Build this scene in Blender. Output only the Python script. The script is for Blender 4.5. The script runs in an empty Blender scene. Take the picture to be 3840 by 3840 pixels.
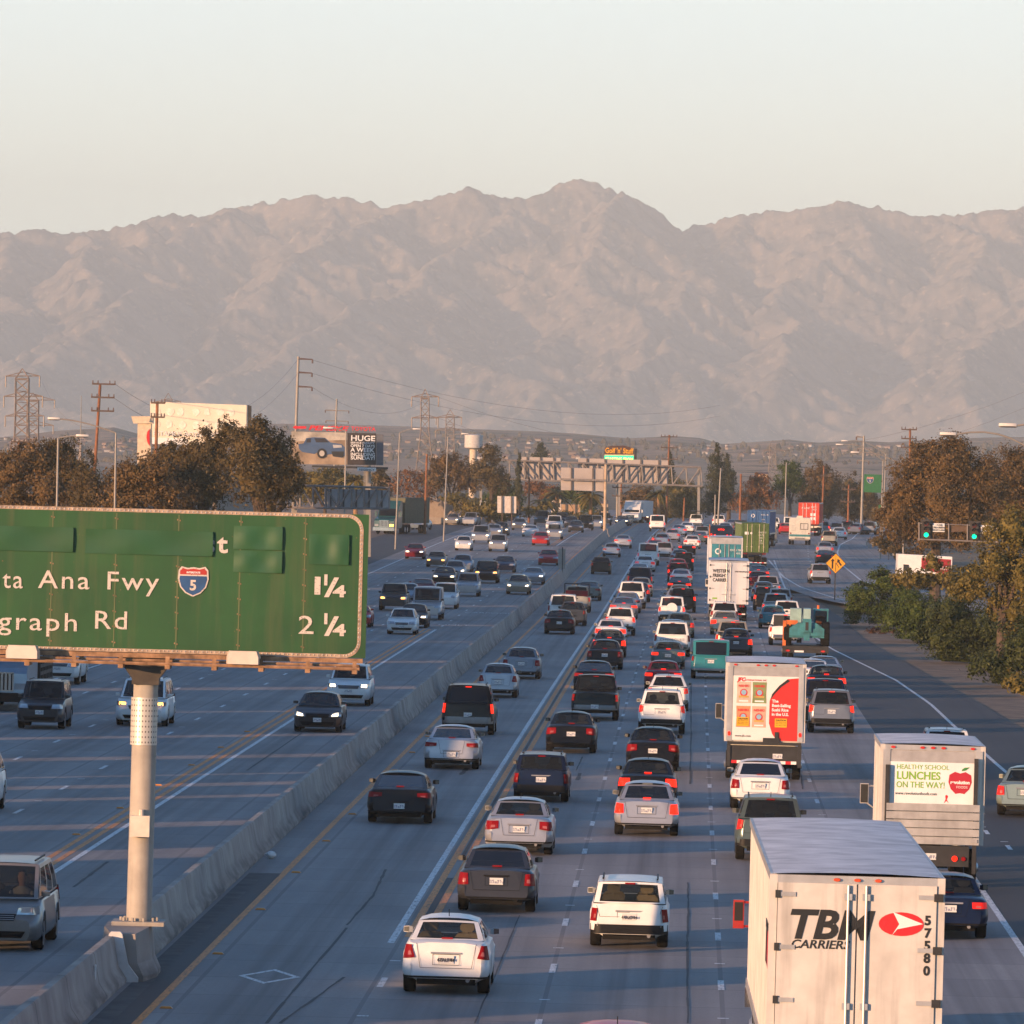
import bpy, bmesh, math, random
from mathutils import Vector, Matrix, noise
rad = math.radians
random.seed(7)
S = bpy.context.scene
COL = S.collection

# ---------------------------------------------------------------- camera
F, CAMH, ROLL, YH = 26500.0, 10.5, rad(1.5), 1718.0     # focal length and horizon in pixels of a 3840 px picture
PITCH = math.atan((1920 - YH) * math.cos(ROLL) / F)
cd = bpy.data.cameras.new('camera'); cam = bpy.data.objects.new('camera', cd); COL.objects.link(cam)
cd.sensor_width = 36.0; cd.sensor_fit = 'HORIZONTAL'; cd.lens = F / 3840 * 36.0
cd.clip_start = 1.0; cd.clip_end = 120000.0
cam.matrix_world = Matrix.Translation((0, 0, CAMH)) @ Matrix.Rotation(rad(90) - PITCH, 4, 'X') @ Matrix.Rotation(ROLL, 4, 'Z')
S.camera = cam

# ---------------------------------------------------------------- sky, sun, exposure
SUN_EL, SUN_AZ = rad(6.5), rad(45)          # light travels towards +x +y: the sun is low behind the camera, on its left
w = bpy.data.worlds.new('World'); S.world = w; w.use_nodes = True
wn = w.node_tree.nodes; wl = w.node_tree.links; wn.clear()
sky = wn.new('ShaderNodeTexSky'); sky.sky_type = 'NISHITA'; sky.sun_disc = False
sky.sun_elevation = SUN_EL; sky.sun_rotation = math.pi + SUN_AZ
sky.altitude = 50; sky.air_density = 1.0; sky.dust_density = .3; sky.ozone_density = 4.0
# smog along the horizon: the sky pales towards it, by elevation only
tc = wn.new('ShaderNodeTexCoord'); sp = wn.new('ShaderNodeSeparateXYZ'); wl.new(tc.outputs['Generated'], sp.inputs[0])
rp = wn.new('ShaderNodeValToRGB'); rp.color_ramp.interpolation = 'EASE'
for k, (pos, c) in enumerate([(0.0, (4.75, 4.8, 3.95)), (.033, (4.55, 4.95, 4.3)), (.066, (3.85, 4.5, 4.45)), (.14, (1.7, 2.2, 2.9))]):
    e = rp.color_ramp.elements[k] if k < 2 else rp.color_ramp.elements.new(pos)
    e.position = pos; e.color = c + (1,)
wl.new(sp.outputs[2], rp.inputs[0])
mr = wn.new('ShaderNodeMapRange'); mr.interpolation_type = 'SMOOTHSTEP'
for q, x in ((1, .064), (2, .115), (3, 1.0), (4, 0.0)): mr.inputs[q].default_value = x
wl.new(sp.outputs[2], mr.inputs[0])
mx = wn.new('ShaderNodeMix'); mx.data_type = 'RGBA'
wl.new(mr.outputs[0], mx.inputs[0]); tn = wn.new('ShaderNodeMix'); tn.data_type = 'RGBA'; tn.blend_type = 'MULTIPLY'; tn.inputs[0].default_value = 1.0; tn.inputs[7].default_value = (1.0, .99, 1.0, 1)
wl.new(sky.outputs[0], tn.inputs[6]); wl.new(tn.outputs[2], mx.inputs[6]); wl.new(rp.outputs[0], mx.inputs[7])
bg = wn.new('ShaderNodeBackground'); bg.inputs['Strength'].default_value = 0.125
wo = wn.new('ShaderNodeOutputWorld'); wl.new(mx.outputs[2], bg.inputs[0]); wl.new(bg.outputs[0], wo.inputs[0])
sl = bpy.data.lights.new('sun', 'SUN'); sl.energy = 3.3; sl.angle = rad(0.5); sl.color = (1.0, 0.58, 0.31)
so = bpy.data.objects.new('sun', sl); COL.objects.link(so)
dirv = Vector((math.sin(SUN_AZ) * math.cos(SUN_EL), math.cos(SUN_AZ) * math.cos(SUN_EL), -math.sin(SUN_EL)))
so.rotation_euler = dirv.to_track_quat('-Z', 'Y').to_euler()
so.location = (-60, -60, 60)
S.view_settings.view_transform = 'Standard'; S.view_settings.look = 'None'
S.view_settings.exposure = 1.3; S.view_settings.gamma = 1.0
S.render.engine = 'CYCLES'
cy = S.cycles
cy.use_denoising = True; cy.max_bounces = 5; cy.diffuse_bounces = 2; cy.glossy_bounces = 3
cy.transmission_bounces = 3; cy.transparent_max_bounces = 12; cy.volume_bounces = 0
cy.caustics_reflective = False; cy.caustics_refractive = False

# ---------------------------------------------------------------- geometry helpers
def gz(Y):                                   # the freeway climbs gently in the distance
    t = min(max((Y - 430) / 450.0, 0), 1); return 1.8 * t * t * (3 - 2 * t)
def C(Y):                                    # the freeway's centre curve: lane line between the first and second northbound lanes
    u = Y - 145.6; return 1.09 + .0248 * u + 4.2e-6 * u * u
def heading(Y): return math.atan(.0248 + 8.4e-6 * (Y - 145.6))
def ray(px, py):
    sx = (px - 1920) / F; sy = (1920 - py) / F
    ux = sx * math.cos(ROLL) - sy * math.sin(ROLL); uy = sx * math.sin(ROLL) + sy * math.cos(ROLL)
    return (ux, math.cos(PITCH) + uy * math.sin(PITCH), -math.sin(PITCH) + uy * math.cos(PITCH))
def ground(px, py, z=0.0):                   # point of the road surface (or z above it) seen at a pixel of the photograph
    d = ray(px, py); Y = 400.0
    for i in range(80):
        Y = .6 * Y + .4 * min(max(d[1] * (z + gz(Y) - CAMH) / d[2], 60), 1500)
    return d[0] * Y / d[1], Y
def at(px, py, Y):
    d = ray(px, py); t = Y / d[1]; return Vector((d[0] * t, Y, CAMH + d[2] * t))

class MB:
    """collects faces of one mesh object"""
    def __init__(s): s.v = []; s.f = []; s.m = []; s.uv = None
    def add(s, pts, faces, m=0):
        b = len(s.v); s.v += [tuple(p) for p in pts]
        for f in faces: s.f.append(tuple(b + i for i in f)); s.m.append(m)
        return s
    def quad(s, a, b, c, d, m=0): return s.add([a, b, c, d], [(0, 1, 2, 3)], m)
    def poly(s, pts, m=0): return s.add(pts, [tuple(range(len(pts)))], m)
    def box(s, x0, x1, y0, y1, z0, z1, m=0):
        p = [(x, y, z) for z in (z0, z1) for y in (y0, y1) for x in (x0, x1)]
        return s.add(p, [(0, 2, 3, 1), (4, 5, 7, 6), (0, 1, 5, 4), (2, 6, 7, 3), (0, 4, 6, 2), (1, 3, 7, 5)], m)
    def bar(s, p, q, r, n=6, m=0, r2=None, square=False):
        p = Vector(p); q = Vector(q); d = (q - p)
        if d.length < 1e-6: return s
        d.normalize(); a = Vector((0, 0, 1)) if abs(d.z) < .9 else Vector((0, 1, 0))
        u = d.cross(a).normalized(); w_ = d.cross(u)
        r2 = r if r2 is None else r2
        if square: n = 4
        pts = []
        for c, rr in ((p, r), (q, r2)):
            for i in range(n):
                t = 2 * math.pi * (i + (.5 if square else 0)) / n
                pts.append(c + (u * math.cos(t) + w_ * math.sin(t)) * rr * (1.414 if square else 1))
        fs = [(i, (i + 1) % n, n + (i + 1) % n, n + i) for i in range(n)] + [tuple(range(n))[::-1], tuple(range(n, 2 * n))]
        return s.add(pts, fs, m)
    def path(s, pts, r, n=6, m=0):
        for a, b in zip(pts[:-1], pts[1:]):
            rr = r if not isinstance(r, (list, tuple)) else None
            s.bar(a, b, r if rr is not None else r[0], n, m)
        return s
    def loft(s, rings, m=0, close=True, caps=True, mats=None):
        n = len(rings[0]); b = len(s.v)
        for r in rings: s.v += [tuple(p) for p in r]
        k = n if close else n - 1
        for i in range(len(rings) - 1):
            for j in range(k):
                s.f.append((b + i * n + j, b + i * n + (j + 1) % n, b + (i + 1) * n + (j + 1) % n, b + (i + 1) * n + j))
                s.m.append(mats(i, j) if mats else m)
        if caps:
            s.f.append(tuple(range(b, b + n))[::-1]); s.m.append(m)
            s.f.append(tuple(range(b + (len(rings) - 1) * n, b + len(rings) * n))); s.m.append(m)
        return s
    def grid(s, fn, nu, nv, m=0):
        b = len(s.v)
        for i in range(nu + 1):
            for j in range(nv + 1): s.v.append(tuple(fn(i / nu, j / nv)))
        for i in range(nu):
            for j in range(nv):
                a = b + i * (nv + 1) + j
                s.f.append((a, a + nv + 1, a + nv + 2, a + 1)); s.m.append(m)
        return s
    def mesh(s, name, mats, smooth=False, normals=False):
        me = bpy.data.meshes.new(name); me.from_pydata(s.v, [], s.f)
        for q in (mats if isinstance(mats, (list, tuple)) else [mats]): me.materials.append(q)
        if any(s.m): me.polygons.foreach_set('material_index', s.m)
        if normals:
            bm = bmesh.new(); bm.from_mesh(me); bmesh.ops.remove_doubles(bm, verts=bm.verts, dist=1e-4)
            bmesh.ops.recalc_face_normals(bm, faces=bm.faces); bm.to_mesh(me); bm.free()
        if smooth:
            me.polygons.foreach_set('use_smooth', [True] * len(me.polygons))
            if smooth is not True and hasattr(me, 'set_sharp_from_angle'): me.set_sharp_from_angle(angle=rad(smooth))
        if s.uv:
            l = me.uv_layers.new(name='UVMap')
            for p in me.polygons:
                for li in p.loop_indices: l.data[li].uv = s.uv[me.loops[li].vertex_index]
        me.update(); return me
    def build(s, name, mats, parent=None, smooth=False, normals=False, loc=None):
        o = bpy.data.objects.new(name, s.mesh(name, mats, smooth, normals)); COL.objects.link(o)
        if parent: o.parent = parent
        if loc: o.location = loc
        return o
def thing(name, label, cat, loc=(0, 0, 0), rz=0.0, group=None):
    o = bpy.data.objects.new(name, None); COL.objects.link(o); o.empty_display_size = .2
    o.location = loc; o.rotation_euler = (0, 0, rz); tag(o, label, cat, group); return o
def tag(o, label, cat, group=None):
    o['label'] = label; o['category'] = cat
    if group: o['group'] = group
    return o
def structure(o): o['kind'] = 'structure'; return o
def dup(o, parent=None):
    c = o.copy(); COL.objects.link(c)
    if parent: c.parent = parent
    for ch in o.children: dup(ch, c)
    return c
def text(name, body, size, mat_, parent, loc, rot=(rad(90), 0, 0), align='LEFT', ext=.004, sx=1.0, shear=0.0, bold=0.0, space=1.0):
    cu = bpy.data.curves.new(name, 'FONT'); cu.body = body; cu.size = size; cu.align_x = align; cu.extrude = ext
    cu.shear = shear; cu.offset = bold; cu.space_character = space; cu.resolution_u = 3; cu.materials.append(mat_)
    o = bpy.data.objects.new(name, cu); COL.objects.link(o); o.location = loc; o.rotation_euler = rot; o.scale = (sx, 1, 1)
    if parent: o.parent = parent
    return o

# ---------------------------------------------------------------- materials
class NT:
    def __init__(s, name):
        s.mat = bpy.data.materials.new(name); s.mat.use_nodes = True; s.t = s.mat.node_tree
        s.n = s.t.nodes; s.p = s.n['Principled BSDF']
    def new(s, t, **k):
        n = s.n.new(t)
        for a, b in k.items():
            if a.startswith('i_'): n.inputs[a[2:].replace('_', ' ')].default_value = b
            else: setattr(n, a, b)
        return n
    def link(s, a, b): s.t.links.new(a, b)
    def noise(s, scale, detail=3, vec=None, rough=.55):
        n = s.new('ShaderNodeTexNoise'); n.inputs['Scale'].default_value = scale
        n.inputs['Detail'].default_value = detail; n.inputs['Roughness'].default_value = rough
        if vec is not None: s.link(vec, n.inputs['Vector'])
        return n.outputs['Fac']
    def ramp(s, fac, stops):
        r = s.new('ShaderNodeValToRGB'); e = r.color_ramp.elements
        while len(e) < len(stops): e.new(.5)
        for q, (pos, c) in zip(e, stops): q.position = pos; q.color = tuple(c) + (1,) if len(c) == 3 else c
        s.link(fac, r.inputs[0]); return r.outputs[0]
    def math(s, op, a, b=None, clamp=False):
        m = s.new('ShaderNodeMath', operation=op, use_clamp=clamp)
        for i, q in enumerate((a, b)):
            if q is None: continue
            if isinstance(q, (int, float)): m.inputs[i].default_value = q
            else: s.link(q, m.inputs[i])
        return m.outputs[0]
    def mix(s, fac, a, b, mode='MIX'):
        m = s.new('ShaderNodeMix', data_type='RGBA', blend_type=mode)
        for i, q in ((0, fac), (6, a), (7, b)):
            if isinstance(q, (int, float)): m.inputs[i].default_value = q
            elif isinstance(q, (tuple, list)): m.inputs[i].default_value = tuple(q) + (1,) if len(q) == 3 else q
            else: s.link(q, m.inputs[i])
        return m.outputs[2]
    def color(s, c): s.link(c, s.p.inputs['Base Color'])
    def obj(s): return s.new('ShaderNodeTexCoord').outputs['Object']
    def map(s, vec, scale):
        m = s.new('ShaderNodeMapping'); m.inputs['Scale'].default_value = scale; s.link(vec, m.inputs['Vector']); return m.outputs[0]
    def bump(s, h, strength=.3, dist=.02):
        b = s.new('ShaderNodeBump'); b.inputs['Strength'].default_value = strength; b.inputs['Distance'].default_value = dist
        s.link(h, b.inputs['Height']); s.link(b.outputs[0], s.p.inputs['Normal'])
_mc = {}
def mat(name, col, rough=.6, metal=0.0, var=.12, scale=3.0, coat=0.0, spec=.5, streak=0.0):
    """plain material with uneven wear: noise lightens and darkens the base colour, optional vertical streaks of dirt"""
    if name in _mc: return _mc[name]
    t = NT(name); t.p.inputs['Roughness'].default_value = rough; t.p.inputs['Metallic'].default_value = metal
    t.p.inputs['Specular IOR Level'].default_value = spec
    if coat: t.p.inputs['Coat Weight'].default_value = coat; t.p.inputs['Coat Roughness'].default_value = .06
    o = t.obj(); n = t.noise(scale, 5, o)
    lo = tuple(max(c * (1 - var * 1.6), 0) for c in col); hi = tuple(min(c * (1 + var), 1) for c in col)
    c = t.ramp(n, [(.3, lo), (.68, hi)])
    if streak:
        n2 = t.noise(1.0, 4, t.map(o, (5, 5, .35)))
        c = t.mix(t.math('MULTIPLY', t.ramp(n2, [(.5, (0, 0, 0)), (.75, (1, 1, 1))]), streak), c, tuple(q * .35 for q in col))
    t.color(c); _mc[name] = t.mat; return t.mat
def emit(name, col, strength, base=None):
    if name in _mc: return _mc[name]
    t = NT(name); t.p.inputs['Base Color'].default_value = (base or col) + (1,)
    t.p.inputs['Emission Color'].default_value = col + (1,); t.p.inputs['Emission Strength'].default_value = strength
    t.p.inputs['Roughness'].default_value = .3; t.p.inputs['Specular IOR Level'].default_value = .1; _mc[name] = t.mat; return t.mat
def paint(name, col, metal=0.0, rough=.35):
    if name in _mc: return _mc[name]
    t = NT(name); t.p.inputs['Metallic'].default_value = metal; t.p.inputs['Roughness'].default_value = rough
    t.p.inputs['Specular IOR Level'].default_value = .12; t.p.inputs['Coat Weight'].default_value = .22; t.p.inputs['Coat Roughness'].default_value = .08
    o = t.obj(); z = t.new('ShaderNodeSeparateXYZ'); t.link(o, z.inputs[0])
    n = t.noise(2.2, 4, o)
    c = t.ramp(n, [(.3, tuple(q * .9 for q in col)), (.7, tuple(min(q * 1.06, 1) for q in col))])
    dirt = t.math('MULTIPLY', t.ramp(z.outputs[2], [(.22, (1, 1, 1)), (.62, (0, 0, 0))]), t.math('MULTIPLY', t.noise(9, 3, o), .55 if sum(col) > .3 else .06))
    t.color(t.mix(dirt, c, (.10, .085, .07))); _mc[name] = t.mat; return t.mat
def glass(name, tint=(.02, .025, .028), clear=.55):
    if name in _mc: return _mc[name]
    t = NT(name); t.p.inputs['Base Color'].default_value = tint + (1,); t.p.inputs['Roughness'].default_value = .05
    t.p.inputs['Specular IOR Level'].default_value = .35
    tr = t.new('ShaderNodeBsdfTransparent'); tr.inputs[0].default_value = (.75, .8, .78, 1)
    mx = t.new('ShaderNodeMixShader'); mx.inputs[0].default_value = clear
    out = t.n['Material Output']; t.link(t.p.outputs[0], mx.inputs[1]); t.link(tr.outputs[0], mx.inputs[2]); t.link(mx.outputs[0], out.inputs[0])
    _mc[name] = t.mat; return t.mat

# ================================================================ ground, freeway
def ystations(y0, y1, step=None):
    out = []; y = y0
    while y < y1 - 1e-6:
        out.append(y); y += step or (6 if y < 500 else 12)
    return out + [y1]
def strip(name, o0, o1, y0, y1, z, m, nx=1, parent=None):
    """a sheet along the freeway between two offsets from the centre curve (numbers or functions of Y); UV = metres across and along"""
    b = MB(); b.uv = []; f0 = o0 if callable(o0) else (lambda Y: o0); f1 = o1 if callable(o1) else (lambda Y: o1)
    ys = ystations(y0, y1); n = nx + 1
    for Y in ys:
        for i in range(n):
            u = f0(Y) + (f1(Y) - f0(Y)) * i / nx
            b.v.append((C(Y) + u, Y, gz(Y) + z)); b.uv.append((u, Y))
    for k in range(len(ys) - 1):
        for i in range(nx): b.f.append((k * n + i, k * n + i + 1, k * n + n + i + 1, k * n + n + i)); b.m.append(0)
    return b.build(name, m, parent)

def road_mat(name, base, tracks, joint, seed=0.0):
    t = NT(name); uv = t.new('ShaderNodeUVMap').outputs[0]
    sx = t.new('ShaderNodeSeparateXYZ'); t.link(uv, sx.inputs[0]); u, v = sx.outputs[0], sx.outputs[1]
    blotch = t.noise(.35, 5, t.map(uv, (1, .25, 1)))
    streak = t.noise(1.0, 4, t.map(uv, (2.3, .018, 1)))
    fine = t.noise(9, 4, t.map(uv, (1, .5, 1)))
    c = t.ramp(blotch, [(.3, tuple(q * .82 for q in base)), (.7, tuple(q * 1.12 for q in base))])
    # slabs of slightly different tone
    br = t.new('ShaderNodeTexBrick'); br.inputs['Scale'].default_value = 1.0; br.inputs['Brick Width'].default_value = 3.45; br.inputs['Row Height'].default_value = 4.7
    br.inputs['Mortar Size'].default_value = .05 if joint else 0.0; br.offset = 0.0
    br.inputs['Color1'].default_value = (.86, .86, .86, 1); br.inputs['Color2'].default_value = (1.08, 1.07, 1.05, 1); br.inputs['Mortar'].default_value = (.60, .60, .60, 1)
    t.link(uv, br.inputs['Vector'])
    if joint: c = t.mix(.8, c, t.mix(1.0, c, br.outputs[0], 'MULTIPLY'))
    # oil and rubber along the wheel paths
    tr = t.math('ABSOLUTE', t.math('SINE', t.math('MULTIPLY', u, math.pi / 3.45)))
    dk = t.math('MULTIPLY', t.math('MULTIPLY', tr, t.ramp(streak, [(.35, (.15, .15, .15)), (.68, (1, 1, 1))])), tracks)
    c = t.mix(dk, c, tuple(q * .22 for q in base))
    c = t.mix(t.math('MULTIPLY', t.ramp(fine, [(.45, (0, 0, 0)), (.75, (1, 1, 1))]), .35), c, tuple(q * .6 for q in base))
    t.color(c); t.p.inputs['Roughness'].default_value = .75; t.p.inputs['Specular IOR Level'].default_value = .35
    t.bump(fine, .25, .01); return t.mat
M_CONC = road_mat('grooved_concrete', (.30, .277, .262), .62, True)
M_ASPH = road_mat('asphalt', (.055, .053, .052), .3, False)
M_DIRT = mat('roadside_dirt', (.17, .115, .075), .95, var=.35, scale=.6)
M_LAND = mat('dry_ground', (.13, .10, .06), .95, var=.4, scale=.05)
def line_mat(name, col):
    t = NT(name); uv = t.new('ShaderNodeUVMap').outputs[0]
    wear = t.noise(3.0, 5, t.map(uv, (4, .6, 1)), .7)
    t.color(t.ramp(wear, [(.36, tuple(q * .35 for q in col)), (.46, tuple(q * .8 for q in col)), (.62, col)]))
    t.p.inputs['Roughness'].default_value = .6; return t.mat
M_WHITE = line_mat('white_road_paint', (.72, .72, .70))
M_YELL = line_mat('yellow_road_paint', (.74, .23, .012))

# the land out to the horizon, one sheet that rises with the freeway
b = MB(); xs = [-30000, -6000, -800, -120, 160, 900, 6000, 30000]; ys = [-300, 0, 430, 500, 580, 660, 740, 820, 880, 1200, 3000, 9000, 26000]
for Y in ys:
    for x in xs: b.v.append((x, Y, gz(Y) - .30))
for i in range(len(ys) - 1):
    for j in range(len(xs) - 1):
        a = i * len(xs) + j; b.f.append((a, a + 1, a + len(xs) + 1, a + len(xs))); b.m.append(0)
structure(b.build('ground', M_LAND))
E0 = 1250
structure(strip('road', -26.6, 10.1, 40, E0, 0, M_CONC))
def shoulder(Y):                                    # right edge of the asphalt
    pts = [(40, 22.5), (250, 17.0), (315, 15.9), (433, 13.2), (487, 12.9), (560, 11.3), (E0, 11.3)]
    for (a, p), (c, q) in zip(pts[:-1], pts[1:]):
        if a <= Y <= c: return p + (q - p) * (Y - a) / (c - a)
    return 11.3
structure(strip('road_shoulder', 10.1, shoulder, 40, 560, -.004, M_ASPH))
structure(strip('left_shoulder', -33.0, -26.6, 40, E0, -.004, M_ASPH))
structure(strip('dirt_verge', -70, -33.0, 40, E0, -.05, M_DIRT))
structure(strip('dirt_bank', shoulder, lambda Y: shoulder(Y) + 30, 40, 500, -.03, M_DIRT, 6))
# on-ramp that joins from the right
def interp(pts, Y):
    for (a, p), (c, q) in zip(pts[:-1], pts[1:]):
        if a <= Y <= c: 
            t = (Y - a) / (c - a); return p + (q - p) * t
    return pts[0][1] if Y < pts[0][0] else pts[-1][1]
RL = [(470, 33.0), (510, 28.6), (545, 25.3), (585, 23.95), (622, 24.0), (695, 25.35), (760, 28.0), (860, 31.0), (E0, 47)]
RR = [(470, 44.0), (500, 37.5), (560, 32.2), (614, 30.5), (680, 31.9), (745, 34.4), (800, 37.2), (858, 41.4), (E0, 64)]
def rl(Y): return interp(RL, Y) - C(Y)
def rr(Y): return interp(RR, Y) - C(Y)
structure(strip('ramp', lambda Y: max(rl(Y) - 1.6, 10.1) if Y > 600 else rl(Y) - 1.6, lambda Y: rr(Y) + interp([(470, 3), (620, 5.5), (700, 6), (860, 4), (E0, 4)], Y), 470, E0, -.002, M_CONC))
def wline(name, off, y0, y1, wd, m, z=.004): return structure(strip(name, (lambda Y: (off(Y) if callable(off) else off) - wd / 2), (lambda Y: (off(Y) if callable(off) else off) + wd / 2), y0, y1, z, m))
wline('road_line', -7.3, 40, E0, .17, M_YELL)                       # yellow line along the barrier, northbound
wline('road_line', -9.62, 40, E0, .17, M_YELL)
for o in (-3.32, -2.98): wline('road_line', o, 154, E0, .17, M_YELL)
wline('road_line', -3.15, 154, 176, .15, mat('black_line', (.02, .02, .02), .7), .006); wline('road_line', -3.15, 186, 560, .10, mat('black_line', (.02, .02, .02), .7), .006)  # double yellow and white of the carpool lane
wline('road_line', -3.62, 152, E0, .15, M_WHITE)
for o in (-13.2, -13.53): wline('road_line', o, 40, 428, .16, M_YELL)
wline('road_line', -12.85, 40, 428, .15, M_WHITE)
for o in (-13.0, -13.3): wline('road_line', o, 742, E0, .13, M_YELL)
wline('road_line', -12.6, 742, E0, .15, M_WHITE)
wline('road_line', lambda Y: interp([(40, -26.0), (303, -26.0), (590, -24.8), (E0, -25.3)], Y), 40, E0, .16, M_WHITE)
wline('road_line', lambda Y: interp([(40, 10.1), (215, 10.15)], Y), 40, 208, .16, M_WHITE)
wline('road_line', lambda Y: interp([(200, 14.3), (250, 13.8), (287, 13.6), (316, 13.5), (350, 12.9), (407, 10.75), (440, 10.1)], Y), 200, 440, .15, M_WHITE)
wline('road_line', rl, 500, 695, .18, M_WHITE)
wline('road_line', lambda Y: 9.9, 560, 695, .15, M_WHITE)
wline('road_line', rr, 520, E0, .18, M_WHITE)
def dashes(off, y0, y1, step=14.63, ln=2.6, wd=.13, dots=True):
    """one lane line: painted dashes with raised dots between, one sheet"""
    b = MB(); b.uv = []; Y = y0
    while Y < y1:
        o = off(Y) if callable(off) else off
        for (ya, yb, ww) in ([(Y, Y + ln, wd)] + ([(Y + step / 2, Y + step / 2 + .22, .22)] if dots and Y < 400 else [])):
            i = len(b.v)
            for yy, sg in ((ya, -1), (ya, 1), (yb, 1), (yb, -1)):
                b.v.append((C(yy) + o + sg * ww / 2, yy, gz(yy) + .005)); b.uv.append((o + sg * ww / 2, yy))
            b.f.append((i, i + 1, i + 2, i + 3)); b.m.append(0)
        Y += step
    return structure(b.build('road_line', M_WHITE))
dashes(0, 100.5, E0); dashes(3.45, 97, E0); dashes(6.8, 103, E0)
dashes(-16.45, 99, E0); dashes(lambda Y: -19.75 + min(max((Y - 330) / 200, 0), 1) * .6, 104, E0); dashes(lambda Y: -23.1 + min(max((Y - 330) / 200, 0), 1) * 1.0, 96, E0)
dashes(-12.8, 436, 740); dashes(-3.3, 110, 150)
dashes(lambda Y: interp([(150, 13.4), (205, 11.4)], Y), 180, 207, 8, 2.2)
dashes(lambda Y: interp([(480, 35), (600, 27.2), (700, 29.5), (860, 36), (E0, 55)], Y) - C(Y), 500, E0, 14.63)
# carpool diamond and words painted on the lanes
b = MB(); b.uv = []
cx, cyy = ground(1010, 3662)
for k in range(4):
    c0 = [(0, -2.0), (.62, 0), (0, 2.0), (-.62, 0)]; p, q = c0[k], c0[(k + 1) % 4]; sc = .78
    pts = [p, q, (q[0] * sc, q[1] * sc), (p[0] * sc, p[1] * sc)]; i = len(b.v)
    for x, y in pts: b.v.append((cx + x * 1.0 + y * .026, cyy + y, .0055)); b.uv.append((x, y))
    b.f.append((i, i + 1, i + 2, i + 3)); b.m.append(0)
structure(b.build('road_marking', M_WHITE))
def words(body, px, py, size, stretch):
    X, Y = ground(px, py)
    o = text('road_marking', body, size, M_WHITE, None, (X, Y, gz(Y) + .006), (0, 0, -heading(Y)), 'CENTER', 0.0)
    o.scale = (1, stretch, 1); return structure(o)
words('CARPOOL', 790, 3885, .50, 2.6); words('ONLY', 1700, 2345, .75, 4); words('CARPOOL', 1830, 2300, .7, 4); words('ONLY', 2190, 2062, .8, 5)
# cracks and repaired joints: sealant lines
M_TAR = mat('crack_sealant', (.025, .024, .024), .7, var=.2)
def crack(pts, wd=.035):
    b = MB(); q = []
    for (x0, y0), (x1, y1) in zip(pts[:-1], pts[1:]):
        n = 9
        for i in range(n):
            t = i / n; X, Y = ground(x0 + (x1 - x0) * t, y0 + (y1 - y0) * t); q.append((X + random.uniform(-.012, .012), Y))
    q.append(ground(*pts[-1]))
    for (x0, y0), (x1, y1) in zip(q[:-1], q[1:]):
        d = Vector((y1 - y0, x0 - x1)); d.normalize(); h = wd * random.uniform(.3, .6); e = d * h
        b.quad((x0 - e.x, y0 - e.y, gz(y0) + .007), (x0 + e.x, y0 + e.y, gz(y0) + .007), (x1 + e.x, y1 + e.y, gz(y1) + .007), (x1 - e.x, y1 - e.y, gz(y1) + .007))
    return structure(b.build('road_crack', M_TAR))
crack([(1447, 3261), (1400, 3360), (1300, 3470)], .07); crack([(1948, 3433), (1880, 3600), (1780, 3838)]); crack([(2578, 3310), (2583, 3390), (2577, 3550), (2579, 3838)], .05)
crack([(2592, 2560), (2592, 2750), (2588, 2940)], .06); crack([(2185, 2838), (2160, 2890)], .05); crack([(2176, 2900), (2164, 2925)], .14); crack([(1752, 2880), (1728, 2906)], .16)
crack([(2855, 2570), (2820, 2440), (2800, 2350)]); crack([(405, 3232), (275, 3327)], .09); crack([(1130, 2750), (925, 2890)], .06); crack([(1300, 3480), (1000, 3838)], .06)
crack([(3000, 2880), (3010, 2960)], .05); crack([(1290, 3665), (1050, 3838)], .06)
# dark patch of old asphalt between the barrier and the yellow line
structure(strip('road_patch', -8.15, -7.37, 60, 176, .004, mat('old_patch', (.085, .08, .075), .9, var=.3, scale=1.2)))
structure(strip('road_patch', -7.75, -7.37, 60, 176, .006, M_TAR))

# ================================================================ median barrier
def barrier_mat():
    t = NT('barrier_concrete'); o = t.obj(); n = t.noise(.8, 6, o); st = t.noise(1.0, 5, t.map(o, (.9, .45, .35)))
    c = t.ramp(n, [(.3, (.25, .21, .18)), (.7, (.42, .37, .32))])
    c = t.mix(t.math('MULTIPLY', t.ramp(st, [(.45, (0, 0, 0)), (.75, (1, 1, 1))]), .35), c, (.12, .10, .09)); sy = t.new('ShaderNodeSeparateXYZ'); t.link(o, sy.inputs[0]); lo_ = t.math('MULTIPLY', t.ramp(sy.outputs[2], [(.05, (1, 1, 1)), (.42, (0, 0, 0))]), t.ramp(t.noise(1.6, 6, t.map(o, (1, .35, 2))), [(.42, (0, 0, 0)), (.62, (1, 1, 1))])); c = t.mix(t.math('MULTIPLY', lo_, .75), c, (.07, .06, .055)); c = t.mix(t.math('LESS_THAN', t.math('FRACT', t.math('DIVIDE', sy.outputs[1], 6.1)), .008), c, (.05, .045, .04))
    t.color(c); t.p.inputs['Roughness'].default_value = .9; t.bump(n, .15, .01); return t.mat
M_BAR = barrier_mat()
PROF = [(-.36, 0), (-.36, .08), (-.20, .32), (-.10, .86), (-.07, .90), (.07, .90), (.10, .86), (.20, .32), (.36, .08), (.36, 0)]
BO = -8.62
def barrier(y0, y1, label, wide=False):
    b = MB(); rings = []
    for Y in ystations(y0, y1, 3 if y1 < 400 else 8):
        j = 0; rings.append([(C(Y) + BO + x + j, Y, gz(Y) + z) for x, z in PROF])
    b.loft(rings); o = b.build('median_barrier', M_BAR, smooth=40); tag(o, label, 'barrier', 'concrete median barrier sections'); return o
barrier(60, 139.0, 'weathered concrete median barrier in front of the sign pole pedestal')
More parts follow.
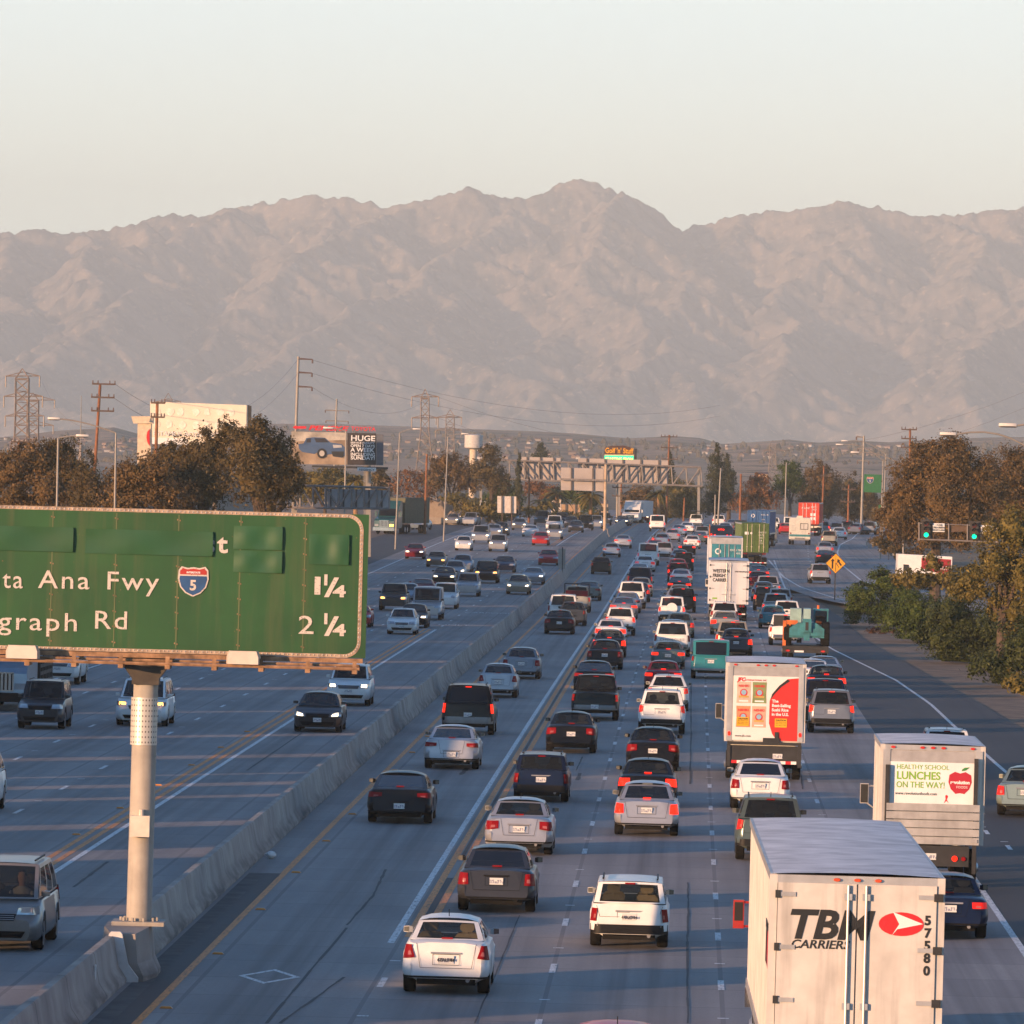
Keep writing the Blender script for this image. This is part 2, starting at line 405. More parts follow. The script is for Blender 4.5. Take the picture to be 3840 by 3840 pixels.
barrier(143.5, 812, 'long curving concrete median barrier running from the sign pole into the distance')
barrier(815.5, E0, 'far stretch of concrete median barrier beyond the cantilever sign pole')

# ================================================================ unseen wall added on the left, gaps shaped to streak the road with sun
b = MB(); rs = random.Random(5)
GAPS = [(30, 31.5), (64, 66), (86, 87), (95, 97), (105.5, 111), (122, 127), (132, 136), (155, 160), (171, 174), (188, 190), (196, 198.5), (204, 205), (217, 220), (236, 238.5), (262, 263.5), (290, 294), (331, 335), (372, 374), (410, 415), (466, 470), (520, 526), (580, 586)]
segs = []; Y = -60
for g0, g1 in GAPS + [(640, 641)]:
    n = max(1, round((g0 - Y) / 14))
    for k in range(n): segs.append((Y + (g0 - Y) * k / n, Y + (g0 - Y) * (k + 1) / n))
    Y = g1
for Y, Y2 in segs:
    h = interp([(-60, 5.5), (150, 5.9), (200, 6.4), (260, 7.1), (310, 7.2), (400, 6.4), (490, 5.6), (510, 8.6), (640, 8.8)], Y) + rs.uniform(-.45, .45); L = Y2 - Y
    x0 = (C(max(Y, 40)) - 37.5 if Y > 300 else -38.0 + .02 * max(Y, 0)); x1 = (C(Y2) - 37.5 if Y > 300 else -38.0 + .02 * max(Y2, 0))
    b.add([(x0 + dx, Y, z) for dx in (-.15, .15) for z in (-.3, h)] + [(x1 + dx, Y + L, z) for dx in (-.15, .15) for z in (-.3, h)],
          [(0, 1, 3, 2), (4, 6, 7, 5), (0, 4, 5, 1), (2, 3, 7, 6), (1, 5, 7, 3), (0, 2, 6, 4)])
tag(b.build('sound_or_shade_wall', mat('tan_block_wall', (.30, .24, .19), .9)), 'tall tan shade wall in stepped panels, added out of view beyond the left shoulder to shade the road', 'wall')

# ================================================================ mountains, hills, haze
SIL = [(-400,448),(0,440),(75,433),(110,442),(160,437),(230,425),(300,403),(360,406),(430,390),(500,380),(570,368),(640,375),(690,385),(710,397),(760,382),(800,375),(850,362),(880,355),(910,368),(940,376),(960,372),(985,378),(1010,362),(1040,348),(1075,337),(1110,345),(1150,362),(1190,375),(1220,395),(1250,418),(1275,433),(1300,422),(1330,425),(1360,410),(1400,403),(1440,398),(1480,399),(1520,393),(1545,385),(1565,380),(1600,388),(1650,398),(1700,403),(1730,408),(1780,405),(1830,400),(1880,393),(1932,390),(2400,400)]
K = 3840 / 1932
def mount_mat(name, shrub, rock, sc):
    t = NT(name); o = t.obj(); n = t.noise(sc, 8, o, .65); n2 = t.noise(sc * 6, 6, o, .7)
    c = t.ramp(n, [(.40, shrub), (.58, tuple(a * .55 + b_ * .45 for a, b_ in zip(shrub, rock)))])
    c = t.mix(t.ramp(n2, [(.56, (0, 0, 0)), (.66, (1, 1, 1))]), c, rock)
    t.color(c); t.p.inputs['Roughness'].default_value = 1.0; t.p.inputs['Specular IOR Level'].default_value = 0.0; return t.mat
import numpy as np
def mountains():
    rnd = random.Random(11); sil = [(p * K, q * K) for p, q in SIL]
    NX, NY, X0, X1, Y0, Y1 = 980, 320, -2300.0, 2300.0, 13700.0, 17500.0
    gx, gy = np.meshgrid(np.linspace(X0, X1, NX), np.linspace(Y0, Y1, NY))
    wob = np.array([[noise.noise((a / 260, c / 260, 1.3)), noise.noise((a / 260, c / 260, 8.1)), noise.noise((a / 60, c / 60, 3.3)), noise.noise((a / 60, c / 60, 5.9))] for a, c in zip(gx.ravel(), gy.ravel())])
    wx = gx + (wob[:, 0] * 55 + wob[:, 2] * 16).reshape(gx.shape); wy = gy + (wob[:, 1] * 55 + wob[:, 3] * 16).reshape(gx.shape)
    hgt = np.full(gx.shape, -60.0)
    YR = 16800.0
    def skyz(X):
        px = X / YR * F + 1920; return at(px, interp(sil, px), YR).z
    def seg(p, q, h0, h1, k, raw=False):
        r = max(h0, h1) / k + 90
        ix = np.where((gx[0] > min(p[0], q[0]) - r) & (gx[0] < max(p[0], q[0]) + r))[0]; iy = np.where((gy[:, 0] > min(p[1], q[1]) - r) & (gy[:, 0] < max(p[1], q[1]) + r))[0]
        if not len(ix) or not len(iy): return
        sl_ = (slice(iy[0], iy[-1] + 1), slice(ix[0], ix[-1] + 1)); ax, ay = (gx[sl_], gy[sl_]) if raw else (wx[sl_], wy[sl_])
        dx, dy = q[0] - p[0], q[1] - p[1]; L = dx * dx + dy * dy + 1e-6
        t = np.clip(((ax - p[0]) * dx + (ay - p[1]) * dy) / L, 0, 1)
        d = np.hypot(ax - p[0] - t * dx, ay - p[1] - t * dy)
        h = h0 + (h1 - h0) * t - k * np.maximum(d * 1.0 + 0.00035 * d * d * 0 - 6, 0) * (1 - .25 * np.clip(d / 400, 0, 1))
        hgt[sl_] = np.maximum(hgt[sl_], h)
    xs_ = np.linspace(X0 - 200, X1 + 200, 330)
    ridge = [(x, YR + 60 * math.sin(x / 170), skyz(x)) for x in xs_]
    for a_, c_ in zip(ridge[:-1], ridge[1:]):
        px = a_[:2]; r_ = 0
        seg(a_[:2], c_[:2], a_[2], c_[2], .85, True)
    x = X0 - 100
    while x < X1 + 100:
        n = rnd.randint(7, 9); p = (x, YR - 20); h = skyz(x) * .985; bias = rnd.uniform(-.5, .5); H0 = h
        for i in range(n):
            t = (i + 1) / n
            q = (p[0] + 330 * (bias * .8 + rnd.uniform(-.45, .45)), p[1] - 330 * rnd.uniform(.8, 1.1))
            h2 = max(H0 * (1 - t) ** .95 * rnd.uniform(.86, 1.06), 0); h2 = min(h2, h * .99)
            seg(p, q, h, h2, rnd.uniform(.65, .88))
            for sgn in (-1, 1):
                for rep in range(2):
                    if rnd.random() < .9:
                        f = rnd.random(); a0 = (p[0] + (q[0] - p[0]) * f, p[1] + (q[1] - p[1]) * f); ha = h + (h2 - h) * f; hb = ha
                        ang = sgn * rnd.uniform(.5, 1.15)
                        for m_ in range(3):
                            ln = rnd.uniform(55, 120); a1 = (a0[0] + math.sin(ang) * ln, a0[1] - math.cos(ang) * ln); hb = max(hb - ln * rnd.uniform(.38, .56), -30)
                            seg(a0, a1, ha, hb, rnd.uniform(.85, 1.2)); g_ = rnd.choice((-1, 1)); a2 = ang + g_ * rnd.uniform(.6, 1.1); l2 = rnd.uniform(30, 70); seg(a0, (a0[0] + math.sin(a2) * l2, a0[1] - math.cos(a2) * l2), ha, ha - l2 * rnd.uniform(.4, .6), rnd.uniform(1.0, 1.4)); a0, ha = a1, hb; ang += rnd.uniform(-.45, .45)
            p, h = q, h2
        x += rnd.uniform(140, 260)
    fine = np.array([noise.noise((a / 22, c / 22, 2.3)) * 10 + noise.noise((a / 9, c / 9, 6.3)) * 5 for a, c in zip(gx.ravel(), gy.ravel())]).reshape(gx.shape)
    hgt = hgt + fine * np.clip(hgt / 120, 0, 1)
    b = MB(); b.v = list(zip(gx.ravel().tolist(), gy.ravel().tolist(), np.maximum(hgt, -5).ravel().tolist()))
    for j in range(NY - 1):
        for i in range(NX - 1):
            a = j * NX + i; b.f.append((a, a + 1, a + NX + 1, a + NX)); b.m.append(0)
    o = b.build('mountains', mount_mat('chaparral_slopes', (.075, .078, .08), (.56, .42, .30), .011), smooth=True); structure(o)
mountains()
HS = [(-400, 1625), (0, 1640), (200, 1615), (420, 1600), (560, 1640), (800, 1610), (1000, 1588), (1250, 1590), (1500, 1600), (1800, 1612), (2150, 1625), (2350, 1640), (2520, 1632), (2620, 1640), (2700, 1662), (2820, 1652), (2950, 1640), (3060, 1655), (3200, 1650), (3330, 1660), (3500, 1655), (3840, 1650), (4300, 1640)]
def hills():
    b = MB(); NX, NY = 300, 60; Y0, Y1 = 3200.0, 5600.0
    for j in range(NY + 1):
        v = j / NY; Y = Y0 + (Y1 - Y0) * v
        for i in range(NX + 1):
            px = -500 + 4840 * i / NX; X = (px - 1920) / F * Y
            zc = at(px, interp(HS, px), Y1 * .9).z
            p = (v / .88) ** .8 if v < .88 else 1 - (v - .88) * 2
            n = noise.noise((X / 260, Y / 400, 2.2)) * 6 + noise.noise((X / 90, Y / 140, 8)) * 2.5
            b.v.append((X, Y, 1.4 + zc * p * min(1, v * 4) + n * p * (1 - max(0, (v - .7) / .3) * .7)))
    for j in range(NY):
        for i in range(NX):
            a = j * (NX + 1) + i; b.f.append((a, a + 1, a + NX + 2, a + NX + 1)); b.m.append(0)
    t = NT('dry_grass_hills'); o = t.obj(); n = t.noise(.006, 6, o, .6); n2 = t.noise(.03, 5, o, .7)
    c = t.ramp(n, [(.36, (.26, .18, .125)), (.60, (.46, .30, .20))]); c = t.mix(t.ramp(n2, [(.55, (0, 0, 0)), (.62, (1, 1, 1))]), c, (.075, .065, .045))
    t.color(c); t.p.inputs['Roughness'].default_value = 1; t.p.inputs['Specular IOR Level'].default_value = 0
    o = b.build('hills', t.mat, smooth=True); structure(o)
    return o
HILL = hills()
b = MB(); b.box(-9000, 9000, -500, 19000, -3.0, 715)
hz = b.build('haze', None or mat('haze_air', (1, 1, 1)))
hm = hz.data.materials[0].node_tree; 
for n in list(hm.nodes):
    if n.type != 'OUTPUT_MATERIAL': hm.nodes.remove(n)
pv = hm.nodes.new('ShaderNodeVolumePrincipled'); pv.inputs['Color'].default_value = (.80, .925, .95, 1); pv.inputs['Density'].default_value = 8.4e-5
pv.inputs['Anisotropy'].default_value = -0.12
hm.links.new(pv.outputs[0], [n for n in hm.nodes if n.type == 'OUTPUT_MATERIAL'][0].inputs['Volume'])
hz['kind'] = 'stuff'; hz['label'] = 'thin pale haze in the air before the mountains'

# ================================================================ vehicle kit
P_ = {
 'white': paint('white_paint', (.74, .74, .72)), 'silver': paint('silver_paint', (.40, .40, .41), .5), 'grey': paint('grey_paint', (.20, .21, .23), .5),
 'dkgrey': paint('dark_grey_paint', (.05, .052, .057), .4), 'black': paint('black_paint', (.005, .005, .006)), 'navy': paint('navy_paint', (.008, .015, .042), .2),
 'red': paint('red_paint', (.42, .02, .025)), 'maroon': paint('maroon_paint', (.17, .012, .025), .2), 'gold': paint('champagne_paint', (.42, .36, .27), .5),
 'teal': paint('teal_paint', (.025, .19, .225)), 'bluegrey': paint('blue_grey_paint', (.26, .33, .40), .5), 'green': paint('green_grey_paint', (.10, .13, .12), .4),
 'sage': paint('sage_paint', (.27, .33, .28), .5), 'brown': paint('taupe_paint', (.20, .16, .13), .4), 'cream': paint('cream_paint', (.72, .68, .57)), 'lilac': paint('lilac_grey_paint', (.27, .245, .23), .4)}
M_TRIM = mat('black_trim', (.008, .008, .0085), .55, var=.15, spec=.2); M_TYRE = mat('tyre_rubber', (.009, .009, .009), .9, spec=.15); M_RIM = mat('alloy_rim', (.42, .42, .43), .35, .8)
M_GLASS = glass('car_glass', (.012, .015, .017), .30); M_CLEAR = glass('clear_car_glass', (.02, .025, .025), .62); M_DARKG = glass('tinted_glass', (.008, .009, .011), .06)
M_CHROME = mat('chrome', (.6, .6, .62), .15, 1.0, var=.05); M_CABIN = mat('cabin_lining', (.03, .028, .027), .9); M_SEAT = mat('tan_seat', (.30, .23, .15), .9); M_SEATD = mat('dark_seat', (.035, .033, .033), .9)
M_TAIL = mat('tail_lens', (.22, .005, .008), .3, spec=.12); M_TAILON = emit('tail_lamp_lit', (1.0, .025, .012), .16, (.5, .02, .02)); M_BRAKE = emit('brake_lamp_lit', (1.0, .02, .006), 1.0, (.3, .005, .005))
M_HEAD = mat('headlamp_lens', (.45, .46, .48), .1, .5); M_HEADON = emit('headlamp_lit', (1.0, .78, .48), 2.4); M_AMBER = mat('amber_lens', (.6, .16, .01), .2); M_AMBERON = emit('amber_lamp_lit', (1.0, .38, .06), 3.0)
def plate_mat():
    t = NT('licence_plate_face'); o = t.obj(); n = t.noise(1.0, 3, t.map(o, (34, 1, 9)), .4); sp = t.new('ShaderNodeSeparateXYZ'); t.link(o, sp.inputs[0])
    band = t.math('LESS_THAN', t.math('ABSOLUTE', t.math('ADD', sp.outputs[2], .008)), .042)
    t.color(t.mix(t.math('MULTIPLY', t.math('GREATER_THAN', n, .5), band), (.62, .62, .60), (.24, .25, .32))); t.p.inputs['Roughness'].default_value = .4; return t.mat
M_PLATE = plate_mat()

T_ = {}   # main dimensions in metres, measured forward from the rear bumper
def deft(n, base=None, **k):
    d = dict(T_[base]) if base else {}; d.update(k); T_[n] = d
deft('sedan', L=4.80, W=1.82, H=1.46, zb=.21, belt=.93, deck=1.02, hood=.99, nose=.72, rw0=.62, rw1=1.42, ws1=2.72, ws0=3.62, yr=1.02, yf=3.82, r=.33, rwz=1.02, tum=.67, tl=((.50, .70), (.52, .93), (.985, .92), (.995, .64)), hl=((.45, .62), (.52, .76), (.985, .78), (.97, .62)), valance=.34, plate=.70, seats=1)
deft('sedanb', 'sedan', H=1.49, L=4.7, rw0=.50, rw1=1.35, tl=((.64, .64), (.70, .93), (.985, .95), (.995, .62)), plate=.74, hl=((.50, .60), (.60, .74), (.985, .80), (.97, .62)))
deft('sedanc', 'sedan', H=1.44, L=4.9, W=1.86, rw0=.42, rw1=1.62, tl=((.44, .78), (.44, .90), (.985, .92), (.995, .74)), plate=.52, tum=.68)
deft('compact', 'sedan', L=4.45, W=1.72, H=1.48, rw0=.50, rw1=1.25, ws1=2.5, ws0=3.4, yf=3.58, yr=.95, belt=.95, deck=1.06, rwz=1.05, tl=((.64, .72), (.80, 1.0), (.985, 1.0), (.995, .68)))
deft('oldsedan', 'sedan', H=1.40, W=1.75, belt=.90, deck=.97, rwz=.98, hood=.93, nose=.70, rw0=.82, rw1=1.45, ws1=2.65, ws0=3.35, tl=((.48, .70), (.48, .86), (.985, .86), (.99, .70)), hl=((.52, .56), (.52, .70), (.985, .70), (.985, .56)))
deft('coupe', 'sedan', H=1.36, W=1.84, L=4.6, rw0=.35, rw1=1.6, ws1=2.5, ws0=3.45, belt=.90, deck=.98, rwz=.98, yf=3.65, tl=((.55, .70), (.55, .88), (.985, .86), (.995, .70)))
deft('hatch', 'sedan', L=4.35, W=1.76, H=1.50, rw0=.16, rw1=.80, ws1=2.35, ws0=3.35, belt=.96, deck=1.02, rwz=1.04, yf=3.45, yr=.85, tl=((.70, .74), (.78, 1.0), (.985, 1.0), (.995, .74)))
deft('wagon', 'sedan', L=4.79, W=1.71, H=1.47, rw0=.10, rw1=.36, ws1=2.75, ws0=3.40, belt=.95, deck=.99, rwz=1.0, tum=.80, yf=3.75, yr=1.1, tl=((.80, .58), (.80, .90), (.985, .90), (.99, .58)), valance=.50, hl=((.6, .56), (.6, .74), (.98, .74), (.98, .56)))
deft('suv', 'sedan', L=4.55, W=1.83, H=1.70, zb=.28, rw0=.12, rw1=.50, ws1=2.55, ws0=3.35, belt=1.08, deck=1.12, hood=1.10, nose=.88, rwz=1.13, yr=.88, yf=3.52, r=.36, tum=.74, tl=((.80, .86), (.78, 1.10), (.985, 1.13), (.995, .80)), hl=((.5, .78), (.55, .93), (.985, .95), (.97, .78)), valance=.55, plate=.86)
deft('boxsuv', 'suv', L=4.6, W=1.76, H=1.76, rw1=.30, tum=.79, ws0=3.2, tl=((.84, .80), (.84, 1.08), (.985, 1.08), (.99, .80)))
deft('bigsuv', 'suv', L=5.1, W=2.0, H=1.90, zb=.32, rw0=.08, rw1=.34, ws1=2.9, ws0=3.65, belt=1.15, deck=1.2, hood=1.16, nose=.95, rwz=1.18, yr=1.05, yf=4.05, r=.39, tum=.75, tl=((.86, .82), (.86, 1.22), (.985, 1.22), (.99, .82)), valance=.66, plate=.78)
deft('minivan', 'suv', L=5.1, W=1.98, H=1.76, zb=.24, rw0=.10, rw1=.42, ws1=3.0, ws0=4.15, belt=1.04, deck=1.06, hood=1.06, nose=.80, rwz=1.08, yr=1.0, yf=4.05, r=.35, tum=.76, tl=((.82, .82), (.82, 1.15), (.985, 1.15), (.995, .80)), valance=.48)
deft('boxvan', 'minivan', L=4.8, W=1.95, H=1.90, rw0=.06, rw1=.18, tum=.90, belt=1.12, deck=1.14, rwz=1.14, zb=.30, tl=((.88, .86), (.88, 1.12), (.985, 1.12), (.99, .86)))
deft('van', 'minivan', L=5.5, W=2.02, H=2.08, zb=.34, rw0=.05, rw1=.22, ws1=3.7, ws0=4.4, belt=1.25, deck=1.28, hood=1.2, nose=1.0, rwz=1.28, yr=1.1, yf=4.5, r=.38, tum=.86, tl=((.88, .82), (.88, 1.15), (.985, 1.15), (.99, .82)), valance=.56, plate=.90)
deft('pickup', 'bigsuv', L=5.35, W=1.92, H=1.80, rw0=2.02, rw1=2.30, ws1=3.45, ws0=4.15, belt=1.12, deck=1.13, hood=1.12, yr=1.15, yf=4.35, bed=1.92, tl=((.86, .78), (.86, 1.08), (.985, 1.08), (.99, .78)), valance=.60, plate=.58, seats=1, tum=.74)
deft('roadster', 'coupe', L=4.1, W=1.76, H=1.12, open=1, rw0=1.2, rw1=1.3, ws1=2.2, ws0=2.7, belt=.86, deck=.92, rwz=.92, yf=3.2, yr=.8)

def lerp(a, b, t): return a + (b - a) * t
_cars = {}
def car_parts(tp):
    """list of (name, mesh, material roles, parent index, mirrored position) for one body type"""
    if tp in _cars: return _cars[tp]
    d = T_[tp]; L, W, H, zb = d['L'], d['W'], d['H'], d['zb']; hw = W / 2; r = d['r']; bed = d.get('bed')
    boxy = d['rw0'] < .2
    zt_p = [(0, d['deck'] - (.05 if not boxy and not bed else 0)), (min(d['rw0'], .5) if not bed else .3, d['deck']), (d['ws0'] - .1, d['hood']), (L - .45, lerp(d['hood'], d['nose'], .75)), (L - .12, d['nose']), (L, d['nose'] - .12)]
    def zt(y): return interp(zt_p, y)
    def zs(y): return min(interp([(0, d['belt'] - .03), (L * .5, d['belt']), (d['ws0'], d['belt'] + .0), (L, d['nose'] - .1)], y), zt(y) - .05)
    def wf(y):
        a = interp([(0, .80), (.07, .90), (.16, .955), (.34, 1), (L - .6, 1), (L - .32, .965), (L - .14, .90), (L, .78)], y); return a
    def yface(z):   # rear face lean
        if boxy or bed: return interp([(zb, .10), (zb + .12, .0), (d['valance'] + .03, .0), (d['valance'] + .08, .06), (d['belt'], .075), (9, .08)], z)
        return interp([(zb, .12), (zb + .1, .02), (.46, .0), (.585, .0), (.635, .055), (.75, .07), (d['deck'] - .05, .15), (9, .2)], z)
    def yfront(z): return L - interp([(zb, .12), (zb + .1, .02), (.48, 0), (.62, .03), (d['nose'], .16), (9, .2)], z)
    def corner(x, c=.22):
        q = max(0, (abs(x) / hw - .80) / .20); return c * q * q * 1.25
    def xf(z): return interp([(0, .95), (zb + .25, 1), (d['belt'] * .62, 1), (d['belt'], .95), (d['belt'] + .1, .90 if not boxy else .94)], z)
    def rear(x, z, off=0.0): return (x, yface(z) + corner(x) - off, z)
    def front(x, z, off=0.0): return (x, yfront(z) - corner(x, .34) + off, z)
    # ---- lower body
    ys = {0, .07, .16, .32, L, L - .05, L - .14, L - .32, L - .6, d['rw0'], d['ws0'] - .1, (d['rw0'] + d['ws0']) / 2}
    for yw in (d['yr'], d['yf']):
        for t in range(7): ys.add(yw + (r + .06) * math.cos(math.pi * t / 6))
        ys.add(yw - r - .075); ys.add(yw + r + .075)
    ys = sorted(y for y in ys if 0 <= y <= L)
    def arch(y):
        for yw in (d['yr'], d['yf']):
            q = abs(y - yw) / (r + .065)
            if q < 1: return r + (r + .065) * math.sqrt(1 - q * q) * .98
        return 0
    rings = []
    for y in ys:
        w_ = hw * wf(y); zlow = zb + (.12 if y < d['yr'] - r - .07 else 0); a = max(arch(y), zlow); t_, s_ = zt(y), zs(y); a = min(a, s_ - .16); zm = lerp(max(a, .45), s_, .55)
        zc = (.585 if not boxy and not bed else d['valance'] + .03); zq = [min(max(q_, a + .075 + .006 * i_), s_ - .05 + .008 * i_) for i_, q_ in enumerate((zc - .12, zc, zc + .05, zc + .16))]
        half = [(w_ * .62, zlow), (w_ * .915, a), (w_ * .975, a + .07), (w_ * .998, zq[0]), (w_, zq[1]), (w_ * .993, zq[2]), (w_ * .988, zq[3]), (w_ * .945, s_), (w_ * (.84 if not boxy else .92), t_ - .02), (w_ * .5, t_ + .014)]
        ring = []
        pts = half + [(-x, z) for x, z in half[::-1]]
        for x, z in pts:
            yy = y
            if y < .33: yy = y + yface(z) * (1 - y / .33)
            if y > L - .61: yy = y - (L - yfront(z)) * (1 - (L - y) / .61)
            ring.append((x, yy, z))
        rings.append(ring)
    n = 20
    def mats(i, j):
        ym = (ys[i] + ys[i + 1]) / 2
        if j == 19: return 1
        if j in (8, 9, 10) and d['rw0'] - .02 < ym < d['ws0']: return 1
        if bed and j in (8, 9, 10) and .10 < ym < bed + .1: return 1
        return 0
    B = MB(); B.loft(rings, 0, True, True, mats)
    B.box(-hw * .66, hw * .66, .35, L - .3, zb - .02, zb + .16, 1); B.bar((hw * .5, .05, zb + .09), (hw * .5, .5, zb + .09), .04, 8, 2)
    # lines of the boot lid, bonnet and doors
    def rline(pts, m=1, wd=.008, fn=rear, off=.006):
        for (x0, z0), (x1, z1) in zip(pts[:-1], pts[1:]):
            e = Vector((z1 - z0, 0, x0 - x1)); e.normalize(); e *= wd / 2
            B.quad(fn(x0 - e.x, z0 - e.z, off), fn(x0 + e.x, z0 + e.z, off), fn(x1 + e.x, z1 + e.z, off), fn(x1 - e.x, z1 - e.z, off), m)
    il = d['tl'][0][0] * hw
    if bed:
        rline([(-il + .02, d['deck'] - .03), (-il + .02, .64), (il - .02, .64), (il - .02, d['deck'] - .03)])
        B.box(-.12, .12, yface(.98) - .012, yface(.98) + .05, .95, 1.01, 1)
    else:
        rline([(-il - .03, d['deck'] - .05), (-il + .05, d['valance'] + .2), (il - .05, d['valance'] + .2), (il + .03, d['deck'] - .05)])
        rline([(-.26, d['plate'] + .10), (-.26, d['plate'] - .10), (.26, d['plate'] - .10), (.26, d['plate'] + .10), (-.26, d['plate'] + .10)])
        rline([(-.3, d['plate'] + .125), (.3, d['plate'] + .125)], 2, .035, off=.012)
    for sx in (-1, 1):
        for y0 in (d['ws0'] - .25, (d['rw1'] + d['ws1']) / 2 + .05, d['rw0'] + .65 if not bed else bed + .06):
            if y0 > d['yr'] + r + .02: B.quad((sx * hw * 1.001, y0, zb + .12), (sx * hw * 1.001, y0 + .014, zb + .12), (sx * hw * .987, y0 + .014, zs(y0)), (sx * hw * .987, y0, zs(y0)), 1)
    # ---- greenhouse
    zbelt_r, zbelt_f = d['rwz'], zt(d['ws0'] - .1) + .0
    wr, wt, wfr = hw * (.835 if not boxy and not bed else .90), hw * d['tum'], hw * .86
    ze = H - (.045 if boxy or bed else .10)
    tr = lambda t: t
    def fr(u, v):   # rear window plane
        x = lerp(-1, 1, u); c = 1 - x * x; return Vector((lerp(wr, wt, v) * x, lerp(d['rw0'], d['rw1'], v) - c * (.06 + .03 * (1 - v)), lerp(zbelt_r, ze, v) + c * .02 * v))
    def ff(u, v):
        x = lerp(-1, 1, u); c = 1 - x * x; return Vector((lerp(wfr, wt, v) * x, lerp(d['ws0'], d['ws1'], v) + c * (.10 + .05 * (1 - v)), lerp(zbelt_f, ze, v) + c * .02 * v))
    def fs(sx):
        def f(u, v):
            y = lerp(lerp(d['rw0'], d['rw1'], v), lerp(d['ws0'], d['ws1'], v), u)
            zb_ = lerp(zbelt_r, zbelt_f, u); x = lerp(lerp(wr, wfr, u) + .03 * math.sin(math.pi * u), wt, v) + .035 * math.sin(math.pi * v) * .8
            return Vector((sx * x, y, lerp(zb_, ze, v)))
        return f
    def froof(u, v):
        a, b = fr(u, 1), ff(u, 1); p = a.lerp(b, v); x = 2 * u - 1
        p.z = ze + .02 * (1 - x * x) + (.03 if boxy or bed else .085) * (1 - x ** 4) * (math.sin(math.pi * (.12 + .76 * v)) ** .6); return p
    glasses = []
    def panel(fn, cu, cv, holes, flip=False):
        """split a panel at the cut lines; cells listed in holes become glass"""
        out = {}
        for i in range(len(cu) - 1):
            for j in range(len(cv) - 1):
                key = holes.get((i, j)); tgt = B if key is None else out.setdefault(key, MB())
                nn = max(1, int((cu[i + 1] - cu[i]) * 6))
                tgt.grid(lambda a, b, i=i, j=j: fn(lerp(cu[i], cu[i + 1], a), lerp(cv[j], cv[j + 1], b)), nn, 2, 0)
        return out
    gl = {}
    if not d.get('open'):
        rlow = .10 if not boxy else .06
        gl['rear_window'] = panel(fr, [0, .075, .925, 1], [0, rlow, .90, 1], {(1, 1): 'g'})['g']
        gl['windshield'] = panel(ff, [0, .05, .95, 1], [0, .05, .93, 1], {(1, 1): 'g'})['g']
        for sx in (-1, 1):
            if tp in ('van',) : cu, hol = [0, .04, .30, .34, .60, .74, .95, 1], {(5, 1): 'a'}
            elif bed: cu, hol = [0, .06, .40, .46, .93, 1], {(1, 1): 'a', (3, 1): 'b'}
            elif boxy: cu, hol = [0, .04, .28, .32, .60, .64, .95, 1], {(1, 1): 'a', (3, 1): 'b', (5, 1): 'c'}
            else: cu, hol = [0, .14, .46, .51, .95, 1], {(1, 1): 'a', (3, 1): 'b'}
            for k, g in panel(fs(sx), cu, [0, .06, .88, 1], hol).items(): gl[('side_window', sx, k)] = g
        B.grid(froof, 6, 8, 0)
    else:
        gl['windshield'] = panel(ff, [0, .05, .95, 1], [0, .05, .93, 1], {(1, 1): 'g'})['g']
        for x in (-.36, .36):
            B.path([(x - .2, d['rw0'] + .1, .9), (x - .17, d['rw0'] + .1, 1.1), (x + .17, d['rw0'] + .1, 1.1), (x + .2, d['rw0'] + .1, .9)], .025, 6, 2)
    if bed:   # inside of the load bed
        pass
    if tp in ('bigsuv', 'suv', 'boxsuv', 'wagon', 'minivan'):
        for sx in (-1, 1): B.bar((sx * wt * .86, d['rw1'] + .25, H + .02), (sx * wt * .86, d['ws1'] - .25, H + .02), .022, 5, 1)
    if tp in ('sedan', 'compact', 'hatch', 'suv'): B.bar((0, d['rw1'] + .12, H - .01), (0, d['rw1'] - .02, H + .13), .008, 4, 1)
    parts = [('body', B.mesh(tp + '_body', [None] * 3, smooth=32, normals=True), ('PAINT', 'TRIM', 'CHROME'), None, (0, 0, 0), 'near')]
    for k, g in gl.items():
        nm = k if isinstance(k, str) else k[0]
        parts.append((nm, g.mesh(tp + '_' + nm, [None], smooth=True), ('REARG' if nm == 'rear_window' else 'GLASS',), None, (0, 0, 0), 'far'))
    # ---- lamps
    def patch(q, fn, off, sx, nu=6, m=0, tgt=None):
        g = tgt or MB(); q = [(sx * x * hw, z) for x, z in q]
        def f(u, v):
            x = lerp(lerp(q[0][0], q[3][0], u), lerp(q[1][0], q[2][0], u), v); z = lerp(lerp(q[0][1], q[3][1], u), lerp(q[1][1], q[2][1], u), v); x *= xf(z); return fn(x, z, off)
        g.grid(f, nu, 2, m); return g
    for sx in (-1, 1):
        tq = d['tl']; zm_ = sum(p[1] for p in tq) / 4; tq = [((lerp(p[0], .99, .22) if p[0] < .9 else p[0]), lerp(p[1], zm_, .12)) for p in tq]; g = patch(tq, rear, .02, sx, 6)
        # reversing lamp inside the cluster
        q = tq; cxx = sum(p[0] for p in q) / 4; czz = sum(p[1] for p in q) / 4
        inner = [(lerp(cxx, p[0], .35) - .03, lerp(czz, p[1], .30) - .03) for p in q]; patch(inner, rear, .026, sx, 2, 1, g)
        parts.append(('tail_light', g.mesh(tp + '_tail', [None] * 2, smooth=True), ('TAIL', 'REV'), None, (0, 0, 0), 'far'))
        g = patch(d['hl'], front, .02, sx, 6); q = d['hl']; cxx = sum(p[0] for p in q) / 4; czz = sum(p[1] for p in q) / 4
        patch([(lerp(cxx, p[0], .58) - .02, lerp(czz, p[1], .72)) for p in q], front, .027, sx, 3, 1, g)
        parts.append(('headlight', g.mesh(tp + '_head', [None] * 2, smooth=True), ('LENS', 'HEAD'), None, (0, 0, 0), 'far'))
    g = MB(); w_ = .98
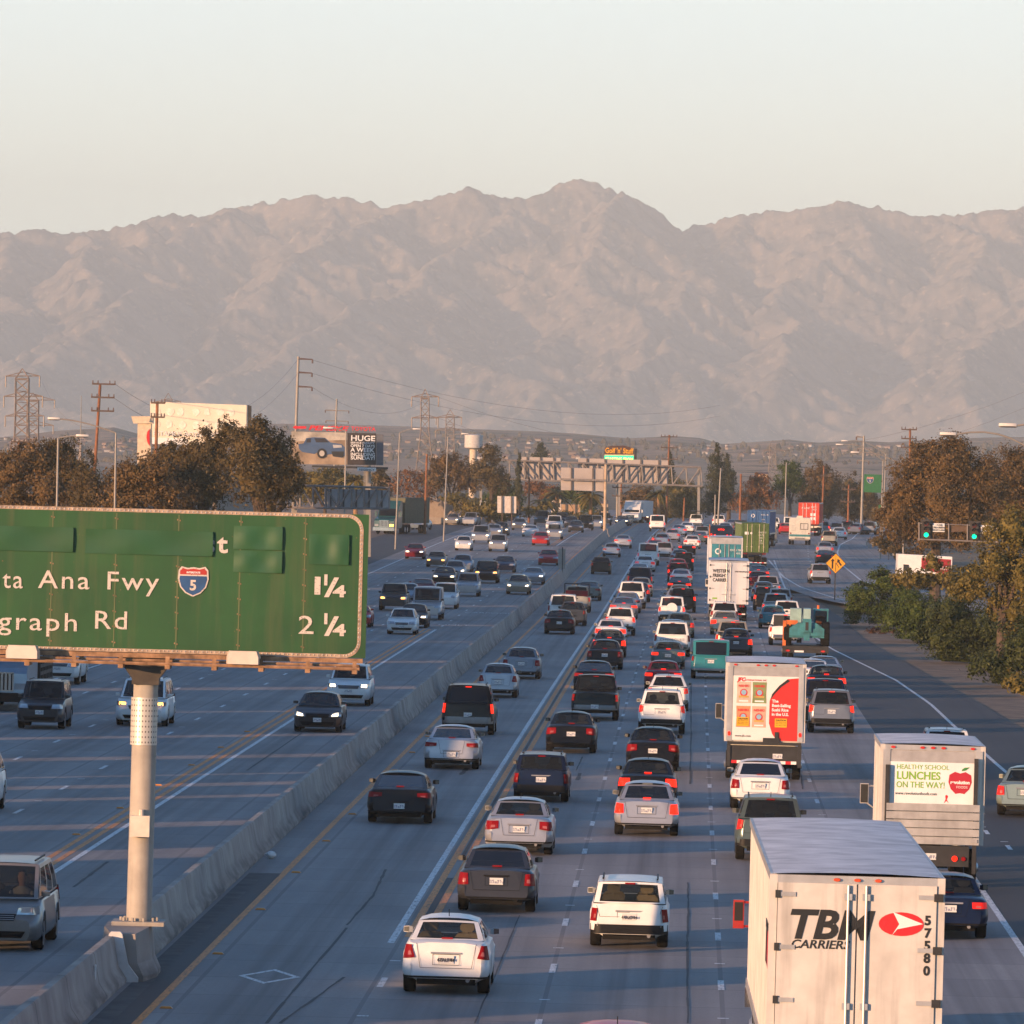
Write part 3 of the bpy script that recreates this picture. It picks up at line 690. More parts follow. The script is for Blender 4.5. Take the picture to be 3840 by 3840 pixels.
    patch([(-w_, zb + .13), (-w_, d['valance'] + .04), (w_, d['valance'] + .04), (w_, zb + .13)], rear, .014, 1, 14, 0, g)
    parts.append(('rear_bumper', g.mesh(tp + '_rbumper', [None], smooth=True), ('RBUMP',), None, (0, 0, 0), 'near'))
    g = MB(); nz = d['nose']; gw = d['hl'][0][0]
    patch([(-gw + .06, nz - .15), (-gw, nz - .01), (gw, nz - .01), (gw - .06, nz - .15)], front, .016, 1, 6, 0, g)
    for k in range(3): patch([(-gw + .05, nz - .13 + k * .04), (-gw + .05, nz - .115 + k * .04), (gw - .05, nz - .115 + k * .04), (gw - .05, nz - .13 + k * .04)], front, .022, 1, 6, 1, g)
    parts.append(('grille', g.mesh(tp + '_grille', [None] * 2, smooth=True), ('TRIM', 'CHROME'), None, (0, 0, 0), 'near'))
    g = MB(); patch([(-.62, zb + .06), (-.70, zb + .20), (.70, zb + .20), (.62, zb + .06)], front, .016, 1, 8, 0, g)
    parts.append(('front_bumper', g.mesh(tp + '_fbumper', [None], smooth=True), ('FBUMP',), None, (0, 0, 0), 'near'))
    if not d.get('open'):
        c = fr(.5, .93 if boxy or bed else .12); g = MB(); g.box(-.11, .11, -.03, .02, -.016, .016)
        parts.append(('brake_light', g.mesh(tp + '_chmsl', [None]), ('CHMSL',), None, (0, c.y - .012, c.z), 'near'))
    pl = MB(); pl.box(-.155, .155, -.012, .01, -.078, .078)
    pm = pl.mesh(tp + '_plate', [M_PLATE])
    parts.append(('licence_plate', pm, (None,), None, (0, yface(d['plate']) - .012, d['plate']), 'near'))
    parts.append(('licence_plate', pm, (None,), None, (0, yfront(nz - .24) + .02, nz - .24), 'front'))
    for sx in (-1, 1):
        g = MB(); g.loft([[(x * sx, y, z) for x, y, z in rr_] for rr_ in ([(.0, .02, -.05), (.0, .06, -.05), (.0, .06, .05), (.0, .02, .05)], [(.07, -.02, -.06), (.07, .10, -.05), (.07, .10, .06), (.07, -.02, .07)], [(.18, .0, -.05), (.18, .09, -.04), (.18, .09, .05), (.18, .0, .06)])], 0)
        g.quad((sx * .075, -.026, -.05), (sx * .175, -.006, -.04), (sx * .175, -.006, .05), (sx * .075, -.026, .06), 1)
        parts.append(('side_mirror', g.mesh(tp + '_mirror', [None] * 2, smooth=40, normals=True), ('MIRR', 'GLASSM'), None, (sx * (wfr + .03), d['ws0'] - .42, zbelt_f + .09), 'near'))
    # ---- seats seen through the glass
    if d.get('seats') and tp != 'van':
        rows = [d['ws1'] - .75] + ([] if bed else [max(d['rw1'] + .15, d['ws1'] - 1.75)])
        for yv in rows:
            for x in (-.36, .36):
                g = MB(); z0 = d['belt'] - .12; hz_ = min(H - .28, 1.22)
                def rb(x0, x1, y, z0, z1, bev, m=0):
                    o = [(x0 + bev, z0), (x1 - bev, z0), (x1, z0 + bev), (x1, z1 - bev), (x1 - bev, z1), (x0 + bev, z1), (x0, z1 - bev), (x0, z0 + bev)]
                    g.loft([[(a, y, b_) for a, b_ in o], [(a, y + .13, b_) for a, b_ in o]], m)
                rb(-.24, .24, 0, z0, z0 + .30, .07); rb(-.14, .14, .01, z0 + .33, z0 + .50, .05); g.bar((0, .06, z0 + .28), (0, .06, z0 + .36), .03)
                parts.append(('seat', g.mesh(tp + '_seat', [None], smooth=35, normals=True), ('SEAT',), None, (x, yv, 0), 'seat'))
    # ---- wheels
    ty = MB(); N = 22; prof = [(-.11, r * .72), (-.118, r * .92), (-.085, r), (.085, r), (.118, r * .92), (.11, r * .72)]
    ty.loft([[(x, rad_ * math.cos(2 * math.pi * k / N), rad_ * math.sin(2 * math.pi * k / N)) for k in range(N)] for x, rad_ in prof], 0, True, True)
    tm = ty.mesh(tp + '_tyre', [M_TYRE], smooth=40)
    rims = {}
    for sx in (-1, 1):
        rm = MB()
        for k in range(5):
            a = 2 * math.pi * k / 5; pts = []
            for da, rr_ in ((-.26, .66), (.26, .66), (.20, .16), (-.20, .16)): pts.append((sx * .121, r * rr_ * math.cos(a + da * (1 if rr_ > .3 else 2.2)), r * rr_ * math.sin(a + da * (1 if rr_ > .3 else 2.2))))
            rm.poly(pts if sx > 0 else pts[::-1])
        rm.loft([[(sx * x, q * math.cos(2 * math.pi * k / N), q * math.sin(2 * math.pi * k / N)) for k in range(N)] for x, q in ((.123, r * .74), (.118, r * .62), (.09, r * .2), (.09, r * .02))], 0, True, False); rims[sx] = rm.mesh(tp + '_rim', [M_RIM])
    for yw in (d['yr'], d['yf']):
        for sx in (-1, 1):
            parts.append(('wheel', tm, (None,), None, (sx * (hw - .135), yw, r), 'far')); parts.append(('rim', rims[sx], (None,), len(parts) - 1, (0, 0, 0), 'near'))
    _cars[tp] = parts; return parts

_alt = [0]
def spawn(tp, X, Y, z, rz, col, lights, label, group, lod='near', name=None, cat=None, tint='GLASS', extra=None):
    root = thing(name or {'suv': 'suv', 'boxsuv': 'suv', 'bigsuv': 'suv', 'pickup': 'pickup_truck', 'van': 'van', 'boxvan': 'van', 'minivan': 'minivan', 'wagon': 'estate_car', 'hatch': 'hatchback', 'roadster': 'convertible_car'}.get(tp, 'sedan_car'),
                 label, cat or {'pickup': 'pickup truck', 'van': 'van', 'boxvan': 'van', 'minivan': 'minivan', 'suv': 'SUV', 'boxsuv': 'SUV', 'bigsuv': 'SUV'}.get(tp, 'car'), (X, Y, z), rz, group)
    on = 'k' in lights; tl = M_BRAKE if on else (M_TAILON if 't' in lights or 'h' in lights else M_TAIL)
    plastic = tp in ('suv', 'boxsuv', 'minivan', 'wagon'); chrome = tp in ('pickup', 'bigsuv', 'van', 'boxvan')
    roles = {'PAINT': P_[col], 'TRIM': M_TRIM, 'CHROME': mat('satin_trim', (.28, .28, .29), .45, .3) if col not in ('black', 'dkgrey') else M_TRIM, 'GLASS': M_DARKG if tint == 'dark' else M_GLASS, 'REARG': {'dark': M_DARKG, 'clear': M_CLEAR}.get(tint, M_GLASS),
             'TAIL': tl, 'REV': mat('reverse_lens', (.36, .10, .09), .2) if not on else M_BRAKE, 'HEAD': M_HEADON if 'h' in lights else (M_AMBERON if 'a' in lights else M_HEAD), 'LENS': M_HEAD, 'CHMSL': M_BRAKE if on else M_TAIL,
             'RBUMP': M_TRIM if plastic else ((M_CHROME if 'c' in lights else mat('dark_chrome', (.16, .16, .17), .35, .8)) if chrome else (M_TRIM if col != 'black' else M_TRIM)), 'FBUMP': M_TRIM, 'MIRR': P_[col] if tp not in ('van', 'pickup', 'boxvan') else M_TRIM,
             'GLASSM': mat('mirror_face', (.12, .12, .11), .25, .5), 'SEAT': M_SEAT if 'tan ' in label else M_SEATD}
    objs = []
    for nm, me, ro, par, loc, cls in car_parts(tp):
        if (lod == 'far' and cls in ('seat', 'front')) or (lod == 'far' and nm in ('rim', 'licence_plate', 'grille', 'front_bumper', 'seat')) or (cls == 'seat' and tint == 'dark'):
            objs.append(None); continue
        o = bpy.data.objects.new(nm, me); COL.objects.link(o); o.location = loc; o.parent = root if par is None else objs[par]
        for i, q in enumerate(ro):
            if q: o.material_slots[i].link = 'OBJECT'; o.material_slots[i].material = roles[q]
        objs.append(o)
    return root

# ================================================================ trucks
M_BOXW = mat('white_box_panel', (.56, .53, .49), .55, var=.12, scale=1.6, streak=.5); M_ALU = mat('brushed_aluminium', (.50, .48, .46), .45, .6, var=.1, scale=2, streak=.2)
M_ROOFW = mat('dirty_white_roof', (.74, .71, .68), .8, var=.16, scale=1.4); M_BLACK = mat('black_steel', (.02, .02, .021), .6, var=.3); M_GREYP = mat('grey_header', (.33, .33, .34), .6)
M_LBLACK = mat('black_lettering', (.012, .012, .012), .5, var=.0); M_LRED = mat('red_lettering', (.55, .015, .02), .45, var=.0); M_LWHITE = mat('white_lettering', (.75, .75, .73), .5, var=.0)
M_LGREEN = mat('green_lettering', (.20, .42, .04), .5, var=.0); M_MARK = mat('red_marker_lens', (.5, .02, .015), .2); M_YSTICK = mat('yellow_sticker', (.75, .40, .01), .5, var=.05)
def flat(name, pts, y, m, parent, th=.006):
    """a flat decal or panel in the rear plane: outline in (x, z), real thickness"""
    b = MB(); n = len(pts); b.loft([[(x, y, z) for x, z in pts], [(x, y - th, z) for x, z in pts]], 0); return b.build(name, m, parent)
def disc(cx, cz, rx, rz_, n=24, a0=0, a1=2 * math.pi): return [(cx + rx * math.cos(a0 + (a1 - a0) * i / n), cz + rz_ * math.sin(a0 + (a1 - a0) * i / n)) for i in range(n)]
def rect(x0, x1, z0, z1): return [(x0, z0), (x1, z0), (x1, z1), (x0, z1)]
_tw = {}
def truck_wheels(parent, ys, w_, r=.50, dual=True):
    k = (r, dual)
    if k not in _tw:
        b = MB(); N = 20; wd = .30
        for x0 in ([-.30, .02] if dual else [-.15]):
            prof = [(x0, r * .6), (x0, r * .92), (x0 + .04, r), (x0 + .24, r), (x0 + .28, r * .92), (x0 + .28, r * .6)]
            b.loft([[(x, q * math.cos(2 * math.pi * i / N), q * math.sin(2 * math.pi * i / N)) for i in range(N)] for x, q in prof], 0)
        rr2 = {}
        for sx in (-1, 1): rb = MB(); rb.loft([[(sx * x, q * math.cos(2 * math.pi * i / N), q * math.sin(2 * math.pi * i / N)) for i in range(N)] for x, q in ((.31 if dual else .16, r * .56), (.315 if dual else .165, r * .3), (.36 if dual else .2, r * .2))], 0); rr2[sx] = rb.mesh('truck_rim', M_RIM, smooth=40)
        _tw[k] = (b.mesh('truck_tyre', M_TYRE, smooth=40), rr2)
    for y in ys:
        for sx in (-1, 1):
            o = bpy.data.objects.new('wheel', _tw[k][0]); COL.objects.link(o); o.parent = parent; o.location = (sx * (w_ / 2 - .33), y, r)
            q = bpy.data.objects.new('rim', _tw[k][1][sx]); COL.objects.link(q); q.parent = o
def lamp(parent, x, z, y, rx, rz_, m, name='marker_light', th=.04):
    b = MB(); n = 10; pts = disc(0, 0, rx, rz_, n); b.loft([[(a, 0, c) for a, c in pts], [(a * .85, -th, c * .85) for a, c in pts]], 0); return b.build(name, m, parent, loc=(x, y, z))
def corrugated(b, x, y0, y1, z0, z1, m, step=.3, depth=.03, sgn=-1):
    """vertical ribs along one long side"""
    pts = []; y = y0
    while y < y1 - step:
        pts += [(x, y), (x, y + step * .45), (x + sgn * depth, y + step * .5), (x + sgn * depth, y + step * .95)]; y += step
    pts.append((x, y1))
    for (xa, ya), (xb, yb) in zip(pts[:-1], pts[1:]): b.quad((xa, ya, z0), (xb, yb, z0), (xb, yb, z1), (xa, ya, z1), m)
def tractor(parent, y0, col, W=2.45, h=2.9, sleeper=True):
    """cab-behind-hood tractor unit ahead of y0"""
    m = col; b = MB(); hw = W / 2
    prof = [(y0, .9), (y0, h + .75 if sleeper else h), (y0 + .9, h + .85 if sleeper else h), (y0 + 2.1, h * .97), (y0 + 2.75, 1.95), (y0 + 4.25, 1.72), (y0 + 4.5, 1.5), (y0 + 4.55, .65), (y0 + 3.2, .6), (y0 + .3, .7)]
    for (x0, x1) in ((-hw * .92, hw * .92),):
        b.loft([[(x0, y, z) for y, z in prof], [(x1, y, z) for y, z in prof]], 0)
    b.build('cab', m, parent, smooth=25, normals=True)
    b = MB(); b.quad((-hw * .82, y0 + 2.17, 2.86), (hw * .82, y0 + 2.17, 2.86), (hw * .82, y0 + 2.74, 2.05), (-hw * .82, y0 + 2.74, 2.05)); b.build('windshield', M_DARKG, parent)
    for sx in (-1, 1):
        b = MB(); x = sx * (hw * .92 + .006); b.quad((x, y0 + 1.2, 1.95), (x, y0 + 2.3, 1.95), (x, y0 + 1.95, 2.6), (x, y0 + 1.2, 2.6)); b.build('side_window', M_DARKG, parent)
        b = MB(); b.box(-.10, .10, -.04, .06, -.26, .26); b.box(-.075, .075, -.05, -.04, -.12, .22, 1); b.bar((-sx * .2, 0, .22), (0, 0, .22), .025); b.bar((-sx * .2, 0, -.22), (0, 0, -.22), .025); b.build('side_mirror', [m, M_LBLACK], parent, loc=(sx * (hw + .2), y0 + 2.35, 2.25))
        lamp_b = MB(); lamp_b.box(-.22, .22, -.03, .05, -.12, .12); lamp_b.build('headlight', M_HEAD, parent, loc=(sx * hw * .70, y0 + 4.53, 1.0))
    b = MB(); b.box(-.55, .55, y0 + 4.5, y0 + 4.58, .8, 1.55)
    for k in range(7): b.box(-.5 + k * .155, -.44 + k * .155, y0 + 4.58, y0 + 4.6, .85, 1.5, 1)
    b.build('grille', [M_CHROME, M_TRIM], parent)
    b = MB(); b.box(-hw, hw, y0 + 4.5, y0 + 4.75, .38, .75); b.build('front_bumper', M_CHROME if sleeper else M_TRIM, parent)
    b = MB(); b.box(-.45, .45, y0 - 3.2, y0 + 4.2, .55, .85); b.build('chassis', M_BLACK, parent)
    truck_wheels(parent, [y0 + 3.55], W, .5, False); truck_wheels(parent, [y0 - 1.3, y0 - 2.6], W, .5)
def trailer_body(parent, W, L, z0, z1, m_side, m_roof, ribs=.3, name='trailer_body'):
    hw = W / 2; b = MB()
    corrugated(b, -hw, 0, L, z0, z1, 0, ribs); corrugated(b, hw, 0, L, z0, z1, 0, ribs, sgn=1)
    b.quad((-hw, L, z0), (hw, L, z0), (hw, L, z1), (-hw, L, z1)); b.quad((-hw, 0, z0), (hw, 0, z0), (hw, L, z0), (-hw, L, z0))
    b.quad((-hw, .02, z0), (hw, .02, z0), (hw, .02, z1), (-hw, .02, z1))
    for x in (-hw, hw): b.box(x - .06, x + .06, -.01, .12, z0, z1, 0)
    for x in (-hw, hw): b.box(x - .05, x + .05, .12, L, z1 - .12, z1 + .01, 1); b.box(x - .05, x + .05, .12, L, z0, z0 + .16, 1)
    b.box(-hw + .06, hw - .06, -.01, .12, z1 - .13, z1, 1)
    o = b.build(name, [m_side, M_ALU], parent)
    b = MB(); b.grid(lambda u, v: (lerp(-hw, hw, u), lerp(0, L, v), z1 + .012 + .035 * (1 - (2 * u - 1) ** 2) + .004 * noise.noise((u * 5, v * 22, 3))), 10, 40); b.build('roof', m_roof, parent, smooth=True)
def barn_doors(parent, W, z0, z1, m, y=-.012, bars=(.14, .34), hinges=True, gap=.10):
    hw = W / 2 - .07
    for sx in (-1, 1):
        b = MB(); x0, x1 = (.012, hw) if sx > 0 else (-hw, -.012); b.box(x0, x1, y - .03, y, z0 + .02, z1 - gap - .02)
        d = b.build('rear_door', m, parent)
        for f in bars[:1]:
            q = MB(); xx = sx * f; q.bar((xx, y - .075, z0 + .03), (xx, y - .075, z1 - gap - .04), .022, 8)
            for zz in (z0 + .12, z0 + (z1 - z0) * .33, z1 - gap - .22): q.box(xx - .06, xx + .06, y - .09, y - .03, zz - .05, zz + .05)
            q.box(xx - .03, xx + sx * .28 + .03 if sx > 0 else xx + .03, y - .10, y - .07, z0 + .62, z0 + .66) if sx > 0 else q.box(xx - .31, xx + .03, y - .10, y - .07, z0 + .62, z0 + .66)
            q.build('lock_rod', M_ALU, d)
        if hinges:
            for k in range(4):
                q = MB(); zz = z0 + .25 + k * (z1 - z0 - .55) / 3; xa = sx * hw; q.box(min(xa, xa - sx * .28), max(xa, xa - sx * .28), y - .05, y - .03, zz - .035, zz + .035); q.box(xa - .04, xa + .06 * sx + .04 if sx > 0 else xa + .04, y - .06, y - .02, zz - .06, zz + .06, 1)
                q.build('hinge', [M_ALU, M_BLACK], d)
def rear_chassis(parent, W, L, z0, y_ax, tail=M_TAIL, icc=True):
    b = MB(); b.box(-W * .36, W * .36, .15, L, z0 - .22, z0 - .01); b.box(-W * .42, W * .42, .05, .2, z0 - .2, z0 - .01)
    if icc:
        for x in (-W * .25, W * .25): b.box(x - .05, x + .05, .02, .12, .5, z0 - .05)
        b.box(-W * .45, W * .45, 0.0, .1, .45, .57)
    b.build('chassis', M_BLACK, parent); truck_wheels(parent, y_ax, W)
    for sx in (-1, 1):
        for k in range(2): lamp(parent, sx * (W * .40 - k * .2), z0 - .12, .04, .075, .075, tail, 'tail_light')
    if icc:
        b = MB()
        for k in range(10): b.box(-W * .45 + k * W * .09, -W * .45 + (k + 1) * W * .09, -.006, 0.0, .47, .55, k % 2)
        b.build('reflective_strip', [M_LRED, M_LWHITE], parent)
def put(name, label, cat, px, py, dh=0.0, group=None, Y=None, off=0.0):
    X, Yg = ground(px, py)
    return thing(name, label, cat, (X, Yg, gz(Yg)), -heading(Yg) + dh, group)
def put_at(name, label, cat, px, Y, dh=0.0, group=None):
    X = at(px, 1800 + 10.0 / Y * F, Y).x; return thing(name, label, cat, (X, Y, gz(Y)), -heading(Y) + dh, group)

# ---- white freight trailer with red emblem, nearest on the right
GT = 'heavy trucks and trailers in the traffic'
p0, p1 = at(2908, 3272, 109.5), at(3535, 3301, 109.5)
t = thing('freight_trailer', 'big white box trailer with red oval emblem and number 57580 on its doors', 'trailer', ((p0.x + p1.x) / 2 - .02, 109.5, 0), -.0145, GT)
W, L, z0, z1 = 2.60, 17.0, 1.15, p0.lerp(p1, .5).z
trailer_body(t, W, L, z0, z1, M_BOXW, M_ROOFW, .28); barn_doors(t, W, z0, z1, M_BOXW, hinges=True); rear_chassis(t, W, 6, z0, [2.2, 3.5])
for x in (-.32, 0, .32): lamp(t, x, z1 - .06, -.02, .06, .03, mat('amber_red_lens', (.55, .07, .02), .3))
text('lettering', 'TBM', .62, M_LBLACK, t, (-1.10, -.048, z1 - .97), align='LEFT', sx=1.08, shear=.22, bold=.02)
text('lettering', 'CARRIERS', .185, M_LBLACK, t, (-1.02, -.048, z1 - 1.13), sx=1.12, shear=.2, bold=.003)
flat('emblem', disc(.69, z1 - .72, .35, .185), -.045, M_LRED, t); flat('emblem', [(1.03, z1 - .71), (.56, z1 - .535), (.66, z1 - .72), (.545, z1 - .905), (.63, z1 - .80)], -.053, M_LWHITE, t, .003)
for k, ch in enumerate('57580'): text('lettering', ch, .20, M_LBLACK, t, (1.10, -.048, z1 - .72 - k * .195), align='CENTER', bold=.008)
b = MB(); b.box(-.9, -.35, -.05, -.043, z0 + .02, z0 + .18); b.build('sticker', mat('green_sticker', (.06, .24, .07), .5), t)
# the same name along its left side, and the red cab that pulls it
o = text('lettering', 'TBM', .9, M_LBLACK, t, (-W / 2 - .036, 2.9, z1 - 1.5), (rad(90), 0, rad(-90)), sx=1.1, shear=.2, bold=.03); b = MB()
b.loft([[(-W / 2 - .034, 1.1 + .55 * math.cos(a * .3), z1 - 1.25 + .3 * math.sin(a * .3)) for a in range(21)], [(-W / 2 - .041, 1.1 + .55 * math.cos(a * .3), z1 - 1.25 + .3 * math.sin(a * .3)) for a in range(21)]]); b.build('emblem', M_LRED, t)
tr = thing('truck_tractor', 'red truck tractor pulling the big white trailer, its mirror sticking out on the left', 'truck', t.location, t.rotation_euler[2], GT)
tractor(tr, L + .7, P_['red'], 2.5, 2.75)

# ---- delivery truck with rice advert
def box_truck(t, W, L, z0, z1, m=M_BOXW, cab=M_BOXW, rib=0.6):
    hw = W / 2; trailer_body(t, W, L, z0, z1, m, M_ROOFW, rib, 'cargo_box')
    b = MB(); b.loft([[(x, y, z) for x, z in ((-hw * .9, .75), (-hw * .92, 1.5), (-hw * .8, 2.55), (hw * .8, 2.55), (hw * .92, 1.5), (hw * .9, .75))] for y in (L + .15, L + 1.9)] + [[(x * .97, y, z) for x, z in ((-hw * .9, .75), (-hw * .92, 1.45), (-hw * .9, 1.55), (hw * .9, 1.55), (hw * .92, 1.45), (hw * .9, .75))] for y in (L + 2.4, L + 2.9)], 0)
    b.build('cab', cab, t, smooth=25)
    for sx in (-1, 1):
        q = MB(); q.box(-.11, .11, -.04, .05, -.26, .26); q.box(-.095, .095, -.05, -.04, -.24, .24, 1); q.bar((-sx * .35, .05, .2), (0, 0, .2), .02); q.bar((-sx * .35, .05, -.45), (0, 0, -.2), .02); q.build('side_mirror', [M_ALU, M_LBLACK], t, loc=(sx * (hw + .22), L + 1.7, 2.0))
        q = MB(); q.box(-.2, .2, 0, .04, -.1, .1); q.build('headlight', M_HEAD, t, loc=(sx * hw * .65, L + 2.9, 1.05))
    b = MB(); b.quad((-hw * .78, L + 1.92, 2.5), (hw * .78, L + 1.92, 2.5), (hw * .84, L + 2.38, 1.6), (-hw * .84, L + 2.38, 1.6)); b.build('windshield', M_DARKG, t)
    b = MB(); b.box(-.45, .45, .4, L + 2.6, .55, .85); b.build('chassis', M_BLACK, t); truck_wheels(t, [L * .32], W, .48); truck_wheels(t, [L + 1.9], W, .48, False)
    b = MB(); b.box(-hw + .08, hw - .08, -.03, .0, z1 - .42, z1 - .14); b.build('door_header', M_GREYP, t)
    for x in (-.95, -.25, 0, .25, .95): lamp(t, x * W / 2.4, z1 - .06, -.01, .065, .035, M_MARK)
    for x in (-hw + .10, hw - .10):
        b = MB(); b.box(x - .09, x + .09, -.05, .0, z0 + .02, z1 - .12); b.build('door_post', M_ALU, t)
X, Yg = ground(2862, 2890)
t = put_at('box_truck', 'box truck whose rear door shows bags of rice on white and a red sweep', 'truck', 2862, 234, 0, GT)
W, L, z0, z1 = 2.55, 7.3, 1.32, 3.92; hw = W / 2
box_truck(t, W, L, z0, z1, M_BOXW, P_['cream'])
ad = flat('rear_door', rect(-hw + .20, hw - .18, z0 + .04, z1 - .42), -.02, mat('white_advert', (.72, .70, .67), .5, var=.03), t, .02)
R0 = -.042
sw = [(1.09, z0 + .05), (1.09, z1 - .46), (.72, z1 - .50), (.45, z1 - .72), (.22, z1 - 1.0), (.14, z1 - 1.25), (.14, z0 + .62), (.25, z0 + .28), (.42, z0 + .05)]
flat('advert_sweep', sw, R0, mat('advert_red', (.56, .02, .015), .5, var=.05), ad)
flat('advert_sweep', [(.72, z1 - .50), (.45, z1 - .72), (.22, z1 - 1.0), (.16, z1 - 1.2), (.30, z1 - 1.0), (.52, z1 - .76), (.80, z1 - .56)], R0 - .008, M_LBLACK, ad, .003)
for (x, z, cB, cC) in ((-.72, z1 - .98, (.52, .42, .33), 'beige'), (-.20, z1 - .98, (.20, .25, .10), 'green'), (-.72, z1 - 1.78, (.62, .24, .12), 'orange'), (-.20, z1 - 1.78, (.58, .36, .26), 'tan')):
    bag = [(x - .235, z - .34), (x + .235, z - .34), (x + .22, z), (x + .235, z + .36), (x - .235, z + .36), (x - .22, z)]
    q = flat('rice_bag_picture', bag, R0, mat('bag_' + cC, cB, .6, var=.1, scale=6), ad)
    flat('bag_emblem', disc(x, z + .0, .125, .125), R0 - .007, M_LRED, q, .003); flat('bag_emblem', disc(x, z + .01, .085, .085), R0 - .011, mat('bag_blue', (.25, .42, .55), .5), q, .003)
    flat('bag_emblem', rect(x - .16, x + .16, z - .16, z - .10), R0 - .012, mat('bag_gold', (.5, .32, .08), .5), q, .003)
    text('lettering', 'NISHIKI', .105, M_LRED, q, (x, R0 - .009, z + .19), align='CENTER', bold=.004, ext=.001); flat('bag_label', rect(x - .15, x + .15, z - .30, z - .25), R0 - .007, M_LWHITE, q, .003)
text('lettering', 'JFC', .17, M_LRED, ad, (-.93, R0 - .006, z1 - .60), shear=.2, bold=.008); text('lettering', 'INTERNATIONAL INC', .075, M_LRED, ad, (-.70, R0 - .006, z1 - .585))
for k, s_ in enumerate(('The', 'Best-Selling', 'Sushi Rice', 'in the U.S.')): text('lettering', s_, .135, M_LWHITE, ad, (.22, R0 - .012, z1 - 1.28 - k * .145), bold=.005)
text('lettering', 'www.jfc.com', .10, M_LBLACK, ad, (-.98, R0 - .006, z0 + .16))
for x, z in ((-.73, z0 + .66), (.53, z0 + .64)):
    q = flat('caution_sticker', rect(x - .2, x + .2, z - .14, z + .15), R0 - .016, M_YSTICK, ad); text('lettering', 'CAUTION', .075, M_LBLACK, q, (x, R0 - .026, z + .07), align='CENTER', bold=.003, ext=.001)
    for k in range(3): text('lettering', 'KEEP HANDS CLEAR', .038, M_LBLACK, q, (x, R0 - .026, z + .02 - k * .055), align='CENTER', ext=.001)
for x in (-hw + .10, hw - .10): lamp(t, x, z0 + .26, -.05, .05, .08, M_BRAKE, 'tail_light')
b = MB(); b.box(-hw + .05, hw - .05, -.12, .1, z0 - .1, z0 + .0); b.box(-hw + .15, hw - .15, -.05, .02, .62, z0 - .12); b.box(-.05, .5, -.10, -.04, z0 + .0, z0 + .14); b.box(.34, .46, -.09, -.05, z0 + .12, z0 + .34)
for x in (-hw + .1, hw - .1): b.box(x - .06, x + .06, -.1, 0, .5, z0 - .1)
b.build('lift_gate', M_BLACK, t)
b = MB()
for k in range(12): b.box(-hw + .2 + k * (W - .4) / 12, -hw + .2 + (k + 1) * (W - .4) / 12, -.075, -.055, .60, .70, k % 2)
b.build('reflective_strip', [M_LRED, M_LWHITE], t)
b = MB(); b.box(-.16, .16, -.07, -.055, -.08, .08); b.build('licence_plate', M_PLATE, t, loc=(.45, 0, .86))

# ---- food delivery truck with apple logo
t = put_at('box_truck', 'white box truck with a red apple logo and a closed grey lift gate', 'truck', 3486, 176, 0, GT)
W, L, z0, z1 = 2.5, 6.6, 1.15, 3.62; hw = W / 2
box_truck(t, W, L, z0, z1, M_BOXW, P_['white'])
ad = flat('rear_door', rect(-hw + .2, hw - .2, z0 + .1, z1 - .42), -.02, mat('white_shutter', (.74, .74, .74), .5, var=.04), t, .02)
text('lettering', 'HEALTHY SCHOOL', .165, M_LGREEN, ad, (-.90, -.046, z1 - .60), sx=.92, bold=.0); text('lettering', 'LUNCHES', .27, M_LGREEN, ad, (-.90, -.046, z1 - .85), sx=.93, bold=.006); text('lettering', 'ON THE WAY!', .215, M_LGREEN, ad, (-.90, -.046, z1 - 1.06), sx=.86, bold=.002)
text('lettering', 'www.revolutionfoods.com', .105, M_LBLACK, ad, (-.92, -.046, z1 - 1.24), sx=.92)
ap = [(.63, .24), (.50, .28), (.36, .20), (.34, .02), (.40, -.15), (.52, -.27), (.63, -.25), (.74, -.27), (.86, -.15), (.92, .02), (.90, .20), (.76, .28)]
q = flat('apple_logo', [(x + .06, z1 - .92 + z) for x, z in ap], -.042, mat('apple_red', (.42, .012, .03), .5, var=.0), ad)
flat('apple_leaf', [(.72, z1 - .62), (.82, z1 - .60), (.92, z1 - .52), (.80, z1 - .53), (.74, z1 - .57)], -.05, mat('leaf_green', (.05, .22, .05), .5), q); text('lettering', 'revolution', .115, M_LWHITE, q, (.69, -.052, z1 - .94), align='CENTER', bold=.006, ext=.002); text('lettering', 'FOODS', .085, M_LWHITE, q, (.74, -.052, z1 - 1.05), align='CENTER', ext=.002)
flat('walking_figure_print', [(.30, z1 - 1.43), (.34, z1 - 1.33), (.33, z1 - 1.24), (.37, z1 - 1.22), (.40, z1 - 1.26), (.37, z1 - 1.34), (.42, z1 - 1.43), (.36, z1 - 1.37)], -.044, M_LRED, ad, .003)
b = MB()
for k in range(5): b.box(-hw + .12, hw - .06, -.20, -.10, z0 + .02 + k * .205, z0 + .20 + k * .205)
b.box(hw - .28, hw - .1, -.23, -.20, z0 + .08, z0 + .16)
b.build('lift_gate', mat('grey_alu_planks', (.40, .39, .38), .55, .3, var=.15, scale=2.5, streak=.3), t)
b = MB(); b.box(-hw + .25, hw - .3, -.15, .1, .62, z0 - .02); b.box(hw - .22, hw - .12, -.18, -.08, .45, z1 - .3); b.box(-hw + .08, -hw + .18, -.18, -.08, z0, z1 - .5); b.build('gate_frame', M_BLACK, t)
lamp(t, .60, .82, -.16, .075, .075, M_BRAKE, 'tail_light'); lamp(t, .82, .82, -.16, .06, .06, M_TAIL, 'tail_light'); lamp(t, -.60, .82, -.16, .075, .075, M_BRAKE, 'tail_light')
b = MB(); b.box(-.16, .16, -.17, -.155, -.08, .08); b.build('licence_plate', M_PLATE, t, loc=(-.02, 0, .86))

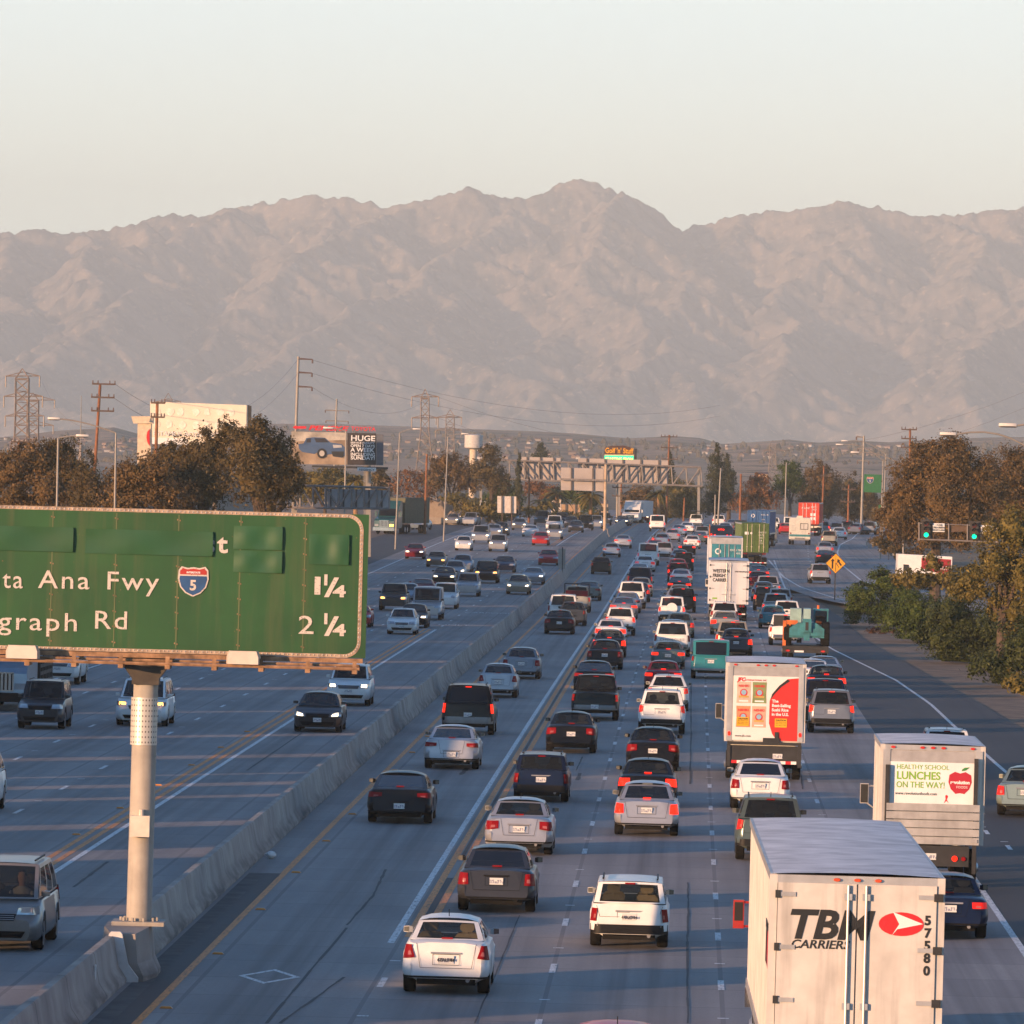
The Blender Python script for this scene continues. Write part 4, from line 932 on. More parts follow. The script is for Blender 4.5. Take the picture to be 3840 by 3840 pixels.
# ---- white freight trailer in the middle lanes
t = put_at('freight_trailer', 'white box trailer with the words Western Freight Carrier on its left door', 'trailer', 2727, 469, 0, GT)
W, L, z0, z1 = 2.58, 14.0, 1.15, 4.02
M_BOXL = mat('light_box_panel', (.62, .62, .63), .5, var=.06, scale=1.2, streak=.2)
trailer_body(t, W, L, z0, z1, M_BOXL, M_ROOFW, .5); barn_doors(t, W, z0, z1, M_BOXL, hinges=True); rear_chassis(t, W, 8, z0, [2.0, 3.3])
for k, s_ in enumerate(('WESTERN', 'FREIGHT', 'CARRIER')): text('lettering', s_, .30, M_LBLACK, t, (-1.05, -.05, z1 - .78 - k * .30), sx=.82, bold=.012)
text('lettering', 'WESTERNFREIGHT', .12, M_LBLACK, t, (.40, -.05, z1 - .74), bold=.004)
b = MB(); b.box(-1.05, -.72, -.05, -.043, z0 + .32, z0 + .42); b.build('sticker', M_LGREEN, t)
tr = thing('truck_tractor', 'white truck tractor hidden ahead of the Western Freight Carrier trailer', 'truck', t.location, t.rotation_euler[2], GT); tractor(tr, L + .6, P_['white'])
# ---- silver framed trailer with teal container doors
def container_doors(t, W, z0, z1, m, y=-.01, logo=None, lite=M_ALU):
    hw = W / 2; b = MB(); 
    for x in (-hw + .05, hw - .05): b.box(x - .06, x + .06, y - .05, y + .1, z0, z1)
    b.box(-hw, hw, y - .05, y + .1, z1 - .1, z1 + .01); b.box(-hw, hw, y - .05, y + .1, z0, z0 + .12); b.build('door_frame', m, t)
    for sx in (-1, 1):
        q = MB(); x0, x1 = (.01, hw - .11) if sx > 0 else (-hw + .11, -.01); n = 5
        for k in range(n):
            za, zb_ = z0 + .13 + k * (z1 - z0 - .24) / n, z0 + .13 + (k + 1) * (z1 - z0 - .24) / n
            q.box(x0, x1, y - .02, y, za, zb_); q.box(x0 + .04, x1 - .04, y - .05, y - .02, za + .06, zb_ - .06)
        d = q.build('rear_door', m, t)
        for f in (.34, .72):
            r_ = MB(); xx = lerp(x0, x1, f); r_.bar((xx, y - .09, z0 + .05), (xx, y - .09, z1 - .06), .028, 6); r_.box(xx - .07, xx + .07, y - .1, y - .04, z0 + .5, z0 + .56); r_.build('lock_rod', lite, d)
def container(t, W, L, z0, z1, m, lite=M_ALU):
    trailer_body(t, W, L, z0, z1, m, m, .28, 'container'); container_doors(t, W, z0, z1, m, lite=lite)
t = put_at('container_trailer', 'silver framed trailer with teal container doors ahead of the Western Freight trailer', 'trailer', 2713, 562, 0, GT)
M_TEALC = mat('teal_container', (.02, .20, .26), .6, var=.2, streak=.3)
trailer_body(t, 2.7, 13, 1.2, 4.25, M_BOXL, M_ROOFW, .6); rear_chassis(t, 2.7, 8, 1.2, [2, 3.3])
b = MB(); b.box(-1.1, 1.3, -.03, 0, 3.75, 4.2); b.build('door_header', M_ALU, t)
b = MB(); b.box(-1.05, 1.28, -.03, 0, 1.25, 3.74); d = b.build('rear_door', M_TEALC, t)
for x in (-.45, .0, .32, .8): q = MB(); q.bar((x, -.07, 1.3), (x, -.07, 3.7), .035, 6); q.build('lock_rod', M_ALU, d)
flat('emblem', disc(-.55, 3.15, .24, .24), -.035, M_LWHITE, d); flat('emblem', disc(-.55, 3.15, .15, .15), -.042, M_TEALC, d); text('lettering', 'KKFU 7804', .22, M_LWHITE, d, (.40, -.04, 3.2)); text('lettering', '45G1', .2, M_LWHITE, d, (.9, -.04, 2.95))
b = MB(); b.bar((-1.25, 0, 4.2), (-1.25, 0, 5.3), .03, 6); b.build('marker_pole', M_AMBER, t)
# ---- shipping containers on road chassis
M_GRNC = mat('green_container', (.07, .125, .02), .6, var=.25, scale=2, streak=.35); M_BLUC = mat('blue_container', (.015, .09, .25), .55, var=.15, streak=.2); M_REDC = mat('red_container', (.62, .045, .015), .55, var=.12, streak=.15)
M_OLIVE = mat('olive_trailer', (.10, .095, .05), .7, var=.15, streak=.25)
for (nm, lab, px, Y, W, mt_, dh, z1) in (('g', 'green shipping container on a road chassis with pale locking rods', 2827, 655, 2.44, M_GRNC, .05, 4.15), ('b', 'blue shipping container with white round emblem, between green container and motorhome', 2840, 765, 2.36, M_BLUC, -.06, 4.0), ('r', 'bright red shipping container with white squares behind the motorhome', 3029, 880, 2.5, M_REDC, -.05, 4.1)):
    t = put_at('container_truck', lab, 'truck', px, Y, dh, GT); container(t, W, 12.0, 1.45, z1, mt_, mat('pale_rods', (.55, .5, .36), .6) if nm == 'g' else (M_LWHITE if nm == 'r' else mt_)); rear_chassis(t, W, 10, 1.45, [1.5, 2.8])
    tractor(t, 12.8, P_['white' if nm == 'r' else 'navy'], W)
    if nm == 'b': flat('emblem', disc(-.62, z1 - .55, .2, .2), -.075, M_LWHITE, t); flat('emblem', disc(-.62, z1 - .55, .13, .13), -.085, mt_, t); text('lettering', 'MSCU 40', .2, M_LWHITE, t, (.25, -.08, z1 - .5)); [text('lettering', s_, .18, M_LWHITE, t, (.3, -.08, z1 - 1.0 - k * .32)) for k, s_ in enumerate(('22G1', '67 KG', '33.1', '12'))]
    if nm == 'g': flat('sticker', rect(-.98, -.62, z1 - 1.05, z1 - .8), -.075, M_LWHITE, t); flat('sticker', disc(-.36, z1 - .92, .11, .11), -.075, M_LWHITE, t); [text('lettering', s_, .2, M_LWHITE, t, (.32 + (k > 1) * .1, -.08, z1 - .9 - k * .25)) for k, s_ in enumerate(('EMCU 3', '84 72', 'KG', 'LB', 'CU'))]
    if nm == 'r':
        text('lettering', 'K LINE', .34, M_LWHITE, t, (-.95, -.08, z1 - .75), shear=.3); text('lettering', 'KKTU', .28, M_LWHITE, t, (.25, -.08, z1 - .62)); text('lettering', '45G1', .24, M_LWHITE, t, (.45, -.08, z1 - .92))
        for x in (.33, .72):
            for z in (z1 - 1.45, z1 - 1.95): flat('sticker', rect(x - .15, x + .15, z - .17, z + .17), -.075, M_LWHITE, t)
# ---- motorhome
t = put('motorhome', 'cream motorhome with teal stripe and one square rear window', 'motorhome', 2998, 2043, -.01)
M_RV = mat('cream_gel_coat', (.60, .57, .49), .5, var=.08, streak=.25); W = 2.42; hw = W / 2
b = MB(); o = [(-hw, .62), (-hw, 2.85), (-hw + .1, 3.02), (hw - .1, 3.02), (hw, 2.85), (hw, .62)]; b.loft([[(x * s_, y, z) for x, z in o] for y, s_ in ((0, .97), (.08, 1), (6.6, 1), (7.0, .96))]); b.build('body', M_RV, t)
b = MB(); b.box(.02, .92, -.03, .01, 1.72, 2.42); q = b.build('window_frame', M_BLACK, t); b = MB(); b.box(.08, .42, -.045, -.02, 1.78, 2.36); b.box(.46, .86, -.045, -.02, 1.78, 2.36); b.build('rear_window', mat('pale_blind', (.55, .52, .47), .4), q)
b = MB(); b.box(-hw * .965, hw * .965, -.012, .05, .92, 1.16); b.build('stripe', mat('teal_stripe', (.03, .19, .22), .5), t); b = MB(); b.box(-1.05, 1.05, -.15, .05, .5, .66); b.box(-.55, .55, -.10, 0, .66, .8); b.build('rear_bumper', mat('grey_bumper', (.2, .2, .2), .5), t)
for sx in (-1, 1): lamp(t, sx * 1.02, 1.28, 0, .09, .09, M_TAIL, 'tail_light')
b = MB(); b.box(-.4, .3, .5, 1.4, 3.0, 3.25); b.build('roof_vent', M_RV, t); truck_wheels(t, [1.9, 6.0], W + .1, .42)
for z in (2.1, 1.6, 2.75): b = MB(); b.box(-.95, -.55, -.006, .0, z, z + .03); b.build('trim_strip', M_GREYP, t)
# ---- dark refuse truck with many red lamps
t = put_at('refuse_truck', 'dark refuse truck with rows of red lamps across its tail', 'truck', 2699, 690, 0, GT)
b = MB(); b.loft([[(x * s_, y, z) for x, z in ((-1.15, 1.5), (-1.15, 3.1), (-.9, 3.35), (.9, 3.35), (1.15, 3.1), (1.15, 1.5))] for y, s_ in ((.0, 1), (.7, 1.02), (6, 1.02))]); b.build('body', mat('dark_blue_grey_steel', (.06, .06, .075), .5, var=.2), t)
b = MB(); b.box(-1.15, 1.15, -.12, .05, 1.2, 1.5); b.build('rear_step', M_ALU, t); b = MB(); b.box(-1.0, 1.0, .1, 6.2, .55, 1.25); b.build('chassis', M_BLACK, t); truck_wheels(t, [1.8, 3.1, 7.0], 2.4)
for x, z in ((-.22, 2.95), (0, 2.97), (.22, 2.95), (-.95, 2.45), (-.6, 2.4), (.6, 2.4), (.95, 2.38), (0, 1.95)): lamp(t, x, z, -.02, .10, .09, M_BRAKE, 'tail_light')
b = MB(); b.loft([[(x, y, z) for x, z in ((-1.1, .8), (-1.1, 2.6), (1.1, 2.6), (1.1, .8))] for y in (6.2, 7.9)]); b.build('cab', P_['white'], t)
# ---- telehandler carried on a low trailer
t0 = put('low_trailer', 'low trailer under the teal telehandler at the shoulder', 'trailer', 3020, 2473, 0, GT)
b = MB(); b.box(-1.25, 1.25, .1, 7, .55, .72); b.box(-1.25, 1.25, 0, .15, .35, .6); b.build('deck', M_BLACK, t0); truck_wheels(t0, [2.6, 3.6], 2.5, .38)
for sx in (-1, 1): lamp(t0, sx * .95, .46, -.01, .13, .06, M_MARK, 'tail_light')
b = MB(); b.box(-.6, -.1, -.02, 0, .38, .48); b.build('reflective_strip', M_LWHITE, t0)
t = thing('telehandler', 'teal telehandler with big tyres and orange guard riding on a low trailer', 'telehandler', tuple(Vector(t0.location) + Vector((.05, .3, .72))), t0.rotation_euler[2])
M_TH = mat('faded_teal_steel', (.035, .19, .22), .5, var=.3, scale=2, streak=.3); M_THL = mat('pale_teal_steel', (.28, .42, .40), .5, var=.15)
b = MB(); b.loft([[(x, y, z) for x, z in ((-.95, .45), (-.95, .95), (-.5, 1.25), (.5, 1.25), (.95, .95), (.95, .45))] for y in (.1, 4.2)]); b.box(-.95, .95, .0, .2, .55, .95); b.box(-.16, .16, -.05, .1, .3, .7); b.build('chassis', M_TH, t, smooth=20)
b = MB(); b.loft([[(x, y, z) for x, z in ((-.19, z_ - .55), (-.19, z_), (.19, z_), (.19, z_ - .55))] for y, z_ in ((-.1, 2.02), (1.0, 2.05), (4.8, 1.5))]); o = b.build('boom', M_THL, t); b = MB(); b.box(-.24, .24, -.12, .3, .75, 1.48); b.build('boom_pivot', M_TH, o); b = MB(); b.box(-.08, .08, -.135, -.115, .85, 1.3); b.build('boom_slot', M_BLACK, o)
b = MB()
for x in (.42, 1.12):
    for y in (.9, 2.4): b.box(x - .04, x + .04, y - .04, y + .04, .9, 1.95)
b.box(.36, 1.18, .8, 2.5, 1.92, 2.02); b.box(.38, 1.16, .86, 2.44, .9, 1.15); o = b.build('cab', M_TH, t); b = MB(); b.quad((.46, .87, 1.2), (1.08, .87, 1.2), (1.08, .87, 1.9), (.46, .87, 1.9)); b.build('rear_window', M_GLASS, o); b = MB(); b.box(.5, 1.0, 1.4, 1.6, 1.1, 1.62); b.build('seat', mat('rust_seat', (.45, .16, .07), .8), o)
b = MB(); b.bar((.62, 1.5, 2.02), (.62, 1.5, 2.2), .07, 10); b.build('beacon', mat('orange_beacon', (.8, .16, .02), .3), o)
b = MB(); b.box(-1.30, -1.12, .2, .35, -.05, 1.35); b.box(-1.12, -.5, .25, .4, 1.15, 1.38); b.box(-.95, -.88, .25, .33, .7, 1.15); b.build('orange_guard', mat('orange_steel', (.62, .14, .02), .5, var=.2), t)
b = MB(); b.box(-.9, -.3, 1.2, 2.6, 1.2, 2.0); b.build('engine_cover', M_THL, t)
for sx in (-1, 1):
    for y in (.75, 3.5):
        N = 26; b = MB(); prof = [(-.2, .35), (-.22, .6), (-.17, .66), (.17, .66), (.22, .6), (.2, .35)]
        b.loft([[(x, q * (1 + .03 * (k % 2)) * math.cos(2 * math.pi * k / N), q * (1 + .03 * (k % 2)) * math.sin(2 * math.pi * k / N)) for k in range(N)] for x, q in prof]); o = b.build('wheel', M_TYRE, t, loc=(sx * 1.03, y, .66)); b = MB(); b.bar((-.21, 0, 0), (.21, 0, 0), .3, 14); b.build('rim', M_TH, o)
# ---- oncoming semi trucks and a stake truck
t = put('semi_truck', 'dark green semi truck with a long olive trailer on the left off-ramp', 'truck', 1438, 2003, math.pi - .16, GT)
# local +y is forwards, so the cab stands ahead of the trailer; origin at the front bumper
tractor(t, -4.7, mat('dark_green_cab', (.012, .07, .075), .35, var=.1, coat=.5)); q = [c for c in t.children if c.name.startswith('headlight')]
for c in q[:1]: c.data.materials[0] = M_AMBERON
b = MB(); corrugated(b, -1.3, -19, -5.4, 1.2, 4.1, 0, .5); corrugated(b, 1.3, -19, -5.4, 1.2, 4.1, 0, .5, sgn=1); b.box(-1.28, 1.28, -19, -5.4, 1.2, 4.08); b.build('trailer_body', M_OLIVE, t); truck_wheels(t, [-17.5, -16.2], 2.6)
t = put('semi_truck', 'white semi truck with roof fairing and long white trailer on the far bend', 'truck', 2362, 1962, math.pi - .09, GT)
tractor(t, -4.7, P_['white'], 2.5, 3.15); b = MB(); b.box(-1.28, 1.28, -19, -5.4, 1.2, 4.1); b.build('trailer_body', M_BOXL, t); truck_wheels(t, [-17.5, -16.2], 2.6); t.scale = (1, 1, .76)
t = put('stake_truck', 'dark flatbed stake truck cut off by the left edge behind the sign', 'truck', -5, 2668, math.pi, GT)
tractor(t, -4.7, P_['bluegrey'], 2.3, 2.3, False); b = MB(); b.box(-1.15, 1.15, -10.5, -5.0, .95, 1.1)
for k in range(9):
    for sx in (-1, 1): b.box(sx * 1.12 - .03, sx * 1.12 + .03, -10.4 + k * .66, -10.3 + k * .66, 1.1, 2.1)
for z in (1.3, 1.6, 1.9):
    for sx in (-1, 1): b.box(sx * 1.12 - .02, sx * 1.12 + .02, -10.4, -5.0, z, z + .14)
b.box(-1.1, 1.1, -9, -6, 1.1, 1.9); b.build('stake_bed', M_BLACK, t)

# ================================================================ the big green guide sign over the median
YS = 140.6
def sp_(x, y, k=.735, x0=0, y0=1850): p = at(x0 + k * x, y0 + k * y, YS); return p.x, p.z
def sign_green():
    t = NT('sign_green'); o = t.obj(); st = t.noise(1.0, 5, t.map(o, (3.2, 1, .22)), .6); n = t.noise(.7, 5, o); sp = t.noise(14, 4, o)
    c = t.ramp(n, [(.3, (.006, .052, .011)), (.7, (.013, .085, .018))])
    c = t.mix(t.math('MULTIPLY', t.ramp(st, [(.50, (0, 0, 0)), (.72, (1, 1, 1))]), .55), c, (.07, .085, .03))
    c = t.mix(t.ramp(sp, [(.72, (0, 0, 0)), (.76, (1, 1, 1))]), c, (.16, .10, .04))
    t.color(c); t.p.inputs['Roughness'].default_value = .55; return t.mat
def buttons():
    t = NT('reflector_button_letters'); o = t.obj(); v = t.new('ShaderNodeTexVoronoi'); v.inputs['Scale'].default_value = 26; t.link(o, v.inputs['Vector'])
    t.color(t.ramp(v.outputs['Distance'], [(.18, (.27, .23, .20)), (.34, (.56, .50, .44))])); t.p.inputs['Roughness'].default_value = .4; return t.mat
M_SIGN = sign_green(); M_BUT = buttons(); M_RUST = mat('rusty_steel', (.30, .17, .09), .8, var=.4, scale=4, streak=.4); M_POLE = mat('galvanised_pole', (.37, .335, .285), .7, .0, var=.15, scale=1.5, streak=.3)
pb = ground(518, 3444); pz = 1.08
PX = at(521, 3444, 141).x; t = thing('guide_sign', 'huge green freeway guide sign with patched words on a single thick pole in the median', 'road sign', (PX, 141, 0))
def L_(x, z, y=0.0): return (x - PX, YS - 141 + y, z)
xr, zt_ = sp_(1883, 112); xl = sp_(-410, 60)[0]; _, zb_ = sp_(1862, 852); _, ztl = sp_(-410, 60); zt_ = (sp_(1500, 98)[1] + sp_(200, 66)[1]) / 2; zb_ = (sp_(1500, 836)[1] + sp_(200, 795)[1]) / 2
b = MB(); q = L_(xl, zb_); q2 = L_(xr, zt_); b.box(q[0], q2[0], q[1], q[1] + .09, q[2], q2[2]); pan = b.build('sign_panel', M_SIGN, t)
X0_, X1_, Z0_, Z1_ = q[0], q2[0], q[2], q2[2]; yf = q[1]
def off(dx): return dx
b = MB()   # border with rounded corners, and its reflector buttons
def rrect(i, r): 
    x0, x1, z0, z1 = X0_ + i, X1_ - i - .10, Z0_ + i, Z1_ - i; pts = []
    for cx_, cz_, a0 in ((x1 - r, z1 - r, 0), (x0 + r, z1 - r, 90), (x0 + r, z0 + r, 180), (x1 - r, z0 + r, 270)):
        for k in range(9): a = rad(a0 + k * 90 / 8); pts.append((cx_ + r * math.cos(a), cz_ + r * math.sin(a)))
    return pts
o1, o2 = rrect(.0, .32), rrect(.072, .26); n = len(o1)
for k in range(n):
    a, c, e, f = o1[k], o1[(k + 1) % n], o2[(k + 1) % n], o2[k]; b.quad((a[0], yf - .012, a[1]), (c[0], yf - .012, c[1]), (e[0], yf - .012, e[1]), (f[0], yf - .012, f[1]))
brd = b.build('sign_border', mat('weathered_border', (.38, .28, .20), .5, var=.3, scale=9), pan)
b = MB(); mid = rrect(.042, .285); n = len(mid)
for k in range(n):
    a, c = mid[k], mid[(k + 1) % n]; ln = math.hypot(c[0] - a[0], c[1] - a[1]); m_ = max(1, int(ln / .085))
    for i in range(m_):
        x, z = lerp(a[0], c[0], i / m_), lerp(a[1], c[1], i / m_); r_ = .024; b.add([(x - r_, yf - .014, z), (x, yf - .014, z + r_), (x + r_, yf - .014, z), (x, yf - .014, z - r_), (x, yf - .032, z)], [(0, 1, 4), (1, 2, 4), (2, 3, 4), (3, 0, 4)])
b.build('reflector_row', mat('glass_button', (.72, .62, .52), .2, .3), brd)
b = MB()
for x in (262, 587, 905, 1222, 1552, -60, -380):
    xx = sp_(x, 450)[0] - PX; b.box(xx - .012, xx + .012, yf - .006, yf, Z0_ + .1, Z1_ - .1)
    for k in range(9): zz = Z0_ + .2 + k * (Z1_ - Z0_ - .4) / 8; b.box(xx - .035, xx - .015, yf - .012, yf, zz - .015, zz + .015, 1); b.box(xx + .015, xx + .035, yf - .012, yf, zz - .03, zz, 1)
b.build('panel_seam', [mat('seam_green', (.10, .13, .05), .6), M_RUST], pan)
def fit(body, x0, x1, yb, cap, m, parent, k=.735, ox=0, oy=1850, bold=.002, y=-.012, ext=.006):
    xa, z = sp_(x0, yb, k, ox, oy); xb, _ = sp_(x1, yb, k, ox, oy); o = text('lettering', body, cap / .70, m, parent, (xa - PX, yf + y, z), bold=bold, ext=ext, space=1.16)
    bpy.context.view_layer.update(); wd = max(max(c[0] for c in o.bound_box) - max(min(c[0] for c in o.bound_box), 0), .01); mn = min(c[0] for c in o.bound_box)
    o.scale = ((xb - xa) / (wd), 1, 1); return o
cap = .36
for w_, x0, x1, yb in (('Santa', -190, 112, 476), ('Ana', 195, 456, 482), ('Fwy', 537, 800, 489), ('Telegraph', -345, 390, 684), ('Rd', 474, 636, 689), ('1', 1548, 1578, 514), ('2', 1517, 1594, 715)): fit(w_, x0, x1, yb, cap, M_BUT, pan)
fit('st', 1040, 1160, 299, .36, M_BUT, pan, bold=.012)
for yy in (0, 198): fit('1', 1640, 1656, 466 + yy, .20, M_BUT, pan, bold=.012); fit('/', 1656, 1728, 526 + yy, .38, M_BUT, pan, bold=.008); fit('4', 1700, 1764, 526 + yy, .22, M_BUT, pan, bold=.012)
M_PATCH = mat('patch_green', (.016, .08, .024), .45, var=.14, scale=.6, streak=.15)
for (x0, y0, x1, y1) in ((-190, 160, 373, 300), (438, 180, 1085, 322), (1193, 165, 1440, 290), (1193, 290, 1438, 408), (1578, 207, 1780, 366)):
    xa, za = sp_(x0, y0); xb, zb2 = sp_(x1, y1); b = MB()
    b.grid(lambda u, v: (lerp(xa, xb, u) - PX, yf - .022 - .03 * u - .018 * math.sin(u * 9 + x0) * math.sin(v * 3.1), lerp(za, zb2, v)), 14, 6)
    b.box(xb - PX - .01, xb - PX, yf - .055, yf, zb2, za); b.build('cover_plate', M_PATCH, pan, smooth=True)
cx_, cz_ = sp_(986, 452); cx_ -= PX; s_ = .60
def shield(cx, cz, s, y, parent, num, th=.012):
    out = [(-.50, .40), (-.40, .52), (-.2, .47), (0, .50), (.2, .47), (.40, .52), (.50, .40), (.52, .1), (.44, -.18), (.26, -.38), (0, -.50), (-.26, -.38), (-.44, -.18), (-.52, .1)]
    q = flat('interstate_shield', [(cx + x * s * 2, cz + z * s * 2) for x, z in out], y, M_BUT, parent, th); inn = [(x * .90, z * .90) for x, z in out]
    flat('shield_field', [(cx + x * s * 2, cz + z * s * 2) for x, z in inn if z < .2] + [(cx - .465 * s * 2, cz + .2 * s * 2), (cx + .465 * s * 2, cz + .2 * s * 2)][::-1] if False else [(cx + x * s * 2, cz + z * s * 2) for x, z in ((.45, .20), (.468, .09), (.396, -.162), (.234, -.342), (0, -.45), (-.234, -.342), (-.396, -.162), (-.468, .09), (-.45, .20))], y - th - .002, mat('shield_blue', (.02, .075, .20), .45), q, .004)
    flat('shield_field', [(cx + x * s * 2, cz + z * s * 2) for x, z in ((-.45, .25), (.45, .25), (.45, .36), (.36, .46), (.2, .42), (0, .45), (-.2, .42), (-.36, .46), (-.45, .36))], y - th - .002, mat('shield_red', (.42, .03, .02), .45), q, .004)
    text('lettering', 'INTERSTATE', s * .165, M_LWHITE, q, (cx, y - th - .01, cz + .29 * s * 2), align='CENTER', bold=.002); text('lettering', num, s * .95, M_BUT, q, (cx, y - th - .012, cz - .27 * s * 2), align='CENTER', bold=s * .03)
shield(cx_, cz_, .295, yf - .012, pan, '5')
# walkway rails, lamp housings, brackets under the panel
b = MB(); b.box(X0_, X1_ - .05, yf - .10, yf + .0, Z0_ - .10, Z0_ - .01); b.bar((X0_, yf - .55, Z0_ - .20), (X1_ - .1, yf - .55, Z0_ - .20), .035, 6); b.bar((X0_, yf - .35, Z0_ - .14), (X1_ - .1, yf - .35, Z0_ - .14), .03, 6)
for k in range(10): xx = X0_ + .4 + k * (X1_ - X0_ - .6) / 9; b.box(xx - .05, xx + .05, yf - .62, yf + .3, Z0_ - .30, Z0_ - .22); b.box(xx - .04, xx + .04, yf - .56, yf - .5, Z0_ - .25, Z0_ - .05)
b.build('light_rail', M_RUST, t)
for x in (125, 1248, -960):
    xx = sp_(x, 800)[0] - PX; b = MB(); b.loft([[(xx + sx * w2, y2, Z0_ + z2) for sx, z2 in ((-1, -.16), (-1, -.02), (-.86, .10), (.86, .10), (1, -.02), (1, -.16))] for y2, w2 in ((yf - .72, .30), (yf - .45, .34))]); b.build('lamp_housing', mat('pale_lamp_housing', (.62, .52, .44), .5, var=.1), t)
# pole
pt = at(541, 2560, 141); b = MB(); zt2 = Z0_ - .02; R = .255; x2 = 0.02
b.bar((0, 0, pz), (x2, 0, zt2 - .45), R, 28, 0, R * .96); b.build('pole', M_POLE, t, smooth=40)
b = MB(); b.loft([[(x2 + sx * w2, y2, z2) for sx, y2 in ((-1, -.3), (1, -.3), (1, .3), (-1, .3))] for w2, z2 in ((.27, zt2 - .62), (.27, zt2 - .5), (.62, zt2 - .02))]); b.box(-2.6, 2.6, -.16, .12, zt2 - .03, zt2 + .12); b.build('pole_head', mat('dark_brown_steel', (.05, .04, .03), .6, var=.3), t)
za, zc = sp_(740, 300, .7246, 0, 2400)[1], sp_(740, 546, .7246, 0, 2400)[1]
def sleeve():
    tt = NT('perforated_sleeve'); o = tt.obj(); uv = tt.new('ShaderNodeSeparateXYZ'); tt.link(o, uv.inputs[0])
    an = tt.math('ARCTAN2', uv.outputs[1], uv.outputs[0]); a = tt.math('SINE', tt.math('MULTIPLY', an, 26)); c = tt.math('SINE', tt.math('MULTIPLY', uv.outputs[2], 2 * math.pi / .105))
    h = tt.math('GREATER_THAN', tt.math('MULTIPLY', tt.math('MAXIMUM', a, 0), tt.math('MAXIMUM', c, 0)), .40); tt.color(tt.mix(h, (.60, .55, .48), (.09, .08, .07))); tt.p.inputs['Metallic'].default_value = .3; tt.p.inputs['Roughness'].default_value = .45; return tt.mat
b = MB(); b.bar((0, 0, zc), (0, 0, za), R + .012, 28); b.build('climb_guard', sleeve(), t, smooth=40)
xa, z1_ = sp_(675, 908, .7246, 0, 2400); xb, z2_ = sp_(772, 1020, .7246, 0, 2400); b = MB(); b.box(xa - PX, xb - PX, -.44, -.22, z2_, z1_); b.bar((lerp(xa, xb, .55) - PX, -.33, z1_), (lerp(xa, xb, .55) - PX, -.33, z1_ + .12), .05, 10); b.build('control_box', mat('pale_box', (.62, .55, .46), .5, var=.08, scale=5), t)
b = MB(); b.box(-.52, .52, -.5, .5, pz - .08, pz)
for k in range(10): a = 2 * math.pi * k / 10; b.bar((.36 * math.cos(a), .36 * math.sin(a), pz), (.36 * math.cos(a), .36 * math.sin(a), pz + .07), .028, 6)
b.build('base_plate', M_POLE, t)
t2 = MB(); t2.loft([[(x, y, z) for x, z in ((-.62 - e, 0), (-.62 - e, .10), (-.50 - e, .36), (-.44 - e, zz), (.44 + e, zz), (.50 + e, .36), (.62 + e, .10), (.62 + e, 0))] for y, e, zz in ((-1.95, -.20, .94), (-.7, 0, 1.0), (.9, 0, 1.0), (2.6, -.24, .90))]); o = t2.build('pole_pedestal', M_BAR, None, loc=((PX + C(141) + BO) / 2, 141, 0)); tag(o, 'concrete pedestal under the sign pole between barrier sections', 'pedestal')
b = MB(); cxb = C(139) + BO; b.loft([[(cxb + x * 1.28 + .12, y, z * 1.10) for x, z in PROF] for y in (138.85, 139.02)]); b.build('end_plate', mat('white_end_plate', (.60, .58, .56), .6, var=.12), None); o = COL.objects[-1]
tag(o, 'white painted end plate across the barrier at the sign pole', 'plate')
b = MB(); X_, Y_ = ground(335, 3648, .55); X_ = C(Y_) + BO + .165; b.box(X_ - .012, X_ + .012, Y_ - .1, Y_ + .1, .42, .70); o = b.build('marker_plate', M_LWHITE); tag(o, 'small white marker plate with a dark figure on the near barrier', 'plate')

# ================================================================ roadside and far background
M_WOOD = mat('orange_brown_pole', (.24, .095, .04), .85, var=.3, scale=2); M_WOODD = mat('dark_crossarm', (.09, .06, .045), .85); M_STEEL = mat('pale_steel_pole', (.27, .245, .215), .5, .1, var=.08); M_LATT = mat('tower_lattice', (.26, .20, .16), .7, var=.15); M_INS = mat('insulator', (.13, .09, .075), .4)
def base(px, py, Y): p = at(px, py, Y); p.z = gz(Y); return p
def polebar(root, name, px0, py0, px1, py1, Y, r0, r1, m):
    p, q = at(px0, py0, Y), at(px1, py1, Y); f = (gz(Y) - p.z) / (q.z - p.z); p = p.lerp(q, f); p.z = gz(Y); root.location = p
    b = MB(); b.bar((0, 0, 0), q - p, r0, 12, 0, r1); return b.build(name, m, root, smooth=40), q - p
def lamp_post(label, px0, py0, px1, py1, tx, ty, Y, group='lamp posts', r=.085, head='cobra', bow=.0, m=M_STEEL):
    t = thing('lamp_post', label, 'lamp post', group=group); _, top = polebar(t, 'pole', px0, py0, px1, py1, Y, r, r * .7, m)
    tip = at(tx, ty, Y) - Vector(t.location); b = MB(); pts = []
    for k in range(9): u = k / 8; p = top.lerp(tip, u); p.z += bow * math.sin(math.pi * u) + (tip.z - top.z) * (math.sin(u * math.pi / 2) - u) * .8; pts.append(p)
    b.path(pts, .045, 8); b.build('arm', m, t)
    d = (tip - top).normalized(); d.z = 0; d.normalize(); b = MB(); e = Vector((0, .18, 0)); ln = .75
    b.loft([[tip + d * a + Vector((0, y, z)) for y, z in ((-w_, -.03), (-w_ * .7, .09), (w_ * .7, .09), (w_, -.03), (0, -.09))] for a, w_ in ((0, .07), (.15, .16), (ln * .7, .17), (ln, .06))]); b.build('lamp_head', mat('pale_lamp_head', (.62, .58, .52), .4, var=.05), t, smooth=40); return t
lamp_post('straight lamp post with short arm in front of the leftmost dark tree', 214, 1862, 218, 1643, 285, 1634, 420)
lamp_post('lamp post with long curved arm reaching left between the two dark tree groups', 432, 1812, 435, 1623, 225, 1571, 430)
